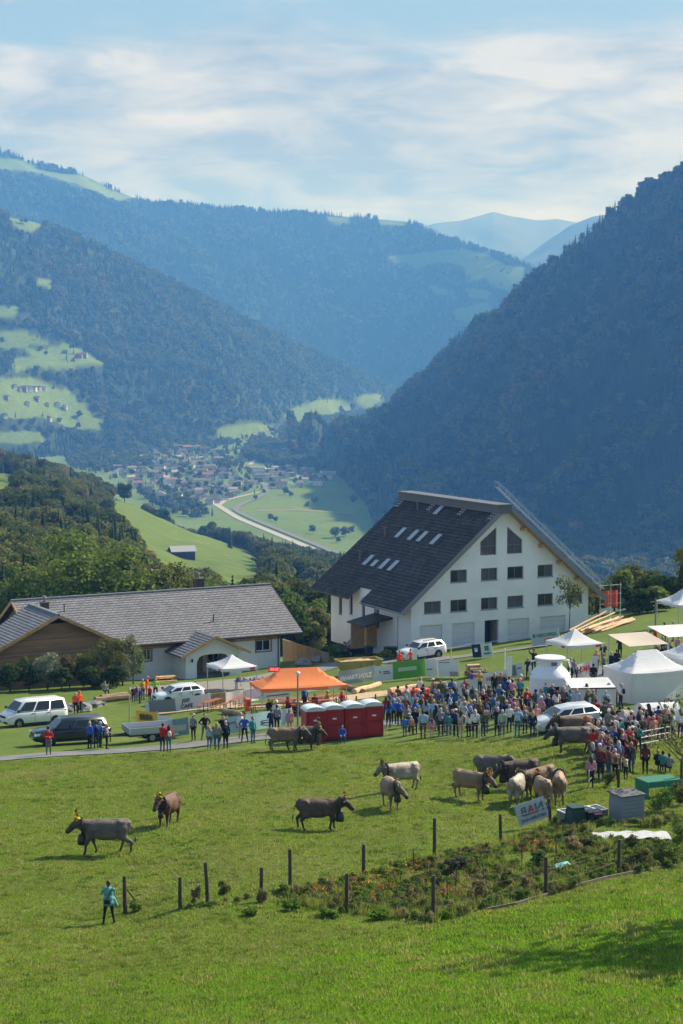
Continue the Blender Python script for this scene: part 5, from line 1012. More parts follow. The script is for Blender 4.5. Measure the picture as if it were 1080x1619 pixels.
# ------------------------------------------------------------------ bodies: tapered limbs fused into one skin
def capsule(p, q, r1, r2, n=10, m=5):
    p = np.array(p, float); q = np.array(q, float); d = q - p; L_ = np.linalg.norm(d); d = d / L_ if L_ > 1e-6 else np.array([0, 0, 1.0])
    u = np.array([0, 0, 1.0]) if abs(d[2]) < 0.9 else np.array([1.0, 0, 0]); x = np.cross(d, u); x /= np.linalg.norm(x); y = np.cross(x, d); vs = [p - d * r1]; 
    rings = [(p, r1, a) for a in np.linspace(-math.pi / 2, 0, m)[1:]] + [(q, r2, a) for a in np.linspace(0, math.pi / 2, m)[:-1]]
    for c, r, a in rings:
        for k in range(n): t = 2 * math.pi * k / n; vs.append(c + d * r * math.sin(a) + (x * math.cos(t) + y * math.sin(t)) * r * math.cos(a))
    vs.append(q + d * r2); fs = []; nr = len(rings)
    for k in range(n): fs.append((0, 1 + (k + 1) % n, 1 + k)); fs.append((len(vs) - 1, 1 + (nr - 1) * n + k, 1 + (nr - 1) * n + (k + 1) % n))
    for i in range(nr - 1):
        for k in range(n): a = 1 + i * n + k; b = 1 + i * n + (k + 1) % n; fs.append((a, b, b + n, a + n))
    return vs, fs
def ellipsoid(c, r, n=14, m=9):
    vs, fs = capsule((0, 0, 0), (0, 0, 1e-7), 1, 1, n, m); return [np.array(c) + np.array(v) * np.array(r) for v in vs], fs
def fused(name, parts, voxel, smooth=4):
    """parts: ('c', p, q, r1, r2, slot) or ('e', c, r, slot) -> one continuous mesh with a material slot for each face"""
    b = MB(); segs = []
    for pt in parts:
        if pt[0] == 'c': vs, fs = capsule(*pt[1:5]); segs.append((np.array(pt[1]), np.array(pt[2]), pt[3], pt[4], pt[5], None))
        else: vs, fs = ellipsoid(pt[1], pt[2]); segs.append((np.array(pt[1]), np.array(pt[1]), 1, 1, pt[3], np.array(pt[2])))
        b.add([tuple(v) for v in vs], fs)
    tmp = link('tmp', mesh('tmp', b.v, b.f)); md = tmp.modifiers.new('r', 'REMESH'); md.mode = 'VOXEL'; md.voxel_size = voxel; md.use_smooth_shade = True
    ms = tmp.modifiers.new('s', 'SMOOTH'); ms.iterations = smooth; ms.factor = 0.5
    dg = bpy.context.evaluated_depsgraph_get(); me = bpy.data.meshes.new_from_object(tmp.evaluated_get(dg)); me.name = name; bpy.data.objects.remove(tmp)
    n = len(me.polygons); c = np.empty(n * 3); me.polygons.foreach_get('center', c); c = c.reshape(-1, 3); best = np.full(n, 1e9); slot = np.zeros(n, np.int32)
    for p, q, r1, r2, s, er in segs:
        if er is None:
            d = q - p; t = np.clip(((c - p) @ d) / max(1e-9, d @ d), 0, 1); dist = np.linalg.norm(c - (p + t[:, None] * d), axis=1) - (r1 + (r2 - r1) * t)
        else: k = (c - p) / er; l = np.linalg.norm(k, axis=1); dist = (l - 1) * er.min()
        w = dist < best; best[w] = dist[w]; slot[w] = s
    me.materials.clear(); me.polygons.foreach_set('material_index', slot); me.polygons.foreach_set('use_smooth', np.ones(n, bool)); return me
# ------------------------------------------------------------------ cows
def cow_mesh(name, step=0.0, yaw=0.0, drop=0.0):
    P_ = []; C = lambda p, q, a, b, s=0: P_.append(('c', p, q, a, b, s)); E = lambda c, r, s=0: P_.append(('e', c, r, s))
    E((-0.10, 0, 1.03), (0.92, 0.36, 0.39)); E((-0.66, 0, 1.12), (0.38, 0.31, 0.32)); E((0.42, 0, 1.02), (0.38, 0.29, 0.41)); E((-0.12, 0, 0.92), (0.66, 0.40, 0.38)); C((0.38, 0, 0.90), (0.60, 0, 0.94), 0.18, 0.14)
    C((-0.90, 0, 1.385), (0.35, 0, 1.37), 0.06, 0.08); C((-0.62, -0.22, 1.33), (-0.62, 0.22, 1.33), 0.075, 0.075)
    for s in (-1, 1):
        C((-0.62, 0.22 * s, 1.33), (-0.50, 0.25 * s, 1.15), 0.07, 0.06); C((-0.97, 0.10 * s, 1.24), (-0.85, 0.15 * s, 1.0), 0.08, 0.13)
        f = step * s; h = -step * s
        C((0.46, 0.17 * s, 1.0), (0.50 + f * 0.3, 0.17 * s, 0.66), 0.18, 0.125); C((0.50 + f * 0.3, 0.17 * s, 0.66), (0.52 + f * 0.7, 0.165 * s, 0.40), 0.115, 0.072); C((0.52 + f * 0.7, 0.165 * s, 0.40), (0.49 + f, 0.165 * s, 0.11), 0.062, 0.048); C((0.49 + f, 0.165 * s, 0.08), (0.54 + f, 0.165 * s, 0.03), 0.05, 0.055, 1)
        C((-0.72, 0.17 * s, 1.05), (-0.64 + h * 0.3, 0.20 * s, 0.72), 0.22, 0.17); C((-0.62 + h * 0.3, 0.20 * s, 0.72), (-0.88 + h * 0.8, 0.18 * s, 0.48), 0.15, 0.078); C((-0.88 + h * 0.8, 0.18 * s, 0.50), (-0.80 + h, 0.18 * s, 0.11), 0.066, 0.05); C((-0.80 + h, 0.18 * s, 0.08), (-0.75 + h, 0.18 * s, 0.03), 0.05, 0.056, 1)
    E((-0.48, 0, 0.62), (0.20, 0.17, 0.14), 2)
    cy, sy = math.cos(yaw), math.sin(yaw); n0 = np.array([0.62, 0, 1.18]); rot = lambda x, y, z: (n0[0] + x * cy - y * sy, n0[1] + x * sy + y * cy, n0[2] + z)
    dz = -drop; hd = lambda x, y, z: rot(0.34 + x - 0.10 * drop, y, 0.06 + dz + z)
    C((0.45, 0, 1.10), rot(0.12, 0, 0.02), 0.31, 0.26); C(rot(0.10, 0, 0.02), hd(0, 0, 0), 0.25, 0.18); C(rot(0.05, 0, -0.18), rot(0.24, 0, -0.04 + dz * 0.7), 0.15, 0.12)
    C(hd(0.02, 0, 0.04), hd(0.15, 0, -0.05), 0.165, 0.155); C(hd(0.15, 0, -0.05), hd(0.32, 0, -0.24), 0.145, 0.118); C(hd(0.35, 0, -0.27), hd(0.37, 0, -0.30), 0.115, 0.105, 1); C(hd(0.40, 0.03, -0.22), hd(0.44, 0.0, -0.26), 0.035, 0.035, 1)
    for s in (-1, 1): C(hd(0.0, 0.11 * s, 0.08), hd(-0.05, 0.27 * s, 0.07), 0.04, 0.05)
    C((-0.97, 0, 1.30), (-1.08, 0.02, 1.05), 0.035, 0.03); C((-1.08, 0.02, 1.05), (-1.10 - step * 0.3, 0.03, 0.62), 0.03, 0.025); C((-1.10 - step * 0.3, 0.03, 0.62), (-1.12 - step * 0.4, 0.03, 0.38), 0.045, 0.03, 1)
    return fused(name, P_, 0.036, 5), (hd, rot, cy, sy)
HOOF = mat('dark hoof', (0.035, 0.03, 0.028), 0.6); MUZ = mat('pale muzzle', (0.42, 0.36, 0.30), 0.7)
def hide(n, a, b):
    m = mat(n, a, 0.72, col2=b, vscale=2.6, bump=0.45, bscale=14, spec=0.35)
    nt = m.node_tree; N = nt.nodes.new; L = nt.links.new; bs = nt.nodes['Principled BSDF']; src = bs.inputs['Base Color'].links[0].from_socket      # legs and head darker, underside paler: the coat's own marking
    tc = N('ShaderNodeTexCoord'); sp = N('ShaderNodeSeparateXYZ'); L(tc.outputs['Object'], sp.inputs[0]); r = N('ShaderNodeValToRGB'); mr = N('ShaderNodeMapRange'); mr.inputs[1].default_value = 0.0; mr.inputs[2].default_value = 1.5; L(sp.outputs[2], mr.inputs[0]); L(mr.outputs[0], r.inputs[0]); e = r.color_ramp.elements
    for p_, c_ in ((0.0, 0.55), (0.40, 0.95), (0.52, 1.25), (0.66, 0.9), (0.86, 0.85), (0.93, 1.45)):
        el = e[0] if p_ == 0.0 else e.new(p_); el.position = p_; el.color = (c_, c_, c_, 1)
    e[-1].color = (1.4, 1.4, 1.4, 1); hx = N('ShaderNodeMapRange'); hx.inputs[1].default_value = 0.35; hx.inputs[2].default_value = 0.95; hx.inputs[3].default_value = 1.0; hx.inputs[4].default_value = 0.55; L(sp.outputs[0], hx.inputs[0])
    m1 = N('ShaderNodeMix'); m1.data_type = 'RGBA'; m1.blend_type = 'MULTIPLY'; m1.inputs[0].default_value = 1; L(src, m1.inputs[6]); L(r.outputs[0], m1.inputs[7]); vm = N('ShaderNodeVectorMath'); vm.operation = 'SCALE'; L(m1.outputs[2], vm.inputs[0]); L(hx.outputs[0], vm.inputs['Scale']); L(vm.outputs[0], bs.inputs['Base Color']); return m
HIDES = {'grey': hide('grey hide', (0.085, 0.070, 0.055), (0.15, 0.128, 0.102)), 'dark': hide('dark brown hide', (0.048, 0.032, 0.021), (0.105, 0.072, 0.047)), 'red': hide('red brown hide', (0.07, 0.032, 0.017), (0.125, 0.062, 0.034)), 'tan': hide('tan hide', (0.175, 0.112, 0.066), (0.29, 0.20, 0.128)), 'pale': hide('pale hide', (0.24, 0.20, 0.155), (0.38, 0.33, 0.265)), 'brown': hide('brown hide', (0.115, 0.074, 0.043), (0.21, 0.145, 0.09))}
BELL = mat('dark bell metal', (0.06, 0.05, 0.04), 0.45, metal=0.7); STRAP = mat('leather strap', (0.03, 0.025, 0.022), 0.6); HORN = mat('horn', (0.35, 0.30, 0.22), 0.5)
FLOW = [mat('yellow flowers', (0.75, 0.52, 0.03), 0.8), mat('orange flowers', (0.75, 0.22, 0.03), 0.8), mat('green sprigs', (0.06, 0.11, 0.03), 0.9), mat('pink flowers', (0.6, 0.25, 0.3), 0.8)]
COWM = {}
def cow_kind(step, yaw, drop):
    k = (step, yaw, drop)
    if k not in COWM: COWM[k] = cow_mesh('cow body', *k)
    return COWM[k]
def cow(px, py, heading, coat, label, step=0.0, yaw=0.0, drop=0.0, bell=1, crown=None, horns=True, scale=1.0):
    p = on(px, py) + Vector((0, 0, 0.05)); e = empty('cow', p, R(heading)); e.scale = (scale * 1.10, scale, scale); tag(e, label, 'cow', 'cows on the meadow'); me, (hd, rot, cy, sy) = cow_kind(step, yaw, drop)
    dx = Vector((math.cos(R(heading)), math.sin(R(heading)))); sl = math.atan2(gz(p.x + dx.x, p.y + dx.y) - gz(p.x - dx.x, p.y - dx.y), 2.0); e.rotation_euler = (0, -sl, R(heading))
    o = link('body', me, e)
    if not me.materials:
        for m in (HIDES[coat], HOOF, MUZ): me.materials.append(m)
    o.material_slots[0].link = 'OBJECT'; o.material_slots[0].material = HIDES[coat]
    if horns:
        for s in (-1, 1): b = MB(); b.tube([hd(0.0, 0.08 * s, 0.15), hd(0.02, 0.18 * s, 0.20), hd(0.05, 0.24 * s, 0.28), hd(0.04, 0.23 * s, 0.37)] if horns is True else [hd(0.0, 0.07 * s, 0.14), hd(0.02, 0.22 * s, 0.22), hd(0.0, 0.27 * s, 0.42), hd(-0.02, 0.14 * s, 0.56), hd(-0.02, 0.03 * s, 0.58)], [0.032, 0.03, 0.022, 0.008] if horns is True else [0.045, 0.05, 0.05, 0.045, 0.03], 7); b.build('horn', HORN if horns is True else STRAP, e, smooth=True)
    if bell:
        c = np.array(rot(0.16, 0, 0.03)); b = MB(); rr = 0.285; pts = [tuple(c + np.array([0.06 * math.sin(a), rr * math.cos(a) * 1.0, 0]) @ np.eye(3) + np.array([0, 0, rr * 1.15 * math.sin(a) - 0.04])) for a in np.linspace(0, 2 * math.pi, 15)]
        pts = [tuple(np.array([c[0], c[1], c[2]]) + np.array([-(rr * math.cos(a)) * sy, rr * math.cos(a) * cy, rr * 1.2 * math.sin(a) - 0.05])) for a in np.linspace(0, 2 * math.pi, 15)]; b.tube(pts, 0.045, 6, cap=False); b.build('bell_strap', STRAP, e)
        b = MB(); bz = 0.16 * bell + 0.06; b.lathe([(0.03, 0.0), (0.09 * bell, -0.02), (0.12 * bell, -bz * 0.6), (0.135 * bell, -bz * 1.1), (0.125 * bell, -bz * 1.6)], 14, c=(c[0] + 0.03, c[1], c[2] - rr * 1.2 - 0.03)); b.build('bell', BELL, e, smooth=True)
    if crown:
        rg = np.random.default_rng(int(px)); c = np.array(hd(0.02, 0, 0.22)); lob = [((0, 0, 0), (0.10, 0.20, 0.10)), ((0, 0, 0.16), (0.07, 0.12, 0.12))] + ([((0, 0, 0.34), (0.06, 0.08, 0.14))] if crown == 'tall' else [])
        V, I = leaf_cloud(rg, lob, 150, 0.075, shell=0.3); b = MB(); cols = {'tall': (0, 0, 2, 0), 'yellow': (0, 2, 2, 0), 'orange': (1, 1, 0, 2), 'green': (2, 2, 0, 3), 'dark': (2, 2, 2, 1)}[crown]
        me2 = mesh('headdress', V + c, I, [cols[k] for k in rg.integers(0, 4, len(I))]); link('headdress', me2, e, FLOW)
    return e
cow(165, 1351, 182, 'grey', 'grey cow walking left with a tall yellow flower headdress and big bell', step=0.20, bell=1.35, crown='tall', horns=False, scale=1.04)
cow(265, 1307, 256, 'red', 'red brown cow facing the viewer, standing alone on the meadow left', yaw=-0.2, bell=1.0, crown='yellow')
cow(506, 1313, 6, 'dark', 'dark brown cow walking right with a large bell in the middle of the meadow', step=0.10, bell=1.4, crown='green', horns=False)
cow(632, 1251, 207, 'pale', 'pale cream cow with a dark headdress standing behind a tan cow', yaw=0.1, bell=1.0, crown='dark', scale=1.0)
cow(619, 1279, 282, 'tan', 'tan brown cow facing the viewer with head lowered to the right', yaw=0.75, drop=0.28, bell=1.3, horns=True)
cow(746, 1265, 318, 'tan', 'tan cow with a tall horn shaped arch on its head, apart from the herd', yaw=0.1, drop=0.10, bell=1.3, horns='arch', crown='orange')
cow(784, 1238, 338, 'grey', 'light grey cow with a broad white collar at the back left of the herd', bell=1.3, drop=0.2)
cow(822, 1246, 192, 'dark', 'dark brown cow facing left with a round bell inside the herd', bell=1.4, drop=0.25, yaw=0.2)
cow(817, 1273, 74, 'pale', 'pale cow seen from behind at the left of the herd', bell=1.0)
cow(851, 1259, 210, 'brown', 'brown horned cow in the middle of the herd behind a yellow headdress', bell=1.2, crown='yellow', drop=0.1)
cow(858, 1277, 96, 'tan', 'tan cow seen from behind just above the tilted sign', bell=1.2, crown='orange')
cow(884, 1270, 84, 'tan', 'tan cow seen from behind at the right of the herd', bell=1.0)
cow(903, 1191, 184, 'grey', 'grey cow facing left in front of the silver hatchback', bell=1.3, drop=0.12, step=0.04)
cow(937, 1188, 104, 'tan', 'tan cow with an orange flower headdress beside the right hand crowd', bell=1.0, crown='orange')
cow(908, 1172, 182, 'brown', 'brown cow half hidden behind the grey cow at the silver hatchback', bell=1.0, crown='green')
cow(452, 1188, 3, 'brown', 'brown cow being led right beside the lane, left of the toilets', bell=1.2, step=0.06)
cow(478, 1186, 8, 'dark', 'dark cow with a yellow headdress led past the leftmost red toilet', bell=1.2, crown='yellow', drop=0.1)
cow(986, 1163, 70, 'grey', 'grey cow standing behind the right hand crowd', bell=0, horns=True)
# ------------------------------------------------------------------ people
def person_mesh(name, pose):
    P_ = []; C = lambda p, q, a, b, s: P_.append(('c', p, q, a, b, s)); E = lambda c, r, s: P_.append(('e', c, r, s)); SK, TP, TR, SH, FA = 0, 1, 2, 3, 4
    sit = pose == 'sit'; dz = -0.47 if sit else 0.0; lean = 0.10 if pose in ('lean', 'phone') else 0.0
    E((0, -0.02 - lean, 1.60 + dz), (0.083, 0.10, 0.125), SK); C((0, -0.10 - lean, 1.60 + dz), (0, -0.125 - lean, 1.575 + dz), 0.018, 0.014, SK); C((0, 0.0 - lean * 0.6, 1.42 + dz), (0, -0.01 - lean, 1.52 + dz), 0.06, 0.055, SK)
    E((0, 0 - lean * 0.5, 1.27 + dz), (0.185, 0.125, 0.20), TP); E((0, 0.0 - lean * 0.2, 1.06 + dz), (0.165, 0.125, 0.21), TP); E((0, 0, 0.93 + dz), (0.178, 0.135, 0.12), TR); C((-0.15, 0 - lean * 0.6, 1.385 + dz), (0.15, 0 - lean * 0.6, 1.385 + dz), 0.072, 0.072, TP)
    C((0, 0, 1.0 + dz), (0, 0, 1.1 + dz), 0.15, 0.15, TP)
    for s in (-1, 1):
        sh = (0.19 * s, -lean * 0.6, 1.365 + dz)
        if pose in ('phone', 'shoot'): el, wr = (0.25 * s, -0.16 - lean, 1.17 + dz), (0.09 * s, -0.30 - lean, 1.45 + dz)
        elif pose == 'cross': el, wr = (0.26 * s, -0.04, 1.12 + dz), (-0.06 * s, -0.19, 1.15 + dz + 0.03 * s)
        elif pose == 'walk': el, wr = (0.24 * s, 0.12 * s, 1.12 + dz), (0.24 * s, 0.16 * s - 0.10, 0.90 + dz)
        elif pose == 'wave' and s > 0: el, wr = (0.36, -0.05, 1.50), (0.33, -0.10, 1.76)
        elif sit: el, wr = (0.24 * s, -0.05, 1.14 + dz), (0.13 * s, -0.26, 1.04 + dz)
        elif pose == 'hips': el, wr = (0.36 * s, 0.05, 1.14), (0.19 * s, -0.08, 1.0)
        else: el, wr = (0.245 * s, 0.03, 1.11), (0.235 * s, -0.04, 0.86)
        C(sh, el, 0.062, 0.050, TP); C(el, wr, 0.047, 0.034, FA); d = (np.array(wr) - np.array(el)); d /= np.linalg.norm(d); hnd = np.array(wr) + d * 0.09; C(wr, hnd, 0.032, 0.030, SK); C(hnd, hnd + d * 0.06, 0.022, 0.015, SK); C(np.array(wr) + d * 0.03, np.array(wr) + d * 0.06 + np.array([-0.045 * s, -0.02, 0]), 0.014, 0.012, SK)
        if sit: kn, an = (0.13 * s, -0.44, 0.50), (0.13 * s, -0.42, 0.09); C((0.095 * s, 0, 0.47), kn, 0.092, 0.068, TR)
        elif pose in ('walk', 'hips', 'shoot'): k = 0.14 * s if pose == 'walk' else 0; x = 0.11 * s + (0.09 * s if pose in ('hips', 'shoot') else 0); kn, an = ((0.10 + (0.04 if pose in ('hips', 'shoot') else 0)) * s, -k - 0.02, 0.50), (x, -k * 1.5 + 0.04, 0.09); C((0.09 * s, 0, 0.90), kn, 0.092, 0.066, TR)
        else: kn, an = (0.10 * s, -0.015, 0.50), (0.105 * s, 0.02, 0.09); C((0.09 * s, 0, 0.90), kn, 0.092, 0.066, TR)
        C(kn, an, 0.062, 0.044, TR); C((an[0], an[1] + 0.03, 0.045), (an[0] * 1.1, an[1] - 0.15, 0.038), 0.046, 0.038, SH)
    return fused(name, P_, 0.026, 3), lean, dz
POSES = {k: person_mesh('person body', k) for k in ('stand', 'phone', 'cross', 'walk', 'lean', 'sit', 'wave', 'hips', 'shoot')}
def hair_mesh(lean, dz, long):
    P_ = [('e', (0, 0.012 - lean, 1.635 + dz), (0.095, 0.108, 0.108), 0), ('c', (0, 0.07 - lean, 1.60 + dz), (0, 0.07 - lean, 1.54 + dz), 0.06, 0.05, 0)]
    if long: P_ += [('c', (0, 0.08 - lean, 1.60 + dz), (0, 0.115 - lean * 0.6, 1.34 + dz), 0.085, 0.06, 0), ('c', (-0.07, 0.03 - lean, 1.6 + dz), (-0.085, 0.06 - lean * 0.8, 1.42 + dz), 0.045, 0.03, 0), ('c', (0.07, 0.03 - lean, 1.6 + dz), (0.085, 0.06 - lean * 0.8, 1.42 + dz), 0.045, 0.03, 0)]
    return fused('hair', P_, 0.026, 2)
HAIRS = {k: (hair_mesh(v[1], v[2], False), hair_mesh(v[1], v[2], True)) for k, v in POSES.items()}
def cap_mesh(lean, dz):
    b = MB(); b.lathe([(0.108, 0.0), (0.108, 0.05), (0.085, 0.10), (0.03, 0.125)], 14, c=(0, 0.0 - lean, 1.655 + dz)); b.box((-0.07, -0.21 - lean, 1.655 + dz), (0.07, -0.09 - lean, 1.668 + dz)); return mesh('cap', b.v, b.f, smooth=True)
CAPS = {k: cap_mesh(v[1], v[2]) for k, v in POSES.items()}
def pack_mesh():
    P_ = [('e', (0, 0.20, 1.20), (0.135, 0.09, 0.20), 0), ('c', (-0.10, 0.12, 1.38), (-0.10, -0.10, 1.30), 0.02, 0.02, 0), ('c', (0.10, 0.12, 1.38), (0.10, -0.10, 1.30), 0.02, 0.02, 0)]; return fused('backpack', P_, 0.03, 2)
PACK = pack_mesh()
def cloth(n, c): return mat(n, c, 0.9, var=0.18, vscale=5, bump=0.2, bscale=18)
TOPS = {'blue': (0.035, 0.10, 0.36), 'bright blue': (0.04, 0.17, 0.50), 'navy': (0.018, 0.025, 0.06), 'black': (0.013, 0.013, 0.015), 'grey': (0.20, 0.20, 0.21), 'white': (0.68, 0.67, 0.64), 'red': (0.42, 0.022, 0.025), 'light blue': (0.30, 0.42, 0.55), 'olive': (0.09, 0.10, 0.05), 'beige': (0.42, 0.35, 0.26), 'pink': (0.50, 0.22, 0.28), 'maroon': (0.14, 0.025, 0.035), 'teal': (0.05, 0.24, 0.26), 'orange': (0.70, 0.13, 0.03), 'purple': (0.14, 0.06, 0.24), 'mustard': (0.50, 0.30, 0.04), 'salmon': (0.55, 0.24, 0.19), 'hi vis orange': (0.85, 0.10, 0.02), 'lime': (0.35, 0.55, 0.05), 'brown': (0.13, 0.08, 0.05), 'pale green': (0.33, 0.42, 0.30)}
BOTS = {'dark jeans': (0.022, 0.03, 0.05), 'blue jeans': (0.06, 0.10, 0.18), 'black trousers': (0.014, 0.014, 0.016), 'grey trousers': (0.12, 0.12, 0.12), 'beige trousers': (0.34, 0.27, 0.19), 'teal trousers': (0.03, 0.13, 0.14), 'brown trousers': (0.09, 0.06, 0.04), 'orange trousers': (0.75, 0.09, 0.02), 'pink trousers': (0.5, 0.24, 0.30)}
SKINS = [mat('skin a', (0.52, 0.30, 0.20), 0.6), mat('skin b', (0.44, 0.24, 0.155), 0.6)]
HAIRC = {'brown hair': mat('brown hair', (0.055, 0.032, 0.018), 0.7, var=0.3, vscale=9), 'fair hair': mat('fair hair', (0.36, 0.24, 0.11), 0.7, var=0.3, vscale=9), 'grey hair': mat('grey hair', (0.38, 0.37, 0.36), 0.7, var=0.2, vscale=9), 'dark hair': mat('dark hair', (0.016, 0.012, 0.010), 0.7, var=0.3, vscale=9)}
SHOE = mat('dark shoes', (0.03, 0.028, 0.026), 0.7)
PL = []                                             # every person placed, for the labels
def person(px, py, top, bot, face=None, pose='stand', h=1.72, hair=None, long=False, cap=None, pack=None, sleeves=True, label=None, zone='', kid=False, p=None, cat='person', group=None):
    rg = random.Random(int(px * 31 + py * 7)); p = p or on(px, py); face = rg.uniform(0, 360) if face is None else face
    me, lean, dz = POSES[pose]; o = link('person', me); s = h / 1.72; o.location = p; o.rotation_euler = (0, 0, R(face)); o.scale = (s * rg.uniform(0.97, 1.1), s * rg.uniform(0.97, 1.08), s)
    if not me.materials:
        for _ in range(5): me.materials.append(SHOE)
    sk = rg.choice(SKINS)
    for i, m in enumerate((sk, cloth(top + ' cloth', TOPS[top]), cloth(bot + ' cloth', BOTS[bot]), SHOE, cloth(top + ' cloth', TOPS[top]) if sleeves else sk)): o.material_slots[i].link = 'OBJECT'; o.material_slots[i].material = m
    hair = hair or rg.choice(['brown hair', 'brown hair', 'fair hair', 'grey hair', 'dark hair']); hm = HAIRS[pose][1 if long else 0]; q = link('hair', hm, o)
    if not hm.materials: hm.materials.append(SHOE)
    q.material_slots[0].link = 'OBJECT'; q.material_slots[0].material = HAIRC[hair]
    if cap:
        cm = CAPS[pose]; q = link('cap', cm, o)
        if not cm.materials: cm.materials.append(SHOE)
        q.material_slots[0].link = 'OBJECT'; q.material_slots[0].material = cloth(cap + ' cloth', TOPS[cap])
    if pack:
        q = link('backpack', PACK, o)
        if not PACK.materials: PACK.materials.append(SHOE)
        q.material_slots[0].link = 'OBJECT'; q.material_slots[0].material = cloth(pack + ' cloth', TOPS[pack])
    o['category'] = 'person'
    PL.append((o, px, py, top, bot, hair, cap, pack, zone, label, kid, long)); return o
ZG = {'lane': 'people standing along the lane on the left', 'main': 'main crowd behind the wire fence', 'churn': 'crowd around the milk churn and the silver car', 'right': 'crowd at the right edge of the meadow', 'tents': 'people around the tents at the upper right', 'tables': 'people at the tables under the orange tent', 'yard': 'helpers and children in the chalet yard', 'cars': 'helpers in orange work clothes'}
A = person
# the lane on the left; facing angle 0 looks at the viewer, 180 away
for a in [(77, 1194, 'red', 'grey trousers', 10, 'cross', 1.78, 'brown hair', False, 'black', None), (142, 1184, 'blue', 'black trousers', 150, 'stand', 1.78, 'fair hair', False, None, None), (152, 1183, 'blue', 'dark jeans', 200, 'stand', 1.80, 'brown hair', False, 'olive', 'navy'), (159, 1182, 'blue', 'dark jeans', 120, 'cross', 1.74, 'grey hair', False, None, None), (169, 1185, 'grey', 'black trousers', 90, 'cross', 1.68, 'fair hair', False, None, None),
          (257, 1188, 'red', 'dark jeans', 160, 'phone', 1.78, 'brown hair', False, None, None), (267, 1188, 'red', 'teal trousers', 200, 'stand', 1.66, 'dark hair', True, None, 'white'), (306, 1171, 'grey', 'black trousers', 340, 'stand', 1.76, 'brown hair', False, 'beige', 'black'), (324, 1170, 'black', 'grey trousers', 20, 'hips', 1.76, 'brown hair', False, None, None), (331, 1184, 'light blue', 'blue jeans', 170, 'stand', 1.45, 'fair hair', True, None, None),
          (343, 1185, 'grey', 'teal trousers', 190, 'stand', 1.70, 'fair hair', True, None, None), (357, 1183, 'navy', 'black trousers', 185, 'lean', 1.72, 'grey hair', False, None, 'black'), (353, 1175, 'black', 'black trousers', 10, 'hips', 1.78, 'brown hair', False, None, None), (337, 1178, 'pink', 'blue jeans', 30, 'stand', 1.20, 'brown hair', True, None, None),
          (387, 1174, 'blue', 'black trousers', 350, 'hips', 1.78, 'brown hair', False, None, None), (400, 1175, 'teal', 'teal trousers', 40, 'stand', 1.70, 'dark hair', False, None, None), (381, 1168, 'white', 'beige trousers', 30, 'stand', 1.72, 'grey hair', False, None, None), (429, 1162, 'navy', 'dark jeans', 200, 'cross', 1.75, 'brown hair', False, None, None), (438, 1156, 'grey', 'black trousers', 180, 'lean', 1.75, 'dark hair', False, None, None), (437, 1148, 'white', 'blue jeans', 20, 'stand', 1.76, 'brown hair', False, 'white', None), (458, 1160, 'pink', 'beige trousers', 10, 'stand', 1.66, 'brown hair', True, None, None), (505, 1178, 'black', 'brown trousers', 250, 'lean', 1.75, 'brown hair', False, None, None)]:
    A(a[0], a[1], a[2], a[3], a[4], a[5], a[6], a[7], a[8], a[9], a[10], zone='lane', kid=a[6] < 1.5)
A(541, 1174, 'blue', 'blue jeans', 5, 'sit', 1.55, 'dark hair', zone='lane', label='person in blue sitting on the grass against the third red toilet')
for a in [(120, 1129, 'hi vis orange', 'black trousers', 350), (126, 1127, 'hi vis orange', 'black trousers', 30)]: A(*a, zone='cars', cap='orange' if a[0] == 126 else None, sleeves=a[0] != 120)
A(632, 1059, 'hi vis orange', 'orange trousers', 20, 'stand', zone='cars'); A(649, 1056, 'hi vis orange', 'orange trousers', 300, 'walk', zone='cars')
for a in [(229, 1074, 'red', 'black trousers', 200, 'phone'), (222, 1074, 'navy', 'black trousers', 150, 'stand'), (232, 1101, 'hi vis orange', 'orange trousers', 90, 'lean'), (246, 1104, 'lime', 'black trousers', 20, 'hips'), (216, 1108, 'navy', 'blue jeans', 60, 'stand'), (221, 1112, 'blue', 'dark jeans', 300, 'stand'), (226, 1106, 'mustard', 'blue jeans', 40, 'stand'), (237, 1109, 'red', 'dark jeans', 330, 'stand'), (211, 1110, 'maroon', 'dark jeans', 10, 'stand')]: A(*a, zone='yard', h=1.72 if a[0] < 233 and a[0] > 221 or a[0] == 246 else 1.3, kid=a[0] in (216, 221, 226, 237, 211))
_p = on(166, 1098); A(166, 1100, 'grey', 'dark jeans', 30, 'sit', zone='yard', label='person in grey sitting behind the dark trough beside the barn shrubs')
for a in [(482, 1122, 'blue', 'dark jeans', 220, 'lean'), (541, 1118, 'red', 'dark jeans', 40, 'sit'), (455, 1128, 'red', 'black trousers', 90, 'sit'), (518, 1118, 'mustard', 'dark jeans', 300, 'sit'), (498, 1123, 'maroon', 'dark jeans', 180, 'sit'), (425, 1132, 'black', 'black trousers', 30, 'sit')]: A(*a, zone='tables', cap='red' if a[0] == 482 else None, long=a[0] == 541)
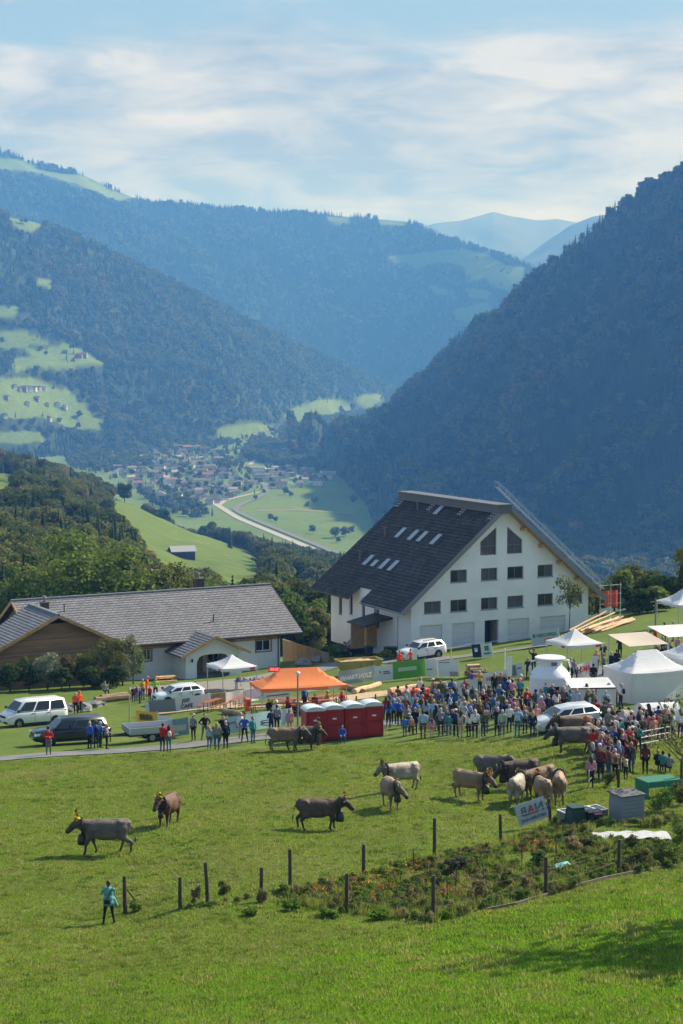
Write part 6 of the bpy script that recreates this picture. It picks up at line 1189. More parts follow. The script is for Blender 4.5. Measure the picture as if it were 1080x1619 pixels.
# the main crowd: front row read off one by one, the rows behind filled in
front = [(640, 1164, 'bright blue', 'blue jeans', 1.3), (650, 1163, 'salmon', 'brown trousers', 1.25), (656, 1161, 'black', 'black trousers', 1.74), (669, 1167, 'light blue', 'brown trousers', 1.76), (683, 1166, 'pink', 'pink trousers', 1.22), (697, 1163, 'grey', 'dark jeans', 1.74), (709, 1163, 'teal', 'blue jeans', 1.45), (715, 1161, 'black', 'dark jeans', 1.6), (721, 1164, 'navy', 'black trousers', 1.68), (728, 1166, 'beige', 'beige trousers', 1.7), (741, 1166, 'white', 'black trousers', 1.62), (751, 1166, 'white', 'dark jeans', 1.74), (764, 1164, 'olive', 'dark jeans', 1.66), (768, 1159, 'grey', 'blue jeans', 1.7), (786, 1164, 'black', 'black trousers', 1.78), (794, 1165, 'pale green', 'grey trousers', 1.68), (805, 1158, 'white', 'black trousers', 1.76), (818, 1164, 'light blue', 'teal trousers', 1.76), (830, 1160, 'grey', 'dark jeans', 1.7), (842, 1166, 'navy', 'dark jeans', 1.6), (848, 1158, 'salmon', 'beige trousers', 1.74)]
for i, (x, y, t, b, h) in enumerate(front): A(x, y, t, b, [200, 180, 190, 175, 170, 185, 200, 160, 190, 150, 210, 180, 20, 200, 170, 350, 185, 160, 200, 180, 190][i], ['stand', 'stand', 'stand', 'stand', 'stand', 'phone', 'stand', 'stand', 'phone', 'phone', 'stand', 'lean', 'phone', 'stand', 'phone', 'stand', 'cross', 'phone', 'lean', 'stand', 'cross'][i], h, zone='main', kid=h < 1.5, long=i in (1, 4, 9, 10, 11, 12, 19), cap='white' if i == 8 else None)
rgc = random.Random(21); BLUES = ['blue', 'blue', 'blue', 'bright blue', 'navy', 'navy', 'black', 'grey', 'light blue', 'olive', 'maroon', 'white', 'red', 'brown']
MIX = ['black', 'navy', 'navy', 'grey', 'white', 'red', 'blue', 'light blue', 'maroon', 'olive', 'beige', 'pink', 'brown', 'salmon', 'purple', 'teal']
def fill(zone, rows, cols, hs=(1.58, 1.82)):
    for (y, x0, x1, step) in rows:
        x = x0
        while x < x1:
            xx, yy = x + rgc.uniform(-2.5, 2.5), y + rgc.uniform(-3, 3); kid = rgc.random() < 0.08
            A(xx, yy, rgc.choice(cols), rgc.choice(list(BOTS)[:5] + ['dark jeans', 'black trousers']), rgc.choice([rgc.gauss(185, 35), rgc.gauss(185, 35), rgc.gauss(10, 50)]), rgc.choice(['stand', 'stand', 'phone', 'cross', 'lean', 'hips', 'walk', 'lean']), rgc.uniform(1.1, 1.35) if kid else rgc.uniform(*hs), zone=zone, kid=kid, long=rgc.random() < 0.4, cap=rgc.choice([None] * 11 + ['white', 'navy', 'beige']), pack=rgc.choice([None] * 7 + ['black', 'olive', 'grey']), sleeves=rgc.random() < 0.7)
            x += step * rgc.uniform(0.75, 1.3)
fill('main', [(1156, 646, 760, 14), (1147, 612, 800, 12), (1138, 612, 812, 12), (1130, 618, 800, 13), (1121, 628, 790, 14), (1110, 665, 740, 15)], BLUES)
for a in [(747, 1096, 'purple', 'black trousers', 190, 'phone'), (758, 1097, 'mustard', 'black trousers', 175, 'phone'), (768, 1093, 'black', 'black trousers', 185, 'phone'), (782, 1100, 'black', 'black trousers', 180, 'stand')]: A(*a, zone='main', long=a[0] == 782, hair='fair hair' if a[0] == 782 else None)
fill('churn', [(1150, 800, 855, 11), (1140, 806, 870, 11), (1130, 810, 960, 12), (1121, 838, 985, 13), (1112, 800, 838, 12), (1103, 792, 835, 13)], MIX)
for a in [(810, 1113, 'pink', 'black trousers', 170, 'phone'), (800, 1110, 'navy', 'teal trousers', 185, 'stand'), (942, 1150, 'red', 'dark jeans', 170, 'phone'), (955, 1153, 'olive', 'dark jeans', 185, 'stand'), (962, 1149, 'grey', 'black trousers', 190, 'cross'), (835, 1075, 'navy', 'dark jeans', 180, 'phone')]: A(*a, zone='churn')
fill('right', [(1160, 965, 1070, 12), (1170, 960, 1078, 12), (1181, 952, 1020, 10), (1190, 946, 1012, 9), (1200, 940, 1006, 9), (1211, 936, 1002, 9), (1222, 934, 1000, 10), (1232, 936, 998, 13)], MIX)
for a in [(934, 1246, 'pink', 'black trousers', 190, 'stand', 1.66), (1020, 1224, 'maroon', 'black trousers', 175, 'stand', 1.7), (1033, 1178, 'salmon', 'beige trousers', 20, 'stand', 1.74), (1040, 1220, 'black', 'black trousers', 150, 'sit', 1.7), (1048, 1222, 'teal', 'dark jeans', 170, 'sit', 1.7), (1058, 1224, 'grey', 'dark jeans', 180, 'sit', 1.6)]: A(*a, zone='right', long=a[0] in (934, 1020))
for a in [(902, 1075, 'beige', 'black trousers', 180, 'stand'), (908, 1078, 'grey', 'black trousers', 30, 'walk'), (943, 1062, 'salmon', 'blue jeans', 20, 'stand'), (954, 1050, 'black', 'black trousers', 200, 'cross'), (980, 1040, 'black', 'black trousers', 170, 'phone'), (938, 1086, 'black', 'grey trousers', 185, 'stand'), (954, 1068, 'grey', 'dark jeans', 60, 'stand'), (966, 1066, 'navy', 'dark jeans', 190, 'stand'), (975, 1062, 'navy', 'dark jeans', 180, 'stand'), (1036, 1024, 'red', 'black trousers', 100, 'stand'), (1050, 1016, 'blue', 'black trousers', 190, 'stand'), (1064, 1014, 'red', 'black trousers', 260, 'stand')]: A(*a, zone='tents')
fill('tents', [(1052, 1040, 1078, 12), (1040, 1046, 1078, 12)], MIX)
A(844, 1062, 'black', 'black trousers', 200, 'wave', 1.8, cap='red', zone='churn', p=on(843, 1090) + Vector((0, 0, 1.2)) if False else None, label='person in black with a red cap behind the milk churn')
def ordinal(n):
    w = ['first', 'second', 'third', 'fourth', 'fifth', 'sixth', 'seventh', 'eighth', 'ninth', 'tenth', 'eleventh', 'twelfth']; 
    return w[n - 1] if n <= 12 else '%d%s' % (n, 'th' if 10 < n % 100 < 14 else {1: 'st', 2: 'nd', 3: 'rd'}.get(n % 10, 'th'))
ZL = {'lane': 'on the lane', 'main': 'in main crowd', 'churn': 'by milk churn', 'right': 'in right crowd', 'tents': 'near upper tents', 'tables': 'at tables', 'yard': 'in chalet yard', 'cars': 'by vehicles'}
def label_people():
    kinds = {}
    for r in PL: kinds.setdefault((r[8], r[3], r[4], r[10]), []).append(r)
    for (z, t, b, kid), rs in kinds.items():
        rs.sort(key=lambda r: r[1])
        for i, r in enumerate(rs):
            o = r[0]; o['group'] = ZG[z]
            if r[9]: o['label'] = r[9]; continue
            ex = (', %s cap' % r[6]) if r[6] else ((', %s backpack' % r[7]) if r[7] else '')
            wh = '' if len(rs) == 1 else (', %s such from left' % ordinal(i + 1))
            lab = '%s in %s top and %s%s %s%s' % ('child' if kid else 'person', t, b, ex, ZL[z], wh)
            o['label'] = lab if len(lab.split()) <= 16 else lab.replace(ex, '')
label_people()
# the woman in the foreground
def walker():
    p = on(172, 1461); o = person(172, 1461, 'teal', 'black trousers', 195, 'shoot', 1.62, hair='brown hair', p=p, label='person in a teal jacket with black shoulder bag walking away in the foreground', zone='lane'); o['label'] = 'person in a teal jacket with a black shoulder bag alone in the foreground'
    JK = cloth('teal jacket cloth', (0.10, 0.30, 0.29)); o.material_slots[1].material = JK; o.material_slots[4].material = JK
    P_ = [('e', (0, 0.01, 1.0), (0.20, 0.155, 0.22), 0), ('e', (0, 0.02, 0.86), (0.225, 0.175, 0.16), 0), ('e', (0, 0, 1.24), (0.195, 0.135, 0.20), 0), ('c', (-0.19, 0.0, 1.0), (-0.30, 0.02, 0.74), 0.08, 0.07, 0)]
    j = link('jacket', fused('jacket', P_, 0.026, 3), o, [JK]); BG = mat('black bag', (0.015, 0.016, 0.018), 0.6)
    b = MB(); b.box((-0.04, 0.17, 0.86), (0.20, 0.27, 1.06)); b.build('shoulder_bag', BG, o, bevel=0.03); b = MB(); b.tube([(0.10, 0.21, 1.05), (0.0, 0.17, 1.22), (-0.13, 0.10, 1.40), (-0.17, 0.0, 1.46)], 0.018, 5); b.build('bag_strap', BG, o)
walker()
# ------------------------------------------------------------------ the town in the valley
RW = [mat('town wall %d' % i, c, 0.9, var=0.08) for i, c in enumerate([(0.62, 0.60, 0.56), (0.55, 0.50, 0.42), (0.45, 0.43, 0.42), (0.66, 0.64, 0.60), (0.28, 0.20, 0.14)])]
RR = [mat('town roof %d' % i, c, 0.85, var=0.12) for i, c in enumerate([(0.15, 0.115, 0.10), (0.12, 0.115, 0.12), (0.17, 0.105, 0.085), (0.17, 0.16, 0.155), (0.09, 0.075, 0.07), (0.33, 0.31, 0.29)])]
TWIN = mat('town window', (0.05, 0.055, 0.06), 0.3)
def town_mesh(w, l, h, r, flat=False):
    b = MB(); b.box((-w / 2, -l / 2, -3), (w / 2, l / 2, h), 0)
    if flat: b.box((-w / 2 - 0.4, -l / 2 - 0.4, h + 0.01), (w / 2 + 0.4, l / 2 + 0.4, h + 0.8), 1)
    else:
        b.prism([(-w / 2, h + 0.01), (w / 2, h + 0.01), (0, h + r - 0.35)], -l / 2 + 0.01, l / 2 - 0.01, 1, 0)
        for s in (-1, 1): b.add([(s * (w / 2 + 0.9), -l / 2 - 0.8, h - 0.5), (s * (w / 2 + 0.9), l / 2 + 0.8, h - 0.5), (0, l / 2 + 0.8, h + r), (0, -l / 2 - 0.8, h + r), (s * (w / 2 + 0.9), -l / 2 - 0.8, h - 0.15), (s * (w / 2 + 0.9), l / 2 + 0.8, h - 0.15), (0, l / 2 + 0.8, h + r + 0.35), (0, -l / 2 - 0.8, h + r + 0.35)], [(0, 1, 2, 3), (7, 6, 5, 4), (0, 4, 5, 1), (0, 3, 7, 4), (1, 5, 6, 2)], 1)
    for f in range(int(h // 2.9)):
        for k in range(3): x = -w / 2 + w * (k + 0.5) / 3; b.box((x - 0.6, -l / 2 - 0.05, 0.9 + f * 2.8), (x + 0.6, -l / 2 + 0.02, 2.2 + f * 2.8), 2)
        for k in range(3): y = -l / 2 + l * (k + 0.5) / 3; b.box((w / 2 - 0.02, y - 0.6, 0.9 + f * 2.8), (w / 2 + 0.05, y + 0.6, 2.2 + f * 2.8), 2); b.box((-w / 2 - 0.05, y - 0.6, 0.9 + f * 2.8), (-w / 2 + 0.02, y + 0.6, 2.2 + f * 2.8), 2)
    me = mesh('town_house', b.v, b.f, b.m)
    for m in (RW[0], RR[0], TWIN): me.materials.append(m)
    return me
TOWN = [town_mesh(9, 11, 5.8, 3.2), town_mesh(10, 13, 6.5, 3.8), town_mesh(8, 9, 5.5, 3.0), town_mesh(11, 18, 9, 3.5), town_mesh(15, 34, 8, 0, True), town_mesh(12, 22, 11.5, 3.0)]
RT = random.Random(4)
WN = ['pale', 'cream', 'grey', 'white', 'timber']; RN_ = ['brown', 'dark grey', 'red', 'grey', 'dark brown', 'light grey']; KN = ['small', 'medium', 'tiny', 'long', 'broad', 'tall']
def house(kind, p, rz, label, group, wall_=None, roof_=None, s=1.0, name='town_house'):
    wi, ri = RT.randrange(5), RT.randrange(6); wall_, roof_ = RW[wi], RR[ri]; q = proj(np.array(p)); sd = 'left' if q[0] < 240 else ('middle' if q[0] < 320 else 'right'); dp = 'far' if p.y > 3100 else ('near' if p.y < 2750 else 'central'); label = '%s %s house with %s roof %s' % (KN[kind], WN[wi], RN_[ri], label % ('%s %s' % (dp, sd)) if '%s' in label else label)
    o = link(name, TOWN[kind]); o.location = p; o.rotation_euler = (0, 0, rz); o.scale = (s, s, s); tag(o, label, 'house', group)
    for i, m in ((0, wall_ or RT.choice(RW)), (1, roof_ or RT.choice(RR))): o.material_slots[i].link = 'OBJECT'; o.material_slots[i].material = m
    return o
placed = []
def town(poly, n, kinds, gap, label, group, rng=(0, 90)):
    xs = [p[0] for p in poly]; ys = [p[1] for p in poly]; c = 0; t = 0
    while c < n and t < n * 40:
        t += 1; px = RT.uniform(min(xs), max(xs)); py = RT.uniform(min(ys), max(ys))
        if not in_poly(np.array([px]), np.array([py]), poly)[0]: continue
        p = onv(px, py)
        if any((p.x - q[0]) ** 2 + (p.y - q[1]) ** 2 < gap * gap for q in placed): continue
        placed.append((p.x, p.y)); house(RT.choice(kinds), p, R(RT.choice([20, 110]) + RT.gauss(0, 14)), label, group, s=RT.uniform(0.62, 0.92)); c += 1
town([(168, 712), (200, 704), (300, 700), (345, 716), (352, 745), (400, 758), (405, 772), (350, 796), (300, 800), (245, 792), (185, 768)], 235, [0, 0, 1, 1, 2, 2, 3, 5], 14.5, 'in %s valley town', 'houses of the valley town')
town([(395, 742), (470, 744), (525, 742), (528, 752), (500, 770), (425, 774)], 26, [4, 4, 3, 1], 34, 'on right edge of town', 'buildings at the edge of the town')
town([(340, 692), (400, 686), (424, 690), (380, 700), (345, 704)], 24, [0, 1, 2], 15, 'in hamlet above town', 'houses of the hamlet above the town')
town([(565, 640), (612, 628), (622, 632), (580, 648)], 10, [0, 1, 2], 22, 'at the narrow far end of the valley', 'houses at the far end of the valley')
def on_hill(nm, px, py):
    G, K = HILLS[nm]; qx, qy = proj(G[:, :-6].reshape(-1, 3)); i = int(np.argmin((qx - px) ** 2 + (qy - py) ** 2)); return Vector(G[:, :-6].reshape(-1, 3)[i])
for (px, py) in [(22, 612), (30, 618), (38, 616), (48, 617), (55, 619), (62, 616), (70, 618), (12, 630), (44, 640), (92, 642), (104, 646), (58, 633), (74, 640), (125, 566), (132, 562), (118, 570), (8, 660), (80, 664)]: house(RT.choice([0, 1, 2]), on_hill('left_mountain', px, py), R(RT.uniform(0, 90)), 'on left mountain meadow', 'chalets on the left mountain meadows', s=0.9)
def barn():
    p = on(288, 880); e = empty('hay_barn', p, R(18)); tag(e, 'dark timber barn with grey roof on the bright slope meadow', 'barn'); b = MB(); b.box((-6, -4, -2), (6, 4, 3.2)); b.prism([(-4, 3.21), (4, 3.21), (0, 5.2)], -5.99, 5.99, 0); b.build('wall', mat('dark barn timber', (0.055, 0.045, 0.038), 0.9, var=0.2), e)
    for s in (-1, 1): b = MB(); b.add([(-6.8, s * 4.8, 2.9), (6.8, s * 4.8, 2.9), (6.8, 0, 5.5), (-6.8, 0, 5.5), (-6.8, s * 4.8, 3.1), (6.8, s * 4.8, 3.1), (6.8, 0, 5.7), (-6.8, 0, 5.7)], [(0, 1, 2, 3), (7, 6, 5, 4), (0, 4, 5, 1), (0, 3, 7, 4), (1, 5, 6, 2)]); b.build('roof', mat('pale grey barn roof', (0.32, 0.33, 0.35), 0.7, var=0.1), e)
    b = MB(); b.box((-1.3, -4.06, -1), (1.3, -3.98, 2.4)); b.build('gate', DARKM, e)
barn()
def vstrip(name, pts, m, label, lift):
    P_ = [onv(x, y, lift) for x, y, w in pts]; n = 60; t = np.linspace(0, len(P_) - 1, n); X = np.interp(t, range(len(P_)), [p.x for p in P_]); Y = np.interp(t, range(len(P_)), [p.y for p in P_]); W_ = np.interp(t, range(len(P_)), [p[2] for p in pts])
    for _ in range(3): X[1:-1] = (X[:-2] + 2 * X[1:-1] + X[2:]) / 4; Y[1:-1] = (Y[:-2] + 2 * Y[1:-1] + Y[2:]) / 4
    dx, dy = np.gradient(X), np.gradient(Y); l = np.hypot(dx, dy); nx, ny = -dy / l, dx / l; V = np.concatenate([np.stack([X + nx * W_, Y + ny * W_, vz(Y + ny * W_) + lift], -1), np.stack([X - nx * W_, Y - ny * W_, vz(Y - ny * W_) + lift], -1)]); Fc = [(i, i + 1, n + i + 1, n + i) for i in range(n - 1)]
    tag(link(name, mesh(name, V, Fc), None, [m]), label, kind='structure')
VR = mat('pale valley road', (0.32, 0.31, 0.30), 0.9); VD = mat('dark valley road', (0.13, 0.135, 0.14), 0.9); VW_ = mat('river water', (0.05, 0.08, 0.08), 0.15); HAY = mat('mown meadow strip', (0.17, 0.17, 0.06), 0.95)
vstrip('road', [(346, 727, 6), (354, 743, 6), (366, 751, 5), (395, 758, 4), (419, 766, 4), (422, 777, 4), (411, 786, 4), (381, 798, 4), (368, 806, 4), (401, 822, 4), (450, 842, 4), (500, 862, 4), (560, 888, 4)], VD, 'dark curving railway and road bending around the town', 0.9)
vstrip('highway', [(325, 788, 4), (345, 800, 4.5), (377, 820, 4.5), (430, 842, 4.5), (500, 871, 4.5), (560, 898, 4.5)], VR, 'pale straight main road leaving the town', 0.6)
vstrip('town_road', [(344, 800, 4), (356, 791, 4), (411, 778, 3)], VR, 'pale road into the town', 0.5)
vstrip('river', [(346, 724, 8), (352, 716, 8), (375, 709, 8), (410, 704, 8), (446, 700, 8), (470, 690, 8)], VW_, 'narrow river along the meadow beyond the town', 0.5)
vstrip('far_road', [(395, 735, 4), (402, 728, 4), (418, 724, 4), (440, 745, 4), (480, 757, 4), (520, 748, 4)], VR, 'pale lane past the commercial buildings', 0.55)
vstrip('mown_strip', [(405, 808, 9), (470, 806, 10), (560, 812, 9)], HAY, 'drier mown strip across the valley meadow', 0.4)
for i, (px, py, h_) in enumerate([(494, 843, 9), (530, 850, 13), (546, 848, 12), (556, 842, 8), (535, 858, 7), (428, 823, 8), (436, 825, 7), (498, 796, 11), (486, 800, 6), (452, 782, 11), (460, 786, 8), (404, 790, 7), (560, 795, 12), (484, 801, 5)]):
    tm, cm = MID_T[i % 5]; tree('meadow_tree', onv(px, py), h_, tm, cm, i * 1.3, 'round tree on the valley meadow, %s from the left' % ordinal(1 + sorted([494, 530, 546, 556, 535, 428, 436, 498, 486, 452, 460, 404, 560, 484]).index(px)), 'trees on the valley meadow', M_TINT[i % 3], 1.15)
# ------------------------------------------------------------------ signs and banners
_txt = {}
def text_mesh(s, bold=True):
    if s in _txt: return _txt[s]
    cu = bpy.data.curves.new('lettering', 'FONT'); cu.body = s; cu.size = 1.0; cu.extrude = 0.006; cu.offset = 0.018 if bold else 0.0; cu.resolution_u = 2; o = link('lettering', cu); dg = bpy.context.evaluated_depsgraph_get(); me = bpy.data.meshes.new_from_object(o.evaluated_get(dg)); bpy.data.objects.remove(o)
    n = len(me.vertices); c = np.empty(n * 3); me.vertices.foreach_get('co', c); c = c.reshape(-1, 3); lo, hi = c.min(0), c.max(0); c = (c - [(lo[0] + hi[0]) / 2, (lo[1] + hi[1]) / 2, 0]); me.vertices.foreach_set('co', c.ravel()); me.update(); _txt[s] = (me, hi[0] - lo[0], hi[1] - lo[1]); return _txt[s]
def lettering(par, s, x, z, w, h, m, y=-0.03, mirror=False):
    me0, tw, th = text_mesh(s); me = me0.copy(); me.materials.clear(); me.materials.append(m); o = link('lettering', me, par); k = min(w / tw, h / th); o.location = (x, y, z); o.rotation_euler = (R(90), 0, 0); o.scale = (-k if mirror else k, k, 1.0); return o
def banner(px0, py0, px1, py1, h, bg, label, texts=(), patches=(), lift=0.12, cat='banner', posts=True, tilt=0.0):
    a, b_ = on(px0, py0), on(px1, py1); d = b_ - a; L_ = math.hypot(d.x, d.y); rz = math.atan2(d.y, d.x); sl = math.atan2(d.z, L_); e = empty('banner', a, rz); e.rotation_euler = (0, -sl + tilt, rz); tag(e, label, cat)
    m = MB(); n = 8; f = lambda t: 0.025 * math.sin(t * 7 + px0)
    for i in range(n):
        t0, t1 = i / n, (i + 1) / n; m.add([(t0 * L_, f(t0), lift), (t1 * L_, f(t1), lift), (t1 * L_, f(t1), lift + h - 0.03 * math.sin(math.pi * t1)), (t0 * L_, f(t0), lift + h - 0.03 * math.sin(math.pi * t0)), (t0 * L_, f(t0) + 0.012, lift), (t1 * L_, f(t1) + 0.012, lift), (t1 * L_, f(t1) + 0.012, lift + h - 0.03), (t0 * L_, f(t0) + 0.012, lift + h - 0.03)], [(0, 1, 2, 3), (7, 6, 5, 4), (3, 2, 6, 7), (0, 4, 5, 1)])
    m.build('panel', bg, e)
    for (x0, x1, z0, z1, pm) in patches: q = MB(); q.box((x0 * L_, -0.042, lift + z0 * h), (x1 * L_, -0.030, lift + z1 * h)); q.build('print', pm, e)
    for (s, x, z, w, hh, tm) in texts: lettering(e, s, x * L_, lift + z * h, w * L_, hh * h, tm, y=-0.05)
    if posts:
        for x in (0.0, L_): q = MB(); q.tube([(x, 0.05, -0.4), (x, 0.05, lift + h + 0.06)], 0.025, 6); q.build('post', POLE, e)
    return e
BW = mat('white banner', (0.66, 0.67, 0.67), 0.7, var=0.04); BG_ = mat('grey banner', (0.22, 0.23, 0.25), 0.7, var=0.06); BGR = mat('green banner', (0.12, 0.36, 0.05), 0.7); BLB = mat('pale blue banner', (0.33, 0.50, 0.56), 0.7, var=0.08); NAVY = mat('navy print', (0.012, 0.022, 0.07), 0.6); BLK = mat('black print', (0.02, 0.02, 0.02), 0.6); YEL = mat('yellow sign', (0.80, 0.42, 0.02), 0.6); WPR = mat('white print', (0.78, 0.78, 0.78), 0.6); BLUEP = mat('blue picture', (0.10, 0.26, 0.50), 0.6, col2=(0.35, 0.16, 0.14), vscale=3); BROWNP = mat('brown picture', (0.20, 0.10, 0.05), 0.6, col2=(0.30, 0.28, 0.14), vscale=5); GREENP = mat('green print', (0.03, 0.22, 0.16), 0.6); PALEG = mat('pale green print', (0.45, 0.58, 0.40), 0.7); REDP = mat('red lettering', (0.55, 0.04, 0.05), 0.6); GREYP = mat('grey print', (0.13, 0.14, 0.15), 0.6)
banner(232, 1131, 279, 1127, 1.0, BG_, 'dark grey mesh banner at the front of the yard fence', patches=[(0.0, 0.12, 0.05, 0.95, BW)])
banner(279, 1127, 331, 1120, 1.05, BW, 'white banner with handwritten style black lettering beside the grey one', texts=[('JSSP', 0.30, 0.68, 0.42, 0.34, BLK), ('CAFE', 0.32, 0.30, 0.42, 0.30, BLK)])
banner(332, 1120, 357, 1117, 1.05, BW, 'white banner with a brown and green picture', patches=[(0.1, 0.98, 0.12, 0.95, BROWNP)])
banner(357, 1117, 385, 1113, 1.0, BW, 'plain white banner between two picture banners')
banner(386, 1113, 416, 1108, 1.05, BW, 'banner with a blue and red photograph left of the orange tent', patches=[(0.03, 0.97, 0.25, 0.95, BLUEP)])
banner(417, 1108, 461, 1103, 1.1, BW, 'white banner with a row of heavy black letters under the orange tent', texts=[('WALTHER', 0.5, 0.6, 0.82, 0.40, BLK)], patches=[(0.1, 0.9, 0.16, 0.24, GREYP)])
banner(478, 1098, 512, 1092, 0.95, BW, 'white banner with dark lettering behind the benches', texts=[('GARTENBAU', 0.5, 0.6, 0.86, 0.34, BLK)])
banner(536, 1087, 591, 1078, 1.25, mat('slate grey banner', (0.30, 0.32, 0.33), 0.7, var=0.08), 'grey banner with large white letters ERHART HOLZ', texts=[('ERHART-HOLZ', 0.48, 0.45, 0.90, 0.46, WPR)])
banner(593, 1080, 622, 1077, 1.3, BW, 'white banner with a small green logo left of the green one', patches=[(0.25, 0.34, 0.5, 0.68, BGR), (0.45, 0.85, 0.44, 0.50, GREYP), (0.45, 0.8, 0.56, 0.62, GREYP)])
banner(622, 1077, 674, 1071, 1.5, BGR, 'bright green banner with a pale panel', patches=[(0.16, 0.72, 0.42, 0.64, PALEG)])
banner(675, 1072, 693, 1071, 1.3, BW, 'white banner with small green print right of the green one', patches=[(0.1, 0.6, 0.45, 0.52, GREENP)], lift=0.1)
banner(694, 1072, 726, 1072, 1.35, BW, 'white banner with a small headline and a brown corner', patches=[(0.08, 0.6, 0.84, 0.88, GREYP), (0.58, 0.98, 0.03, 0.3, mat('dull brown print', (0.35, 0.28, 0.24), 0.7))])
banner(656, 1062, 672, 1062, 0.95, NAVY, 'navy blue panel with a white emblem near the white estate car', patches=[(0.34, 0.66, 0.40, 0.60, WPR), (0.34, 0.44, 0.6, 0.74, WPR), (0.56, 0.66, 0.6, 0.74, WPR)], cat='sign')
banner(672, 1062, 690, 1061, 0.95, BW, 'white panel with a dark round logo near the white estate car', patches=[(0.28, 0.72, 0.42, 0.78, BLUEP), (0.2, 0.8, 0.16, 0.26, GREYP)], cat='sign')
banner(748, 1042, 762, 1041, 1.2, NAVY, 'navy blue panel with a white emblem on the lawn below the garages', patches=[(0.34, 0.66, 0.42, 0.60, WPR), (0.34, 0.44, 0.6, 0.72, WPR), (0.56, 0.66, 0.6, 0.72, WPR)], cat='sign')
banner(763, 1041, 780, 1039, 1.2, BW, 'white panel with a green round logo on the lawn below the garages', patches=[(0.34, 0.74, 0.45, 0.80, GREENP), (0.2, 0.82, 0.18, 0.30, GREENP)], cat='sign')
banner(842, 1024, 887, 1018, 1.35, mat('pale grey banner', (0.45, 0.50, 0.49), 0.7, var=0.05), 'pale banner with dark letters VISCOPEX and a red box at the white house', texts=[('VISCOPEX', 0.58, 0.66, 0.72, 0.28, GREENP)], patches=[(0.48, 0.80, 0.14, 0.40, REDP), (0.08, 0.16, 0.55, 0.80, GREENP)])
banner(757, 1096, 805, 1088, 1.35, BW, 'white banner with red and grey letters HEIZ AG over a green stripe', texts=[('HEIZ AG', 0.62, 0.62, 0.66, 0.36, REDP)], patches=[(0.08, 0.98, 0.08, 0.24, mat('teal stripe', (0.10, 0.36, 0.30), 0.6))])
banner(700, 1108, 756, 1098, 1.1, mat('pale blue grey banner', (0.50, 0.58, 0.60), 0.7), 'long pale blue banner behind the main crowd')
banner(804, 1076, 829, 1072, 1.15, BW, 'white banner with a dark round logo left of the milk churn', patches=[(0.12, 0.55, 0.18, 0.86, mat('logo grey green', (0.16, 0.22, 0.18), 0.6)), (0.62, 0.9, 0.6, 0.68, GREYP)])
banner(909, 1073, 937, 1066, 0.95, BW, 'white banner with blue and red letters HSMA under the white canopy', texts=[('H', 0.22, 0.5, 0.3, 0.55, NAVY), ('SMA', 0.60, 0.5, 0.56, 0.5, REDP)])
banner(217, 1156, 250, 1160, 1.25, YEL, 'yellow orange sign with black lettering tilted behind the trailer', texts=[('BERNINA', 0.5, 0.66, 0.86, 0.34, BLK)], patches=[(0.12, 0.86, 0.18, 0.26, BLK)], lift=0.25, cat='sign')
banner(251, 1160, 273, 1164, 1.1, BW, 'white banner with grey letters between the yellow sign and the lane', texts=[('GARAGE', 0.5, 0.62, 0.8, 0.25, GREYP)], lift=0.2)
banner(274, 1168, 300, 1164, 1.2, mat('grey blue banner', (0.20, 0.28, 0.32), 0.7, var=0.15, vscale=3), 'grey blue banner with white stripes beside the trailer', patches=[(0.02, 0.35, 0.1, 0.18, WPR), (0.02, 0.35, 0.24, 0.32, WPR), (0.02, 0.35, 0.4, 0.48, WPR), (0.02, 0.35, 0.55, 0.6, WPR)])
for (a, b_, c, d, s) in ((361, 1163, 384, 1160, 'first'), (385, 1160, 434, 1152, 'middle'), (440, 1151, 461, 1148, 'last')): banner(a, b_, c, d, 1.15, BLB, '%s of three pale blue banners along the lane, from the left' % s, texts=[('ALPEN', 0.35, 0.62, 0.5, 0.2, GREYP)] if s == 'first' else (), patches=[(0.55, 0.9, 0.3, 0.36, NAVY), (0.55, 0.8, 0.45, 0.50, NAVY)])
# the tilted board at the garden fence, seen from its back so that its letters are reversed
def tilted_sign():
    a = on(822, 1312); e = empty('tilted_sign', a + Vector((0, 0, 0.12)), R(16)); e.rotation_euler = (R(-6), R(-15), R(16)); tag(e, 'tilted translucent board with reversed grey letters and a red triangle on the garden fence', 'sign'); b = MB(); b.box((0, 0, 0), (1.50, 0.015, 1.0)); b.build('panel', mat('translucent board', (0.42, 0.48, 0.50), 0.4, var=0.12), e)
    lettering(e, 'NAB', 0.78, 0.62, 1.2, 0.42, mat('faded letter', (0.13, 0.17, 0.19), 0.7), y=-0.02, mirror=True); b = MB(); b.add([(0.62, -0.035, 0.42), (0.92, -0.035, 0.42), (0.77, -0.035, 0.86)], [(0, 1, 2)]); b.build('red_triangle', mat('faded red', (0.55, 0.10, 0.13), 0.7), e); lettering(e, 'NATURKLANG', 0.75, 0.22, 1.2, 0.17, mat('faded letter', (0.13, 0.17, 0.19), 0.7), y=-0.02, mirror=True)
tilted_sign()
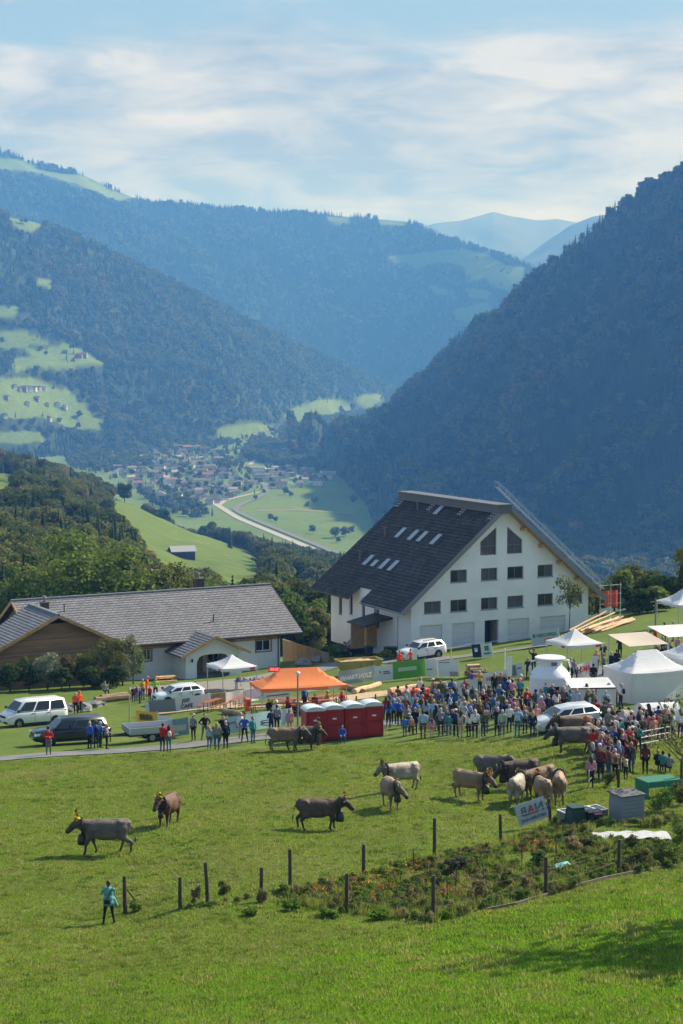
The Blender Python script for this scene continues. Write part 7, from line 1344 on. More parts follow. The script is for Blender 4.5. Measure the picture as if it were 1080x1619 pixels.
# ------------------------------------------------------------------ logs, tables, skip, lamps and fences
LOGM = mat('peeled log', (0.52, 0.36, 0.21), 0.8, var=0.2, vscale=2, bump=0.2, obj_rand=0.2); LOGE = mat('log bark', (0.26, 0.18, 0.11), 0.9, var=0.3, vscale=2, bump=0.4)
def log(a, b_, r, label, group, m=LOGM, taper=0.75):
    a, b_ = Vector(a), Vector(b_); mid = a; o = MB(); n = 5; v = b_ - a; pts = [v * (k / n) + Vector((0, 0, 0.03 * math.sin(k * 2 + r * 90))) for k in range(n + 1)]; o.tube(pts, [r * (1 - (1 - taper) * k / n) for k in range(n + 1)], 9); q = o.build('log', m, None, smooth=False); q.location = mid; tag(q, label, 'log', group); return q
gl = random.Random(8); pile = [(902, 992, 972, 962, 0.5), (910, 1000, 983, 970, 0.2), (907, 1003, 980, 977, 0.35), (915, 1005, 990, 981, 0.15), (925, 1002, 1000, 982, 0.3), (920, 1006, 996, 989, 0.1), (938, 1006, 1003, 990, 0.05), (950, 1007, 1004, 992, 0.02), (917, 996, 966, 972, 0.5), (930, 995, 978, 978, 0.6), (900, 991, 958, 972, 0.8), (926, 999, 985, 979, 0.55), (912, 1001, 950, 989, 0.25), (940, 1002, 1000, 986, 0.2)]
for i, (x0, y0, x1, y1, dz) in enumerate(pile):
    a = at(x0, y0, 178); b_ = at(x1, y1, 186); ga, gb = gz(a.x, a.y), gz(b_.x, b_.y); a.z = ga + 0.12 + dz * 0.8; b_.z = gb + 0.12 + dz * 0.8 + (0.7 if i in (0, 10) else 0.1); log(a, b_, gl.uniform(0.085, 0.13), 'peeled pale log in the pile by the white house, %s from the left' % ordinal(1 + sorted(range(14), key=lambda k: (pile[k][0], pile[k][1])).index(i)), 'pile of peeled logs')
for i, (x0, y0, x1, y1, r, lab) in enumerate([(560, 1098, 600, 1086, 0.26, 'thick pale log lying below the grey banner'), (545, 1088, 574, 1096, 0.22, 'brown log lying left of the thick pale one'), (616, 1098, 660, 1090, 0.28, 'large pale log behind the left part of the crowd'), (646, 1088, 690, 1094, 0.26, 'brown log behind the middle of the crowd'), (354, 1128, 385, 1134, 0.24, 'short squared trunk on the ground between the benches'), (150, 1112, 206, 1106, 0.3, 'dark long trunk lying in front of the barn shrubs'), (160, 1106, 200, 1100, 0.22, 'second dark trunk behind the long one at the barn'), (686, 1086, 706, 1084, 0.22, 'short log end beside the white banner')]):
    a, b_ = on(x0, y0), on(x1, y1); a.z += r * 0.8; b_.z += r * 0.8; log(a, b_, r, lab, 'single logs lying about', LOGE if i in (1, 3, 4, 5, 6) else LOGM, 0.9)
def wood_stack():
    p = on(748, 1070); e = empty('firewood_stack', p, R(20)); tag(e, 'small stack of split logs on the lawn right of the white banners', 'wood stack'); g = random.Random(2)
    for r_ in range(5):
        for k in range(7 - r_): o = MB(); y = -0.9 + k * 0.26 + r_ * 0.13; o.tube([(-0.5 + g.uniform(-.1, .1), y, 0.12 + r_ * 0.2), (0.5 + g.uniform(-.1, .1), y + g.uniform(-.05, .05), 0.12 + r_ * 0.2)], 0.125, 7); q = o.build('split_log', LOGM if g.random() < 0.6 else LOGE, e)
wood_stack()
BENCH = mat('red brown bench wood', (0.24, 0.075, 0.035), 0.6, var=0.2, vscale=4)
def table_set(px, py, rz, label, first=[None]):
    p = on(px, py)
    e = empty('beer_table_set', p, rz); b = MB(); b.box((-1.1, -0.25, 0.74), (1.1, 0.25, 0.77)); b.build('table_top', BENCH, e)
    for x in (-0.85, 0.85): b = MB(); b.bar((x, -0.2, 0), (x, -0.2, 0.739), 0.04); b.bar((x, 0.2, 0), (x, 0.2, 0.739), 0.04); b.bar((x, -0.18, 0.1), (x, 0.18, 0.1), 0.03); b.build('table_leg', DARKM, e)
    for y in (-0.6, 0.6):
        b = MB(); b.box((-1.1, y - 0.12, 0.45), (1.1, y + 0.12, 0.475)); q = b.build('bench', BENCH, e); b = MB()
        for x in (-0.85, 0.85): b.bar((x, y - 0.09, 0), (x, y - 0.09, 0.449), 0.035); b.bar((x, y + 0.09, 0), (x, y + 0.09, 0.449), 0.035)
        b.build('bench_leg', DARKM, q)
    tag(e, label, 'table', 'beer table sets')
for i, (px, py, a) in enumerate([(420, 1130, 20), (452, 1128, 15), (470, 1120, 25), (500, 1117, 10), (524, 1114, 22), (490, 1128, 18), (512, 1123, 12), (375, 1120, 70), (335, 1123, 60), (448, 1120, 12)]): table_set(px, py, R(a), 'red brown beer table with two benches, %s from the left' % ordinal(1 + sorted([420, 452, 470, 500, 524, 490, 512, 375, 335, 448]).index(px)))
def stall_table():
    p = on(395, 1090); e = empty('display_table', p, R(20)); tag(e, 'table with blue and red goods under the white yard tent', 'table'); b = MB(); b.box((-1.3, -0.4, 0.76), (1.3, 0.4, 0.80)); b.build('table_top', mat('blue table cloth', (0.06, 0.15, 0.38), 0.8), e); g = random.Random(5); b = MB()
    for x in (-1.2, 1.2): b = MB(); b.box((x - 0.03, -0.35, -0.2), (x + 0.03, 0.35, 0.759)); b.build('leg', POLE, e)
    for k in range(14): b = MB(); x, y = -1.15 + k * 0.17, g.uniform(-.3, .2); b.box((x - 0.06, y - 0.06, 0.801), (x + 0.06, y + 0.08, 0.801 + g.uniform(.08, .3))); b.build('goods', mat('goods %d' % (k % 4), [(0.55, 0.06, 0.04), (0.1, 0.25, 0.6), (0.7, 0.7, 0.68), (0.6, 0.3, 0.2)][k % 4], 0.6), e)
stall_table()
def garden_bench():
    p = on(262, 1082); e = empty('picnic_table', p, R(20)); tag(e, 'wooden picnic table against the chalet wall left of the porch', 'table'); b = MB(); b.box((-0.9, -0.35, 0.70), (0.9, 0.35, 0.75)); b.build('table_top', WOODL, e)
    for y in (-0.7, 0.7): b = MB(); b.box((-0.9, y - 0.13, 0.42), (0.9, y + 0.13, 0.46)); b.build('bench', WOODL, e)
    for x in (-0.7, 0.7): b = MB(); b.bar((x, -0.75, 0.40), (x, 0.75, 0.40), 0.05); b.bar((x, -0.45, 0), (x, -0.2, 0.7), 0.05); b.bar((x, 0.45, 0), (x, 0.2, 0.7), 0.05); b.build('trestle', WOODL, e)
garden_bench()
def skip():
    p = on(567, 1066); e = empty('skip_container', p, R(20)); tag(e, 'yellowish open waste skip with sloping ends behind the grey banner', 'skip'); Y_ = mat('worn yellow steel', (0.36, 0.28, 0.07), 0.6, var=0.25, vscale=1.5, bump=0.2); w, l, h = 0.95, 2.0, 1.35; b = MB()
    B0 = [(-l * 0.62, -w), (l * 0.62, -w), (l * 0.62, w), (-l * 0.62, w)]; T0 = [(-l, -w), (l, -w), (l, w), (-l, w)]; T1 = [(-l + 0.08, -w + 0.06), (l - 0.08, -w + 0.06), (l - 0.08, w - 0.06), (-l + 0.08, w - 0.06)]
    V = [(x, y, 0.05) for x, y in B0] + [(x, y, h) for x, y in T0] + [(x, y, h) for x, y in T1] + [(x * 0.97, y * 0.94, 0.2) for x, y in B0]; fs = [(3, 2, 1, 0)]
    for k in range(4): j = (k + 1) % 4; fs += [(k, j, 4 + j, 4 + k), (4 + k, 4 + j, 8 + j, 8 + k), (8 + k, 8 + j, 12 + j, 12 + k)]
    fs.append((12, 13, 14, 15)); b.add(V, fs); b.build('tub', Y_, e)
    for x in (-1.0, 0, 1.0): b = MB(); b.box((x - 0.05, -w - 0.06, 0.1), (x + 0.05, -w - 0.002, h - 0.05)); b.build('rib', Y_, e)
    b = MB(); n = 8
    for i in range(n):
        for j in range(5): f = lambda u, v: ((u - .5) * 2 * (l - .15), (v - .5) * 2 * (w - .1), h - 0.25 + 0.25 * math.sin(math.pi * u) * math.sin(math.pi * v) + 0.06 * math.sin(u * 31 + v * 17)); b.add([f(i / n, j / 5), f((i + 1) / n, j / 5), f((i + 1) / n, (j + 1) / 5), f(i / n, (j + 1) / 5)], [(0, 1, 2, 3)])
    b.build('rubble_fill', CHIPS, e)
skip()
def lamp(px, py, h, label, head=True):
    p = on(px, py); e = empty('street_lamp' if head else 'pole', p); tag(e, label, 'street lamp' if head else 'pole'); b = MB(); b.tube([(0, 0, -0.3), (0, 0, h)], [0.075, 0.05], 8); b.build('post', SHEET if head else mat('grey wood pole', (0.22, 0.20, 0.18), 0.9), e)
    if head: b = MB(); b.lathe([(0.05, -0.05), (0.16, 0.02), (0.17, 0.1), (0.1, 0.2), (0.02, 0.22)], 12, c=(0, 0, h)); b.build('lantern', LAMP, e, smooth=True)
    else: b = MB(); b.bar((-0.5, 0, h - 0.35), (0.5, 0, h - 0.35), 0.08); b.build('cross_arm', WOOD, e)
lamp(471, 1153, 3.7, 'slim grey street lamp left of the red toilets'); lamp(1036, 1004, 3.3, 'grey utility pole at the hedge upper right', False)
def post(px, py, h, m, label, lean=(0, 0), r=0.06, name='fence_post', grp=None, cat='post'):
    p = on(px, py); b = MB(); b.tube([(0, 0, -0.25), (lean[0] * 0.5, lean[1] * 0.5, h * 0.5), (lean[0], lean[1], h)], [r * 1.05, r, r * 0.9], 8); o = b.build(name, m, None, smooth=False); o.location = p; tag(o, label, cat, grp); return o
post(629, 1042, 4.1, SHEET, 'thin grey pole at the left corner of the white house', r=0.05, name='metal_pole', cat='pole'); post(713, 1068, 2.4, mat('yellow pole', (0.5, 0.42, 0.08), 0.7), 'yellow pole on the lawn right of the white estate car', r=0.06, name='yellow_pole', cat='pole'); post(205, 1148, 2.3, mat('pale wood post', (0.4, 0.34, 0.24), 0.8), 'pale wooden pole behind the trailer', r=0.05, name='wooden_pole', cat='pole'); post(798, 1088, 3.0, FRAMEW, 'white flag pole behind the crowd left of the churn', r=0.04, name='flag_pole', cat='pole')
PST = mat('weathered post', (0.075, 0.062, 0.05), 0.9, var=0.3, vscale=3, bump=0.5, stretch=(3, 3, 0.6))
posts = [(198, 1444, 1.42, -0.02), (285, 1437, 1.2, 0.0), (329, 1426, 1.5, -0.09), (413, 1426, 1.32, 0.02), (459, 1407, 1.6, -0.01), (548, 1441, 1.42, 0.01), (575, 1382, 1.22, 0.0), (685, 1456, 1.65, 0.0), (687, 1357, 1.72, 0.0), (792, 1334, 1.32, -0.04), (863, 1416, 1.48, 0.0), (978, 1380, 1.35, 0.02), (871, 1308, 1.35, -0.10), (978, 1246, 1.0, 0.0), (1077, 1262, 2.0, 0.0)]
for i, (x, y, h_, ln) in enumerate(posts): post(x, y, h_, PST, 'dark weathered garden fence post, %s from the left' % ordinal(1 + sorted(q[0] + q[1] * 1e-4 for q in posts).index(x + y * 1e-4)), (ln, 0), r=0.075, grp='garden fence posts')
def brace():
    a = on(199, 1436); b = MB(); b.bar((0.02, 0, 0.75), (0.55, 0.1, 0.0), 0.07, 0.05); o = b.build('fence_brace', PST, None); o.location = a; tag(o, 'slanting wooden brace against the leftmost fence post', 'brace')
brace()
WIRE = mat('fence wire', (0.12, 0.12, 0.115), 0.7)
def wires(name, pts, heights, label, r=0.0045, m=WIRE, poststep=None):
    g = [on(x, y) for x, y in pts]; e = empty(name, g[0]); tag(e, label, 'fence')
    for h in heights:
        b = MB(); P_ = []
        for i in range(len(g) - 1):
            for k in range(4): t = k / 4; q = g[i].lerp(g[i + 1], t) - g[0]; P_.append(q + Vector((0, 0, h - 0.10 * math.sin(math.pi * t))))
        P_.append(g[-1] - g[0] + Vector((0, 0, h))); b.tube(P_, r, 4); b.build('wire', m, e)
    if poststep is not None:
        for q in g: b = MB(); d = q - g[0]; b.tube([d + Vector((0, 0, -0.2)), d + Vector((0, 0, max(heights) + 0.05))], poststep, 5); b.build('stake', m, e)
wires('garden_wire', [(198, 1444), (285, 1437), (413, 1426), (548, 1441), (685, 1456), (863, 1416), (978, 1380)], (0.5, 1.0), 'thin wires along the front of the garden'); wires('garden_wire', [(413, 1426), (459, 1407), (575, 1382), (687, 1357), (792, 1334), (871, 1308)], (0.6, 1.1), 'thin wires along the back of the garden')
wires('rope_fence', [(-30, 1485), (60, 1466), (120, 1452), (198, 1442)], (0.75,), 'pale rope stretched across the grass to the first post', 0.003, mat('pale rope', (0.26, 0.25, 0.20), 0.8)); wires('crowd_fence', [(612, 1168), (660, 1170), (710, 1169), (760, 1169), (810, 1168), (850, 1166), (872, 1164)], (0.5, 0.95), 'white wire fence with thin stakes in front of the main crowd', 0.006, mat('white tape', (0.6, 0.6, 0.59), 0.7), 0.012); wires('crowd_fence', [(931, 1250), (940, 1230), (946, 1205)], (0.5, 1.0), 'white stakes and tape at the left side of the right hand crowd', 0.008, mat('white tape', (0.6, 0.6, 0.59), 0.7), 0.02)
wires('tape_fence', [(640, 1055), (700, 1052), (745, 1044), (800, 1036), (840, 1030)], (1.5,), 'white barrier tape across the lawn below the garages', 0.018, mat('white tape', (0.75, 0.75, 0.74), 0.7))
def pipe_rail():
    g = [on(x, y) for x, y in ((1000, 1188), (1030, 1182), (1060, 1176))]; e = empty('metal_barrier', g[0]); tag(e, 'galvanised tube barrier inside the right hand crowd', 'barrier')
    for h in (0.35, 0.7, 1.05): b = MB(); b.tube([q - g[0] + Vector((0, 0, h)) for q in g], 0.02, 6); b.build('rail', POLE, e)
    for q in g: b = MB(); b.tube([q - g[0], q - g[0] + Vector((0, 0, 1.1))], 0.03, 6); b.build('upright', POLE, e)
pipe_rail()
def ramp_fence():
    a, c = on(447, 1046), on(520, 1048); e = empty('board_fence', a); tag(e, 'weathered board fence sloping down right of the chalet', 'fence'); n = 22; v = c - a; WB = mat('grey brown boards', (0.27, 0.19, 0.12), 0.85, var=0.2, vscale=3, obj_rand=0.15)
    tops = lambda t: 2.3 - 1.5 * t
    for k in range(n): t = (k + 0.5) / n; p = v * t; d = v.normalized() * (v.length / n * 0.48); b = MB(); b.add([p - d + Vector((0, 0, -1)), p + d + Vector((0, 0, -1)), p + d + Vector((0, 0, tops(t))), p - d + Vector((0, 0, tops(t))), p - d + Vector((0, .06, -1)), p + d + Vector((0, .06, -1)), p + d + Vector((0, .06, tops(t))), p - d + Vector((0, .06, tops(t)))], [(0, 1, 2, 3), (7, 6, 5, 4), (3, 2, 6, 7), (1, 5, 6, 2), (0, 3, 7, 4)]); b.build('board', WB, e)
    b = MB(); b.bar(Vector((0, 0.02, tops(0) + 0.06)), v + Vector((0, 0.02, tops(1) + 0.06)), 0.16, 0.08); b.build('cap_rail', WB, e)
ramp_fence()
def display():
    p = on(434, 1092); e = empty('digital_display', p); tag(e, 'small red lit digital display on a stand left of the orange tent', 'display'); b = MB(); b.tube([(0, 0, 0), (0, 0, 1.6)], 0.03, 6); b.build('stand', DARKM, e); b = MB(); b.box((-0.5, -0.06, 1.6), (0.5, 0.06, 2.05)); b.build('case', DARKM, e); b = MB(); b.box((-0.45, -0.07, 1.66), (0.45, -0.062, 1.99)); b.build('screen', mat('red display', (0.3, 0.01, 0.01), 0.5, emit=((1.0, 0.05, 0.03), 0.5)), e)
    lettering(e, '88:88', 0, 1.82, 0.7, 0.22, mat('display digits', (0.8, 0.2, 0.15), 0.5, emit=((1, 0.25, 0.2), 0.6)), y=-0.08)
display()
def bins():
    for i, (px, py, c, lab) in enumerate([(583, 1040, (0.02, 0.03, 0.035), 'dark wheeled bin beside the canopy of the white house'), (614, 1041, (0.015, 0.018, 0.02), 'black wheeled bin right of the canopy of the white house'), (622, 1041, (0.02, 0.03, 0.03), 'second dark bin at the corner of the white house')]):
        p = on(px, py); e = empty('wheeled_bin', p, R(25)); tag(e, lab, 'bin'); m = mat('bin %d' % i, c, 0.5); b = MB(); b.add([(-.28, -.3, .08), (.28, -.3, .08), (.28, .3, .08), (-.28, .3, .08), (-.34, -.36, 1.05), (.34, -.36, 1.05), (.34, .36, 1.05), (-.34, .36, 1.05)], [(3, 2, 1, 0), (4, 5, 6, 7), (0, 1, 5, 4), (1, 2, 6, 5), (2, 3, 7, 6), (3, 0, 4, 7)]); b.build('tub', m, e, bevel=0.03); b = MB(); b.box((-.36, -.40, 1.06), (.36, .38, 1.13)); b.build('lid', m, e, bevel=0.03)
        for x in (-.3, .3): b = MB(); b.lathe([(0.11, -.03), (0.11, .03)], 12); o = b.build('wheel', TYRE, e); o.location = (x, .3, .11); o.rotation_euler = (0, R(90), 0)
bins()
def small_sign(px, py, h, label, m):
    p = on(px, py); e = empty('feather_flag', p, R(20)); tag(e, label, 'flag'); b = MB(); b.tube([(0, 0, 0), (0, 0, h)], 0.02, 6); b.build('pole', POLE, e); b = MB(); b.box((0.02, -0.01, h * 0.35), (0.45, 0.01, h)); b.build('flag', m, e)
small_sign(801, 1086, 2.3, 'white upright flag on the lawn behind the main crowd', BW); small_sign(936, 1080, 2.0, 'white rounded flag board left of the large marquee', BW); small_sign(640, 1132, 1.6, 'pale blue upright board above the rightmost toilet', BLB); small_sign(652, 1060, 1.9, 'white and wood upright board beside a worker in orange', BW)
def orange_panel():
    for i, (px, py, lab) in enumerate([(632, 1116, 'orange plastic crate wall behind the left part of the crowd'), (662, 1112, 'second orange plastic crate wall behind the crowd'), (392, 1124, 'orange upright cushion block between the benches')]):
        p = on(px, py); e = empty('orange_block', p, R(18)); tag(e, lab, 'block'); b = MB(); w = 0.8 if i < 2 else 0.22; b.box((-w, -0.25, 0), (w, 0.25, 1.1 if i < 2 else 0.95)); b.build('body', mat('orange plastic', (0.75, 0.13, 0.03), 0.5), e, bevel=0.05); b = MB(); b.box((-w * 0.6, -0.27, 0.5), (w * 0.6, -0.252, 0.75)); b.build('print', WPR if i < 2 else REDP, e)
orange_panel()
# ------------------------------------------------------------------ trees and shrubs near the houses
rv = np.random.default_rng(17)
def near_tree(name, px, py, h, wide, n, leaf, lobes, m, label, trunk_h=0.4, core=0.7, r=0.02, limbs=7, p=None, cat='tree', tR=0.25, shell=0.5):
    cm = crown_mesh('crown', rv, lobes, n, leaf / h, m, core=core, shell=shell); tm = trunk_mesh('trunk', rv, trunk_h, r, limbs, tR); return tree(name, p or on(px, py), h, tm, cm, rv.random() * 6, label, None, None, wide, cat)
g = lambda px, d: Vector(((px - 540) / 3000 * d, d, gz((px - 540) / 3000 * d, d)))
near_tree('broadleaf_tree', 0, 0, 14.5, 1.2, 12000, 0.27, round_lobes(rv, 22, 0.12, 0.42), L_BRIGHT, 'large bushy tree behind the chalet roof at left', core=0.4, shell=0.3, p=g(140, 214))
near_tree('broadleaf_tree', 0, 0, 12.0, 1.1, 7500, 0.25, round_lobes(rv, 18, 0.12, 0.42), L_OLIVE, 'brownish leafy tree behind the chalet roof, right of the largest one', core=0.35, shell=0.3, p=g(245, 217))
near_tree('broadleaf_tree', 0, 0, 12.5, 1.0, 7000, 0.26, round_lobes(rv, 12, 0.12, 0.42), M_TINT[1], 'leafy tree behind the chalet roof at the far left', p=g(62, 224))
near_tree('young_tree', 900, 1004, 5.6, 0.75, 620, 0.20, round_lobes(rv, 8, 0.42, 0.36), L_OLIVE, 'slender young tree in front of the white gable', 0.62, core=0.0, r=0.011, limbs=6, tR=0.16, shell=0.2)
for (px, d, h, w, m, lab) in [(975, 205, 4.4, 1.2, L_BRIGHT, 'bright green shrub right of the log pile'), (1000, 208, 5.0, 1.1, L_OLIVE, 'olive shrub behind the log pile at the hedge'), (1028, 206, 4.0, 1.1, L_OLIVE, 'olive bush below the utility pole'), (1055, 203, 3.6, 1.2, M_TINT[0], 'dark bush right of the utility pole'), (1092, 204, 6.6, 0.9, leaf_mat('yellow leaves', (0.16, 0.15, 0.02), (0.26, 0.19, 0.03)), 'yellowing tree at the right edge above the tents'), (950, 203, 3.6, 1.0, L_BRIGHT, 'green bush at the right corner of the white house'), (925, 200, 3.4, 0.8, L_OLIVE, 'autumn tinted bush beneath the right eave of the white house'), (1015, 196, 2.6, 1.4, L_DARK, 'low dark shrub behind the end of the log pile'), (1042, 197, 2.8, 1.4, L_BRIGHT, 'low green shrub left of the upper white tent')]:
    near_tree('shrub', 0, 0, h, w, 1600, 0.24, round_lobes(rv, 9, 0.0, 0.42), m, lab, 0.2, p=g(px, d), cat='shrub', limbs=3)
for (px, d, h, w, m, lab) in [(70, 168, 3.6, 0.9, L_SILVER, 'silvery flowering shrub in front of the barn wall'), (40, 168, 3.0, 1.0, L_DARK, 'dark shrub left of the silvery one at the barn'), (105, 169, 3.0, 0.9, L_DRY, 'brown tall perennial clump before the barn'), (128, 170, 3.2, 0.7, L_BRIGHT, 'narrow green shrub in the middle of the barn bed'), (165, 170, 4.4, 1.05, L_OLIVE, 'big grey green shrub at the right of the barn'), (190, 170.5, 4.4, 0.8, leaf_mat('grey green leaves', (0.11, 0.13, 0.06), (0.17, 0.18, 0.09)), 'pale grey green shrub beside the big one'), (207, 172, 4.6, 0.55, L_BRIGHT, 'upright green climber at the corner of the barn'), (10, 167, 2.6, 1.2, L_DARK, 'low dark shrub at the left end of the barn'), (92, 166.5, 2.0, 1.2, L_DARK, 'low dark green bush in front of the brown clump'), (140, 167.5, 2.2, 1.2, L_DARK, 'dark low bush below the narrow green shrub'), (180, 168, 2.0, 1.3, L_DARK, 'dark low bush at the foot of the grey green shrubs'), (530, 186, 1.6, 1.3, L_BRIGHT, 'light green bush behind the yellow skip'), (612, 178, 1.1, 1.4, L_BRIGHT, 'low green bush right of the yellow skip'), (540, 188, 1.4, 1.2, L_OLIVE, 'bush left of the black car')]:
    near_tree('shrub', 0, 0, h, w, 2000, 0.14, round_lobes(rv, 9, 0.0, 0.42), m, lab, 0.2, p=g(px, d), cat='shrub', limbs=3, core=0.3, shell=0.25)
# the loose fruit tree at the right edge, and one beyond the frame whose shade lies on the near grass
near_tree('fruit_tree', 0, 0, 6.0, 0.95, 650, 0.13, [((-0.22, 0, 0.72), (0.26, 0.22, 0.18)), ((0.10, 0, 0.80), (0.25, 0.25, 0.18)), ((-0.34, 0, 0.55), (0.16, 0.16, 0.12)), ((0.22, 0, 0.55), (0.25, 0.2, 0.2)), ((-0.12, 0, 0.50), (0.2, 0.2, 0.14))], L_OLIVE, 'loose leafed fruit tree at the right edge in front of the crowd', 0.42, core=0, r=0.014, limbs=10, p=g(1112, 88), tR=0.34, shell=0.1)
near_tree('broadleaf_tree', 0, 0, 13.5, 0.85, 1500, 0.42, round_lobes(rv, 10, 0.25, 0.40), M_TINT[0], 'tree standing beside the meadow outside the right of the frame', core=0, shell=0.2, p=Vector((19.5, 64.5, gz(19.5, 64.5))))
# ------------------------------------------------------------------ grass
def tuft(nb, h, spread, m, bend=0.5, w=0.016):
    vs, fs = [], []
    for k in range(nb):
        a = rv.random() * 6.28; r = spread * rv.random() ** 0.7; c = np.array([r * math.cos(a), r * math.sin(a), -0.02]); hh = h * (0.5 + 0.6 * rv.random()); t = rv.random() * 6.28; u = np.array([math.cos(t), math.sin(t), 0]); o = np.array([math.cos(a), math.sin(a), 0]) * bend * hh * rv.random()
        b0 = len(vs); vs += [c - u * w, c + u * w, c + o * 0.4 + u * w * 0.7 + [0, 0, hh * 0.6], c + o * 0.4 - u * w * 0.7 + [0, 0, hh * 0.6], c + o + [0, 0, hh]]; fs += [(b0, b0 + 1, b0 + 2, b0 + 3), (b0 + 3, b0 + 2, b0 + 4)]
    me = mesh('tuft', vs, fs); me.materials.append(m); return me
G_A = leaf_mat('meadow blades', (0.165, 0.24, 0.032), (0.33, 0.345, 0.09), None, trans=0.4); G_B = leaf_mat('lush blades', (0.15, 0.29, 0.019), (0.23, 0.355, 0.033), None, trans=0.45); G_C = leaf_mat('dry blades', (0.25, 0.24, 0.09), (0.36, 0.32, 0.14), None, trans=0.3)
TUFTS = [tuft(20, 0.075, 0.15, G_A, 0.9), tuft(20, 0.06, 0.17, G_A, 0.9), tuft(22, 0.10, 0.15, G_B, 0.8), tuft(22, 0.075, 0.17, G_B, 0.9), tuft(18, 0.09, 0.14, G_C, 0.9), tuft(30, 0.17, 0.16, G_A, 0.7), tuft(30, 0.12, 0.18, leaf_mat('dark clump blades', (0.09, 0.15, 0.022), (0.13, 0.19, 0.03), None, trans=0.3), 0.8)]
GARDEN = [(205, 1450), (290, 1440), (415, 1430), (548, 1446), (690, 1462), (770, 1440), (863, 1420), (978, 1384), (1100, 1372), (1100, 1300), (960, 1295), (871, 1310), (792, 1336), (687, 1359), (575, 1384), (459, 1409), (330, 1428)]
def grass():
    n = 150000; Y = 46 + (128 - 46) * rv.random(n) ** 1.15; X = (-0.20 + 0.40 * rv.random(n)) * Y; P_ = np.stack([X, Y, gz(X, Y)], -1); px, py = proj(P_)
    ok = (px > -30) & (px < 1110) & (py < 1660)
    edge = py - np.interp(px, [0, 200, 1080], [1205, 1192, 1160]); ok &= edge > 0
    gd = in_poly(px, py, GARDEN); ok &= ~(gd & (rv.random(n) < 0.5))
    P_, px, py, X, Y, gd = P_[ok], px[ok], py[ok], X[ok], Y[ok], gd[ok]; n = len(X)
    lush = np.clip((py - np.interp(px, [0, 420, 690, 863, 1080], [1560, 1500, 1455, 1418, 1375])) / 40, 0, 1) * np.interp(px, [0, 500, 800], [0.35, 0.7, 1.0]); nz = fbm(X / 4.0, Y / 4.0, 3, 9); dry = fbm(X / 7.0, Y / 7.0, 3, 31)
    k = np.where(rv.random(n) < lush * 0.8 + 0.12 + 0.3 * nz, 2 + rv.integers(0, 2, n), rv.integers(0, 2, n)); k = np.where(rv.random(n) < np.clip(0.06 + 0.5 * dry, 0, 0.5) * (1 - 0.7 * lush), 4, k); k = np.where((rv.random(n) < 0.02 + 0.10 * (nz > 0.35)), 5, k)
    k = np.where(rv.random(n) < 0.010 * (1 + 2 * (dry < -0.2)), 6, k)
    s = (0.75 + 0.6 * rv.random(n)) * np.interp(Y, [46, 80, 128], [1.0, 1.15, 1.35]) * (0.8 + 0.35 * lush)
    scatter('grass', P_, s, rv.random(n) * 6.28, k, np.clip(0.12 + 0.5 * nz + 0.15 * rv.normal(size=n), -0.1, 0.5), TUFTS, 'short meadow grass in tufts')
grass()
# ------------------------------------------------------------------ the kitchen garden
LIGHTER = {L_DARK: leaf_mat('green garden leaves', (0.10, 0.155, 0.035), (0.16, 0.21, 0.055)), L_OLIVE: leaf_mat('olive garden leaves', (0.12, 0.14, 0.04), (0.19, 0.19, 0.065)), L_BRIGHT: leaf_mat('bright garden leaves', (0.11, 0.20, 0.025), (0.18, 0.25, 0.04)), L_DRY: leaf_mat('pale dry stems', (0.22, 0.18, 0.085), (0.32, 0.26, 0.13))}
def plant_protos():
    P_ = []; GL, OL, DK, DR = LIGHTER[L_BRIGHT], LIGHTER[L_OLIVE], LIGHTER[L_DARK], LIGHTER[L_DRY]
    P_.append(crown_mesh('p', rv, [((0, 0, 0.30), (0.36, 0.36, 0.30))], 320, 0.085, GL, core=0.4, shell=0.2)); P_.append(crown_mesh('p', rv, [((0, 0, 0.22), (0.32, 0.32, 0.25)), ((0.1, 0.1, 0.45), (0.2, 0.2, 0.2))], 320, 0.075, DK, core=0.4, shell=0.2)); P_.append(crown_mesh('p', rv, [((0, 0, 0.4), (0.22, 0.22, 0.45))], 260, 0.05, DR, core=0.0, shell=0.1)); P_.append(crown_mesh('p', rv, [((0, 0, 0.3), (0.3, 0.3, 0.32))], 320, 0.06, OL, core=0.0, shell=0.1))
    P_.append(tuft(34, 0.85, 0.26, DR, 0.6, 0.012)); P_.append(tuft(40, 0.75, 0.3, G_A, 0.7, 0.014))
    for c in (1, 0, 3):
        V, I = leaf_cloud(rv, [((0, 0, 0.18), (0.3, 0.3, 0.18))], 150, 0.07, shell=0.2); V2, I2 = leaf_cloud(rv, [((0, 0, 0.36), (0.28, 0.28, 0.08))], 13, 0.06); me = mesh('p', np.concatenate([V, V2]), np.concatenate([I, I2 + len(V)]), [0] * len(I) + [1] * len(I2)); me.materials.append(OL); me.materials.append(FLOW[c]); P_.append(me)
    return P_
PP = plant_protos()
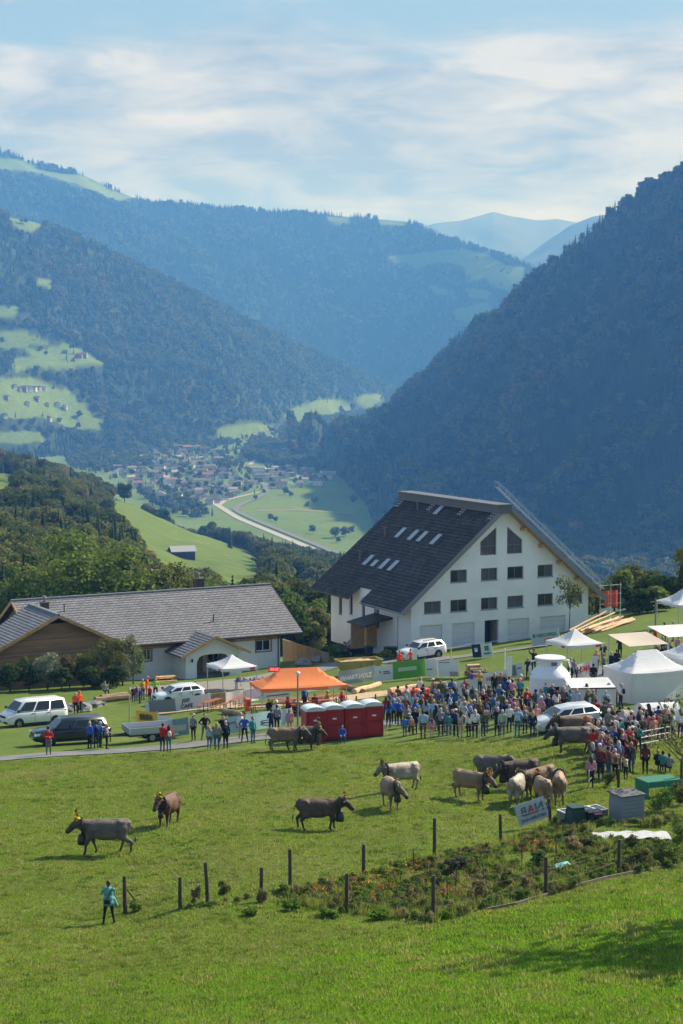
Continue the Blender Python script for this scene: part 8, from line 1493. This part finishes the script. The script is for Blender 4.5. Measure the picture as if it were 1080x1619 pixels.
def garden():
    n = 2600; X0 = [on(x, y) for x, y in GARDEN]; x0, x1 = min(p.x for p in X0), max(p.x for p in X0); y0, y1 = min(p.y for p in X0), max(p.y for p in X0)
    X = x0 + (x1 - x0) * rv.random(n * 3); Y = y0 + (y1 - y0) * rv.random(n * 3); P_ = np.stack([X, Y, gz(X, Y)], -1); px, py = proj(P_); k = in_poly(px, py, GARDEN) & (px < 1110)
    bare = [[(940, 1306), (1062, 1310), (1062, 1338), (930, 1330)], [(860, 1275), (1030, 1262), (1030, 1302), (880, 1308)], [(790, 1350), (900, 1348), (870, 1368), (800, 1365)]]
    for q in bare: k &= ~in_poly(px, py, q)
    k &= ~((px < 450) & (rv.random(len(px)) < 0.7)); k &= rv.random(len(px)) < 0.8; P_, px, py, X, Y = P_[k], px[k], py[k], X[k], Y[k]; n = len(X); bed = np.floor(5 * (fbm(X / 2.5, Y / 2.5, 2, 6) + 0.7)).astype(int)
    idx = np.choose(np.clip(bed, 0, 6), [0, 5, 3, 1, 5, 0, 3]); u = rv.random(n); idx = np.where(u < 0.25, rv.integers(0, 6, n), idx)
    fl = [([(450, 1395), (545, 1395), (600, 1390), (640, 1400), (600, 1440), (480, 1425)], 6), ([(560, 1385), (640, 1370), (700, 1375), (640, 1400), (560, 1405)], 7), ([(640, 1360), (690, 1362), (690, 1385), (640, 1385)], 6), ([(670, 1400), (740, 1400), (740, 1430), (670, 1430)], 6), ([(800, 1335), (880, 1330), (870, 1352), (800, 1352)], 6), ([(1030, 1325), (1070, 1325), (1070, 1345), (1020, 1345)], 6), ([(700, 1385), (760, 1380), (800, 1400), (740, 1420)], 8)]
    for q, c in fl: m = in_poly(px, py, q) & (rv.random(n) < 0.42); idx[m] = c
    s = 0.30 + 0.38 * rv.random(n); s = np.where(px < 450, s * 0.6, s); scatter('garden_plants', P_, s, rv.random(n) * 6.28, idx, 0.3 * rv.random(n), PP, 'mixed vegetables, herbs, weeds and orange flowers of the kitchen garden')
    # weeds along the fence line at the left
garden()
LAV = leaf_mat('grey lavender', (0.07, 0.065, 0.05), (0.13, 0.12, 0.09))
for (px, py, h, w, m, lab) in [(722, 1382, 1.05, 1.7, LAV, 'grey brown lavender bush in the kitchen garden'), (690, 1405, 0.8, 1.2, L_OLIVE, 'olive bush in front of the lavender bush'), (850, 1372, 1.3, 0.9, L_DARK, 'dark leafy bush left of the right fence posts'), (905, 1350, 1.2, 1.3, L_DRY, 'dry pale bush behind the vegetable bed'), (930, 1345, 0.9, 1.2, L_OLIVE, 'low olive bush right of the dry pale bush'), (760, 1425, 1.5, 0.8, L_DRY, 'tall dry stalks bush behind the foremost fence post'), (800, 1408, 1.3, 0.9, L_OLIVE, 'tall green weed clump in the front bed'), (832, 1412, 1.1, 0.9, L_DRY, 'dry weed clump left of the front right post'), (1010, 1372, 1.5, 1.2, L_OLIVE, 'bramble bush right of the last front post'), (1050, 1365, 1.9, 1.2, L_DARK, 'dark tangled bush at the right edge of the garden'), (1082, 1345, 2.3, 1.1, L_DARK, 'tall dark bush cut by the right edge of the frame'), (1000, 1342, 1.1, 1.2, L_OLIVE, 'leafy clump in front of the white fleece'), (1045, 1285, 2.0, 1.1, L_BRIGHT, 'bright leafy bush right of the grey shed'), (1075, 1275, 1.8, 1.2, L_OLIVE, 'olive bush right of the bright one behind the shed'), (878, 1310, 1.0, 0.9, L_DARK, 'dark green bush at the right end of the tilted sign'), (415, 1428, 0.9, 0.8, L_DRY, 'brown weed clump at the fourth fence post'), (355, 1425, 1.3, 0.7, L_OLIVE, 'tall weed clump right of the third fence post'), (310, 1430, 1.1, 0.7, L_DRY, 'dry weed clump left of the third fence post'), (215, 1442, 0.7, 1.2, L_BRIGHT, 'low green plant at the foot of the first fence post'), (460, 1440, 0.6, 1.8, L_BRIGHT, 'low spreading green plants below the left fence'), (520, 1452, 0.6, 2.0, L_BRIGHT, 'low spreading green plants around the sixth post'), (600, 1455, 0.6, 2.0, L_BRIGHT, 'low spreading green plants left of the foremost post'), (395, 1448, 0.5, 1.8, L_BRIGHT, 'low green plants under the fourth post'), (965, 1245, 1.4, 0.9, L_OLIVE, 'weed clump at the corner of the right hand crowd')]:
    near_tree('garden_bush', px, py, h * 0.6, w, 900, 0.06, round_lobes(rv, 7, 0.0, 0.45), LIGHTER.get(m, m), lab, 0.3, cat='bush', limbs=4, core=0.45 if m not in (L_DRY,) else 0.0, r=0.012, shell=0.3)
def garden_things():
    SH = mat('grey shed plastic', (0.19, 0.22, 0.24), 0.6, var=0.06); p = on(990, 1294); e = empty('garden_box', p, R(28)); tag(e, 'grey garden storage box with a flat lid at the garden edge', 'storage box')
    b = MB(); b.box((-0.62, -0.48, 0), (0.62, 0.48, 1.12)); b.build('body', SH, e)
    for k in range(6): b = MB(); b.box((-0.64, -0.505, 0.04 + k * 0.18), (0.64, -0.482, 0.20 + k * 0.18)); b.build('plank', SH, e)
    for k in range(6): b = MB(); b.box((0.622, -0.48, 0.04 + k * 0.18), (0.645, 0.48, 0.20 + k * 0.18)); b.build('plank', SH, e)
    b = MB(); b.add([(-0.70, -0.56, 1.125), (0.70, -0.56, 1.125), (0.70, 0.54, 1.20), (-0.70, 0.54, 1.20), (-0.70, -0.56, 1.18), (0.70, -0.56, 1.18), (0.70, 0.54, 1.26), (-0.70, 0.54, 1.26)], [(3, 2, 1, 0), (4, 5, 6, 7), (0, 1, 5, 4), (1, 2, 6, 5), (2, 3, 7, 6), (3, 0, 4, 7)]); b.build('lid', mat('dark grey lid', (0.10, 0.10, 0.105), 0.7), e)
    p = on(921, 1296); e = empty('cold_frame', p, R(26)); tag(e, 'long cold frame with white glazing bars beside the storage box', 'cold frame'); b = MB(); b.box((-1.1, -0.45, 0), (1.1, 0.45, 0.42)); b.build('box', mat('grey frame wood', (0.22, 0.22, 0.21), 0.8), e)
    for k in range(4):
        x0 = -1.1 + k * 0.55; b = MB(); 
        for (a, c) in (((x0, -0.47, 0.44), (x0 + 0.05, 0.47, 0.50)), ((x0 + 0.5, -0.47, 0.44), (x0 + 0.545, 0.47, 0.50)), ((x0 + 0.05, -0.47, 0.44), (x0 + 0.5, -0.42, 0.50)), ((x0 + 0.05, 0.42, 0.44), (x0 + 0.5, 0.47, 0.50))): b.box(a, c)
        f = b.build('sash', FRAMEW, e); b = MB(); b.add([(x0 + 0.04, -0.44, 0.47), (x0 + 0.51, -0.44, 0.47), (x0 + 0.51, 0.44, 0.47), (x0 + 0.04, 0.44, 0.47)], [(0, 1, 2, 3)]); b.build('pane', GLASS, f)
    p = on(910, 1307); e = empty('compost_bin', p, R(20)); tag(e, 'dark green compost bin in front of the cold frame', 'bin'); b = MB(); b.add([(-.45, -.4, 0), (.45, -.4, 0), (.45, .4, 0), (-.45, .4, 0), (-.34, -.30, .9), (.34, -.30, .9), (.34, .30, .9), (-.34, .30, .9)], [(3, 2, 1, 0), (4, 5, 6, 7), (0, 1, 5, 4), (1, 2, 6, 5), (2, 3, 7, 6), (3, 0, 4, 7)]); gm = mat('dark green plastic', (0.018, 0.06, 0.045), 0.5); b.build('body', gm, e, bevel=0.04); b = MB(); b.box((-.37, -.33, .91), (.37, .33, .96)); b.build('lid', gm, e, bevel=0.02)
    p = on(938, 1303); e = empty('black_crate', p, R(20)); tag(e, 'black plastic crate right of the compost bin', 'crate'); b = MB(); b.box((-.33, -.28, 0), (.33, .28, .55)); b.build('body', PLAST, e, bevel=0.03); b = MB(); b.box((-.36, -.31, .555), (.36, .31, .62)); b.build('rim', PLAST, e); b = MB(); b.box((-.1, -.322, .5), (.28, -.312, .59)); b.build('pink_label', mat('pink label', (0.7, 0.25, 0.35), 0.6), e)
    NET = fabric('green net', (0.10, 0.34, 0.24), 0.5); p = on(1040, 1262); e = empty('net_tunnel', p, R(22)); tag(e, 'green net tunnel over a frame behind the storage box', 'net tunnel'); b = MB(); b.box((-0.95, -0.6, 0.95), (0.95, 0.6, 1.0)); b.box((-0.95, -0.62, 0.0), (-0.93, 0.6, 0.949)); b.box((0.93, -0.6, 0.0), (0.95, 0.6, 0.949)); b.box((-0.93, -0.62, 0.7), (0.93, -0.60, 0.949)); b.build('net', NET, e); b = MB()
    for x in (-.93, 0, .93): b.tube([(x, -0.64, -0.1), (x, -0.64, 1.0)], 0.03, 6)
    b.build('stake', NET, e)
    fm = mat('white garden fleece', (0.40, 0.41, 0.42), 0.8, var=0.08, vscale=3, bump=0.4, bscale=6); c = on(995, 1322); b = MB(); n, m = 22, 8; V = []
    for i in range(n + 1):
        for j in range(m + 1): x, y = c.x - 1.75 + 3.5 * i / n, c.y - 0.75 + 1.5 * j / m - 0.1 * (i / n); V.append((x, y, gz(x, y) + 0.10 + 0.05 * math.sin(i * 1.3) * math.cos(j * 1.7)))
    b.add(V, [(i * (m + 1) + j, (i + 1) * (m + 1) + j, (i + 1) * (m + 1) + j + 1, i * (m + 1) + j + 1) for i in range(n) for j in range(m)]); o = b.build('garden_fleece', fm, None, smooth=True); tag(o, 'white garden fleece laid over a bed at the right', 'fleece')
    c = on(893, 1378); b = MB(); V = []
    for i in range(9):
        for j in range(7): x, y = c.x - 0.38 + 0.76 * i / 8, c.y - 0.35 + 0.7 * j / 6; V.append((x, y, gz(x, y) + 0.22 + 0.18 * math.exp(-((i - 4) ** 2 + (j - 3) ** 2) / 8) + 0.05 * math.sin(i * 2.1 + j)))
    b.add(V, [(i * 7 + j, (i + 1) * 7 + j, (i + 1) * 7 + j + 1, i * 7 + j + 1) for i in range(8) for j in range(6)]); o = b.build('turquoise_sheet', mat('turquoise cloth', (0.20, 0.45, 0.45), 0.7), None, smooth=True); tag(o, 'crumpled turquoise sheet in the vegetable bed', 'sheet')
    ED = mat('edging board', (0.20, 0.165, 0.13), 0.9, var=0.3, vscale=3)
    pts = [(770, 1441), (815, 1432), (866, 1417), (915, 1402), (960, 1390), (1010, 1380), (1080, 1370)]
    for i in range(len(pts) - 1):
        a, c = on(*pts[i]), on(*pts[i + 1]); b = MB(); b.bar(Vector((0, 0, 0.05)), (c - a) + Vector((0, 0, 0.05)), 0.05, 0.16); o = b.build('edging_board', ED, None); o.location = a; tag(o, 'wooden edging board along the garden front, %s from the left' % ordinal(i + 1), 'board', 'garden edging boards')
    for i, (px, py) in enumerate([(655, 1378), (707, 1430), (720, 1410), (765, 1400), (825, 1370), (842, 1385), (880, 1355)]): post(px, py, 0.95, PST, 'thin stake in the garden beds, %s from the left' % ordinal(i + 1), (0.05 * (i % 3 - 1), 0), 0.025, 'garden_stake', 'garden stakes', 'stake')
garden_things()

STONE = mat('field stone', (0.20, 0.20, 0.195), 0.9, var=0.3, vscale=2, bump=0.6, bscale=4)
rocks = [(104, 1126, 0.5), (113, 1123, 0.6), (133, 1121, 0.55), (142, 1118, 0.5), (150, 1118, 0.6), (158, 1115, 0.45), (98, 1130, 0.4), (138, 1125, 0.4), (480, 1052, 0.7), (505, 1047, 0.6), (8, 1140, 0.5)]
for i, (px, py, r) in enumerate(rocks):
    bm = bmesh.new(); bmesh.ops.create_icosphere(bm, subdivisions=2, radius=1.0)
    for v in bm.verts: k = 1 + 0.28 * math.sin(v.co.x * 3 + i) * math.cos(v.co.y * 4 + i * 2) + 0.12 * math.sin(v.co.z * 7 + i); v.co = Vector((v.co.x * r * 1.2 * k, v.co.y * r * k, v.co.z * r * 0.7 * k))
    me = bpy.data.meshes.new('boulder'); bm.to_mesh(me); bm.free(); o = link('boulder', me, None, [STONE]); o.location = on(px, py) + Vector((0, 0, r * 0.25)); o.rotation_euler = (0, 0, i * 1.1); tag(o, 'grey field stone, %s from the left of those lying about the yards' % ordinal(1 + sorted(q[0] for q in rocks).index(px)), 'stone', 'field stones')
# ------------------------------------------------------------------ haze: the valley air
def haze():
    m = bpy.data.materials.new('valley air'); m.use_nodes = True; nt = m.node_tree; nt.nodes.clear()
    out = nt.nodes.new('ShaderNodeOutputMaterial'); v = nt.nodes.new('ShaderNodeVolumePrincipled')
    v.inputs['Color'].default_value = (0.12, 0.37, 1.0, 1); v.inputs['Absorption Color'].default_value = (1, 1, 1, 1)      # air: scatters blue most, absorbs nothing
    v.inputs['Density'].default_value = 1.55e-4; v.inputs['Anisotropy'].default_value = 0.0
    nt.links.new(v.outputs[0], out.inputs['Volume'])
    b = MB(); b.box((-8000, -300, -330), (8000, 14500, 985)); o = b.build('haze', m); tag(o, 'pale blue valley haze', kind='stuff')
haze()

# ------------------------------------------------------------------ labels: alike trees and houses told apart by their order from the left
def number_alike():
    same = {}
    for o in COL.objects:
        if o.parent is None and o.get('label') and o.get('category') in ('tree', 'house') and o.get('group'): same.setdefault(o['label'], []).append(o)
    for lab, os_ in same.items():
        if len(os_) < 2: continue
        os_.sort(key=lambda o: o.location.x / o.location.y)
        for i, o in enumerate(os_):
            t = '%s, %s such from left' % (lab, ordinal(i + 1))
            if len(t.split()) <= 16: o['label'] = t
number_alike()
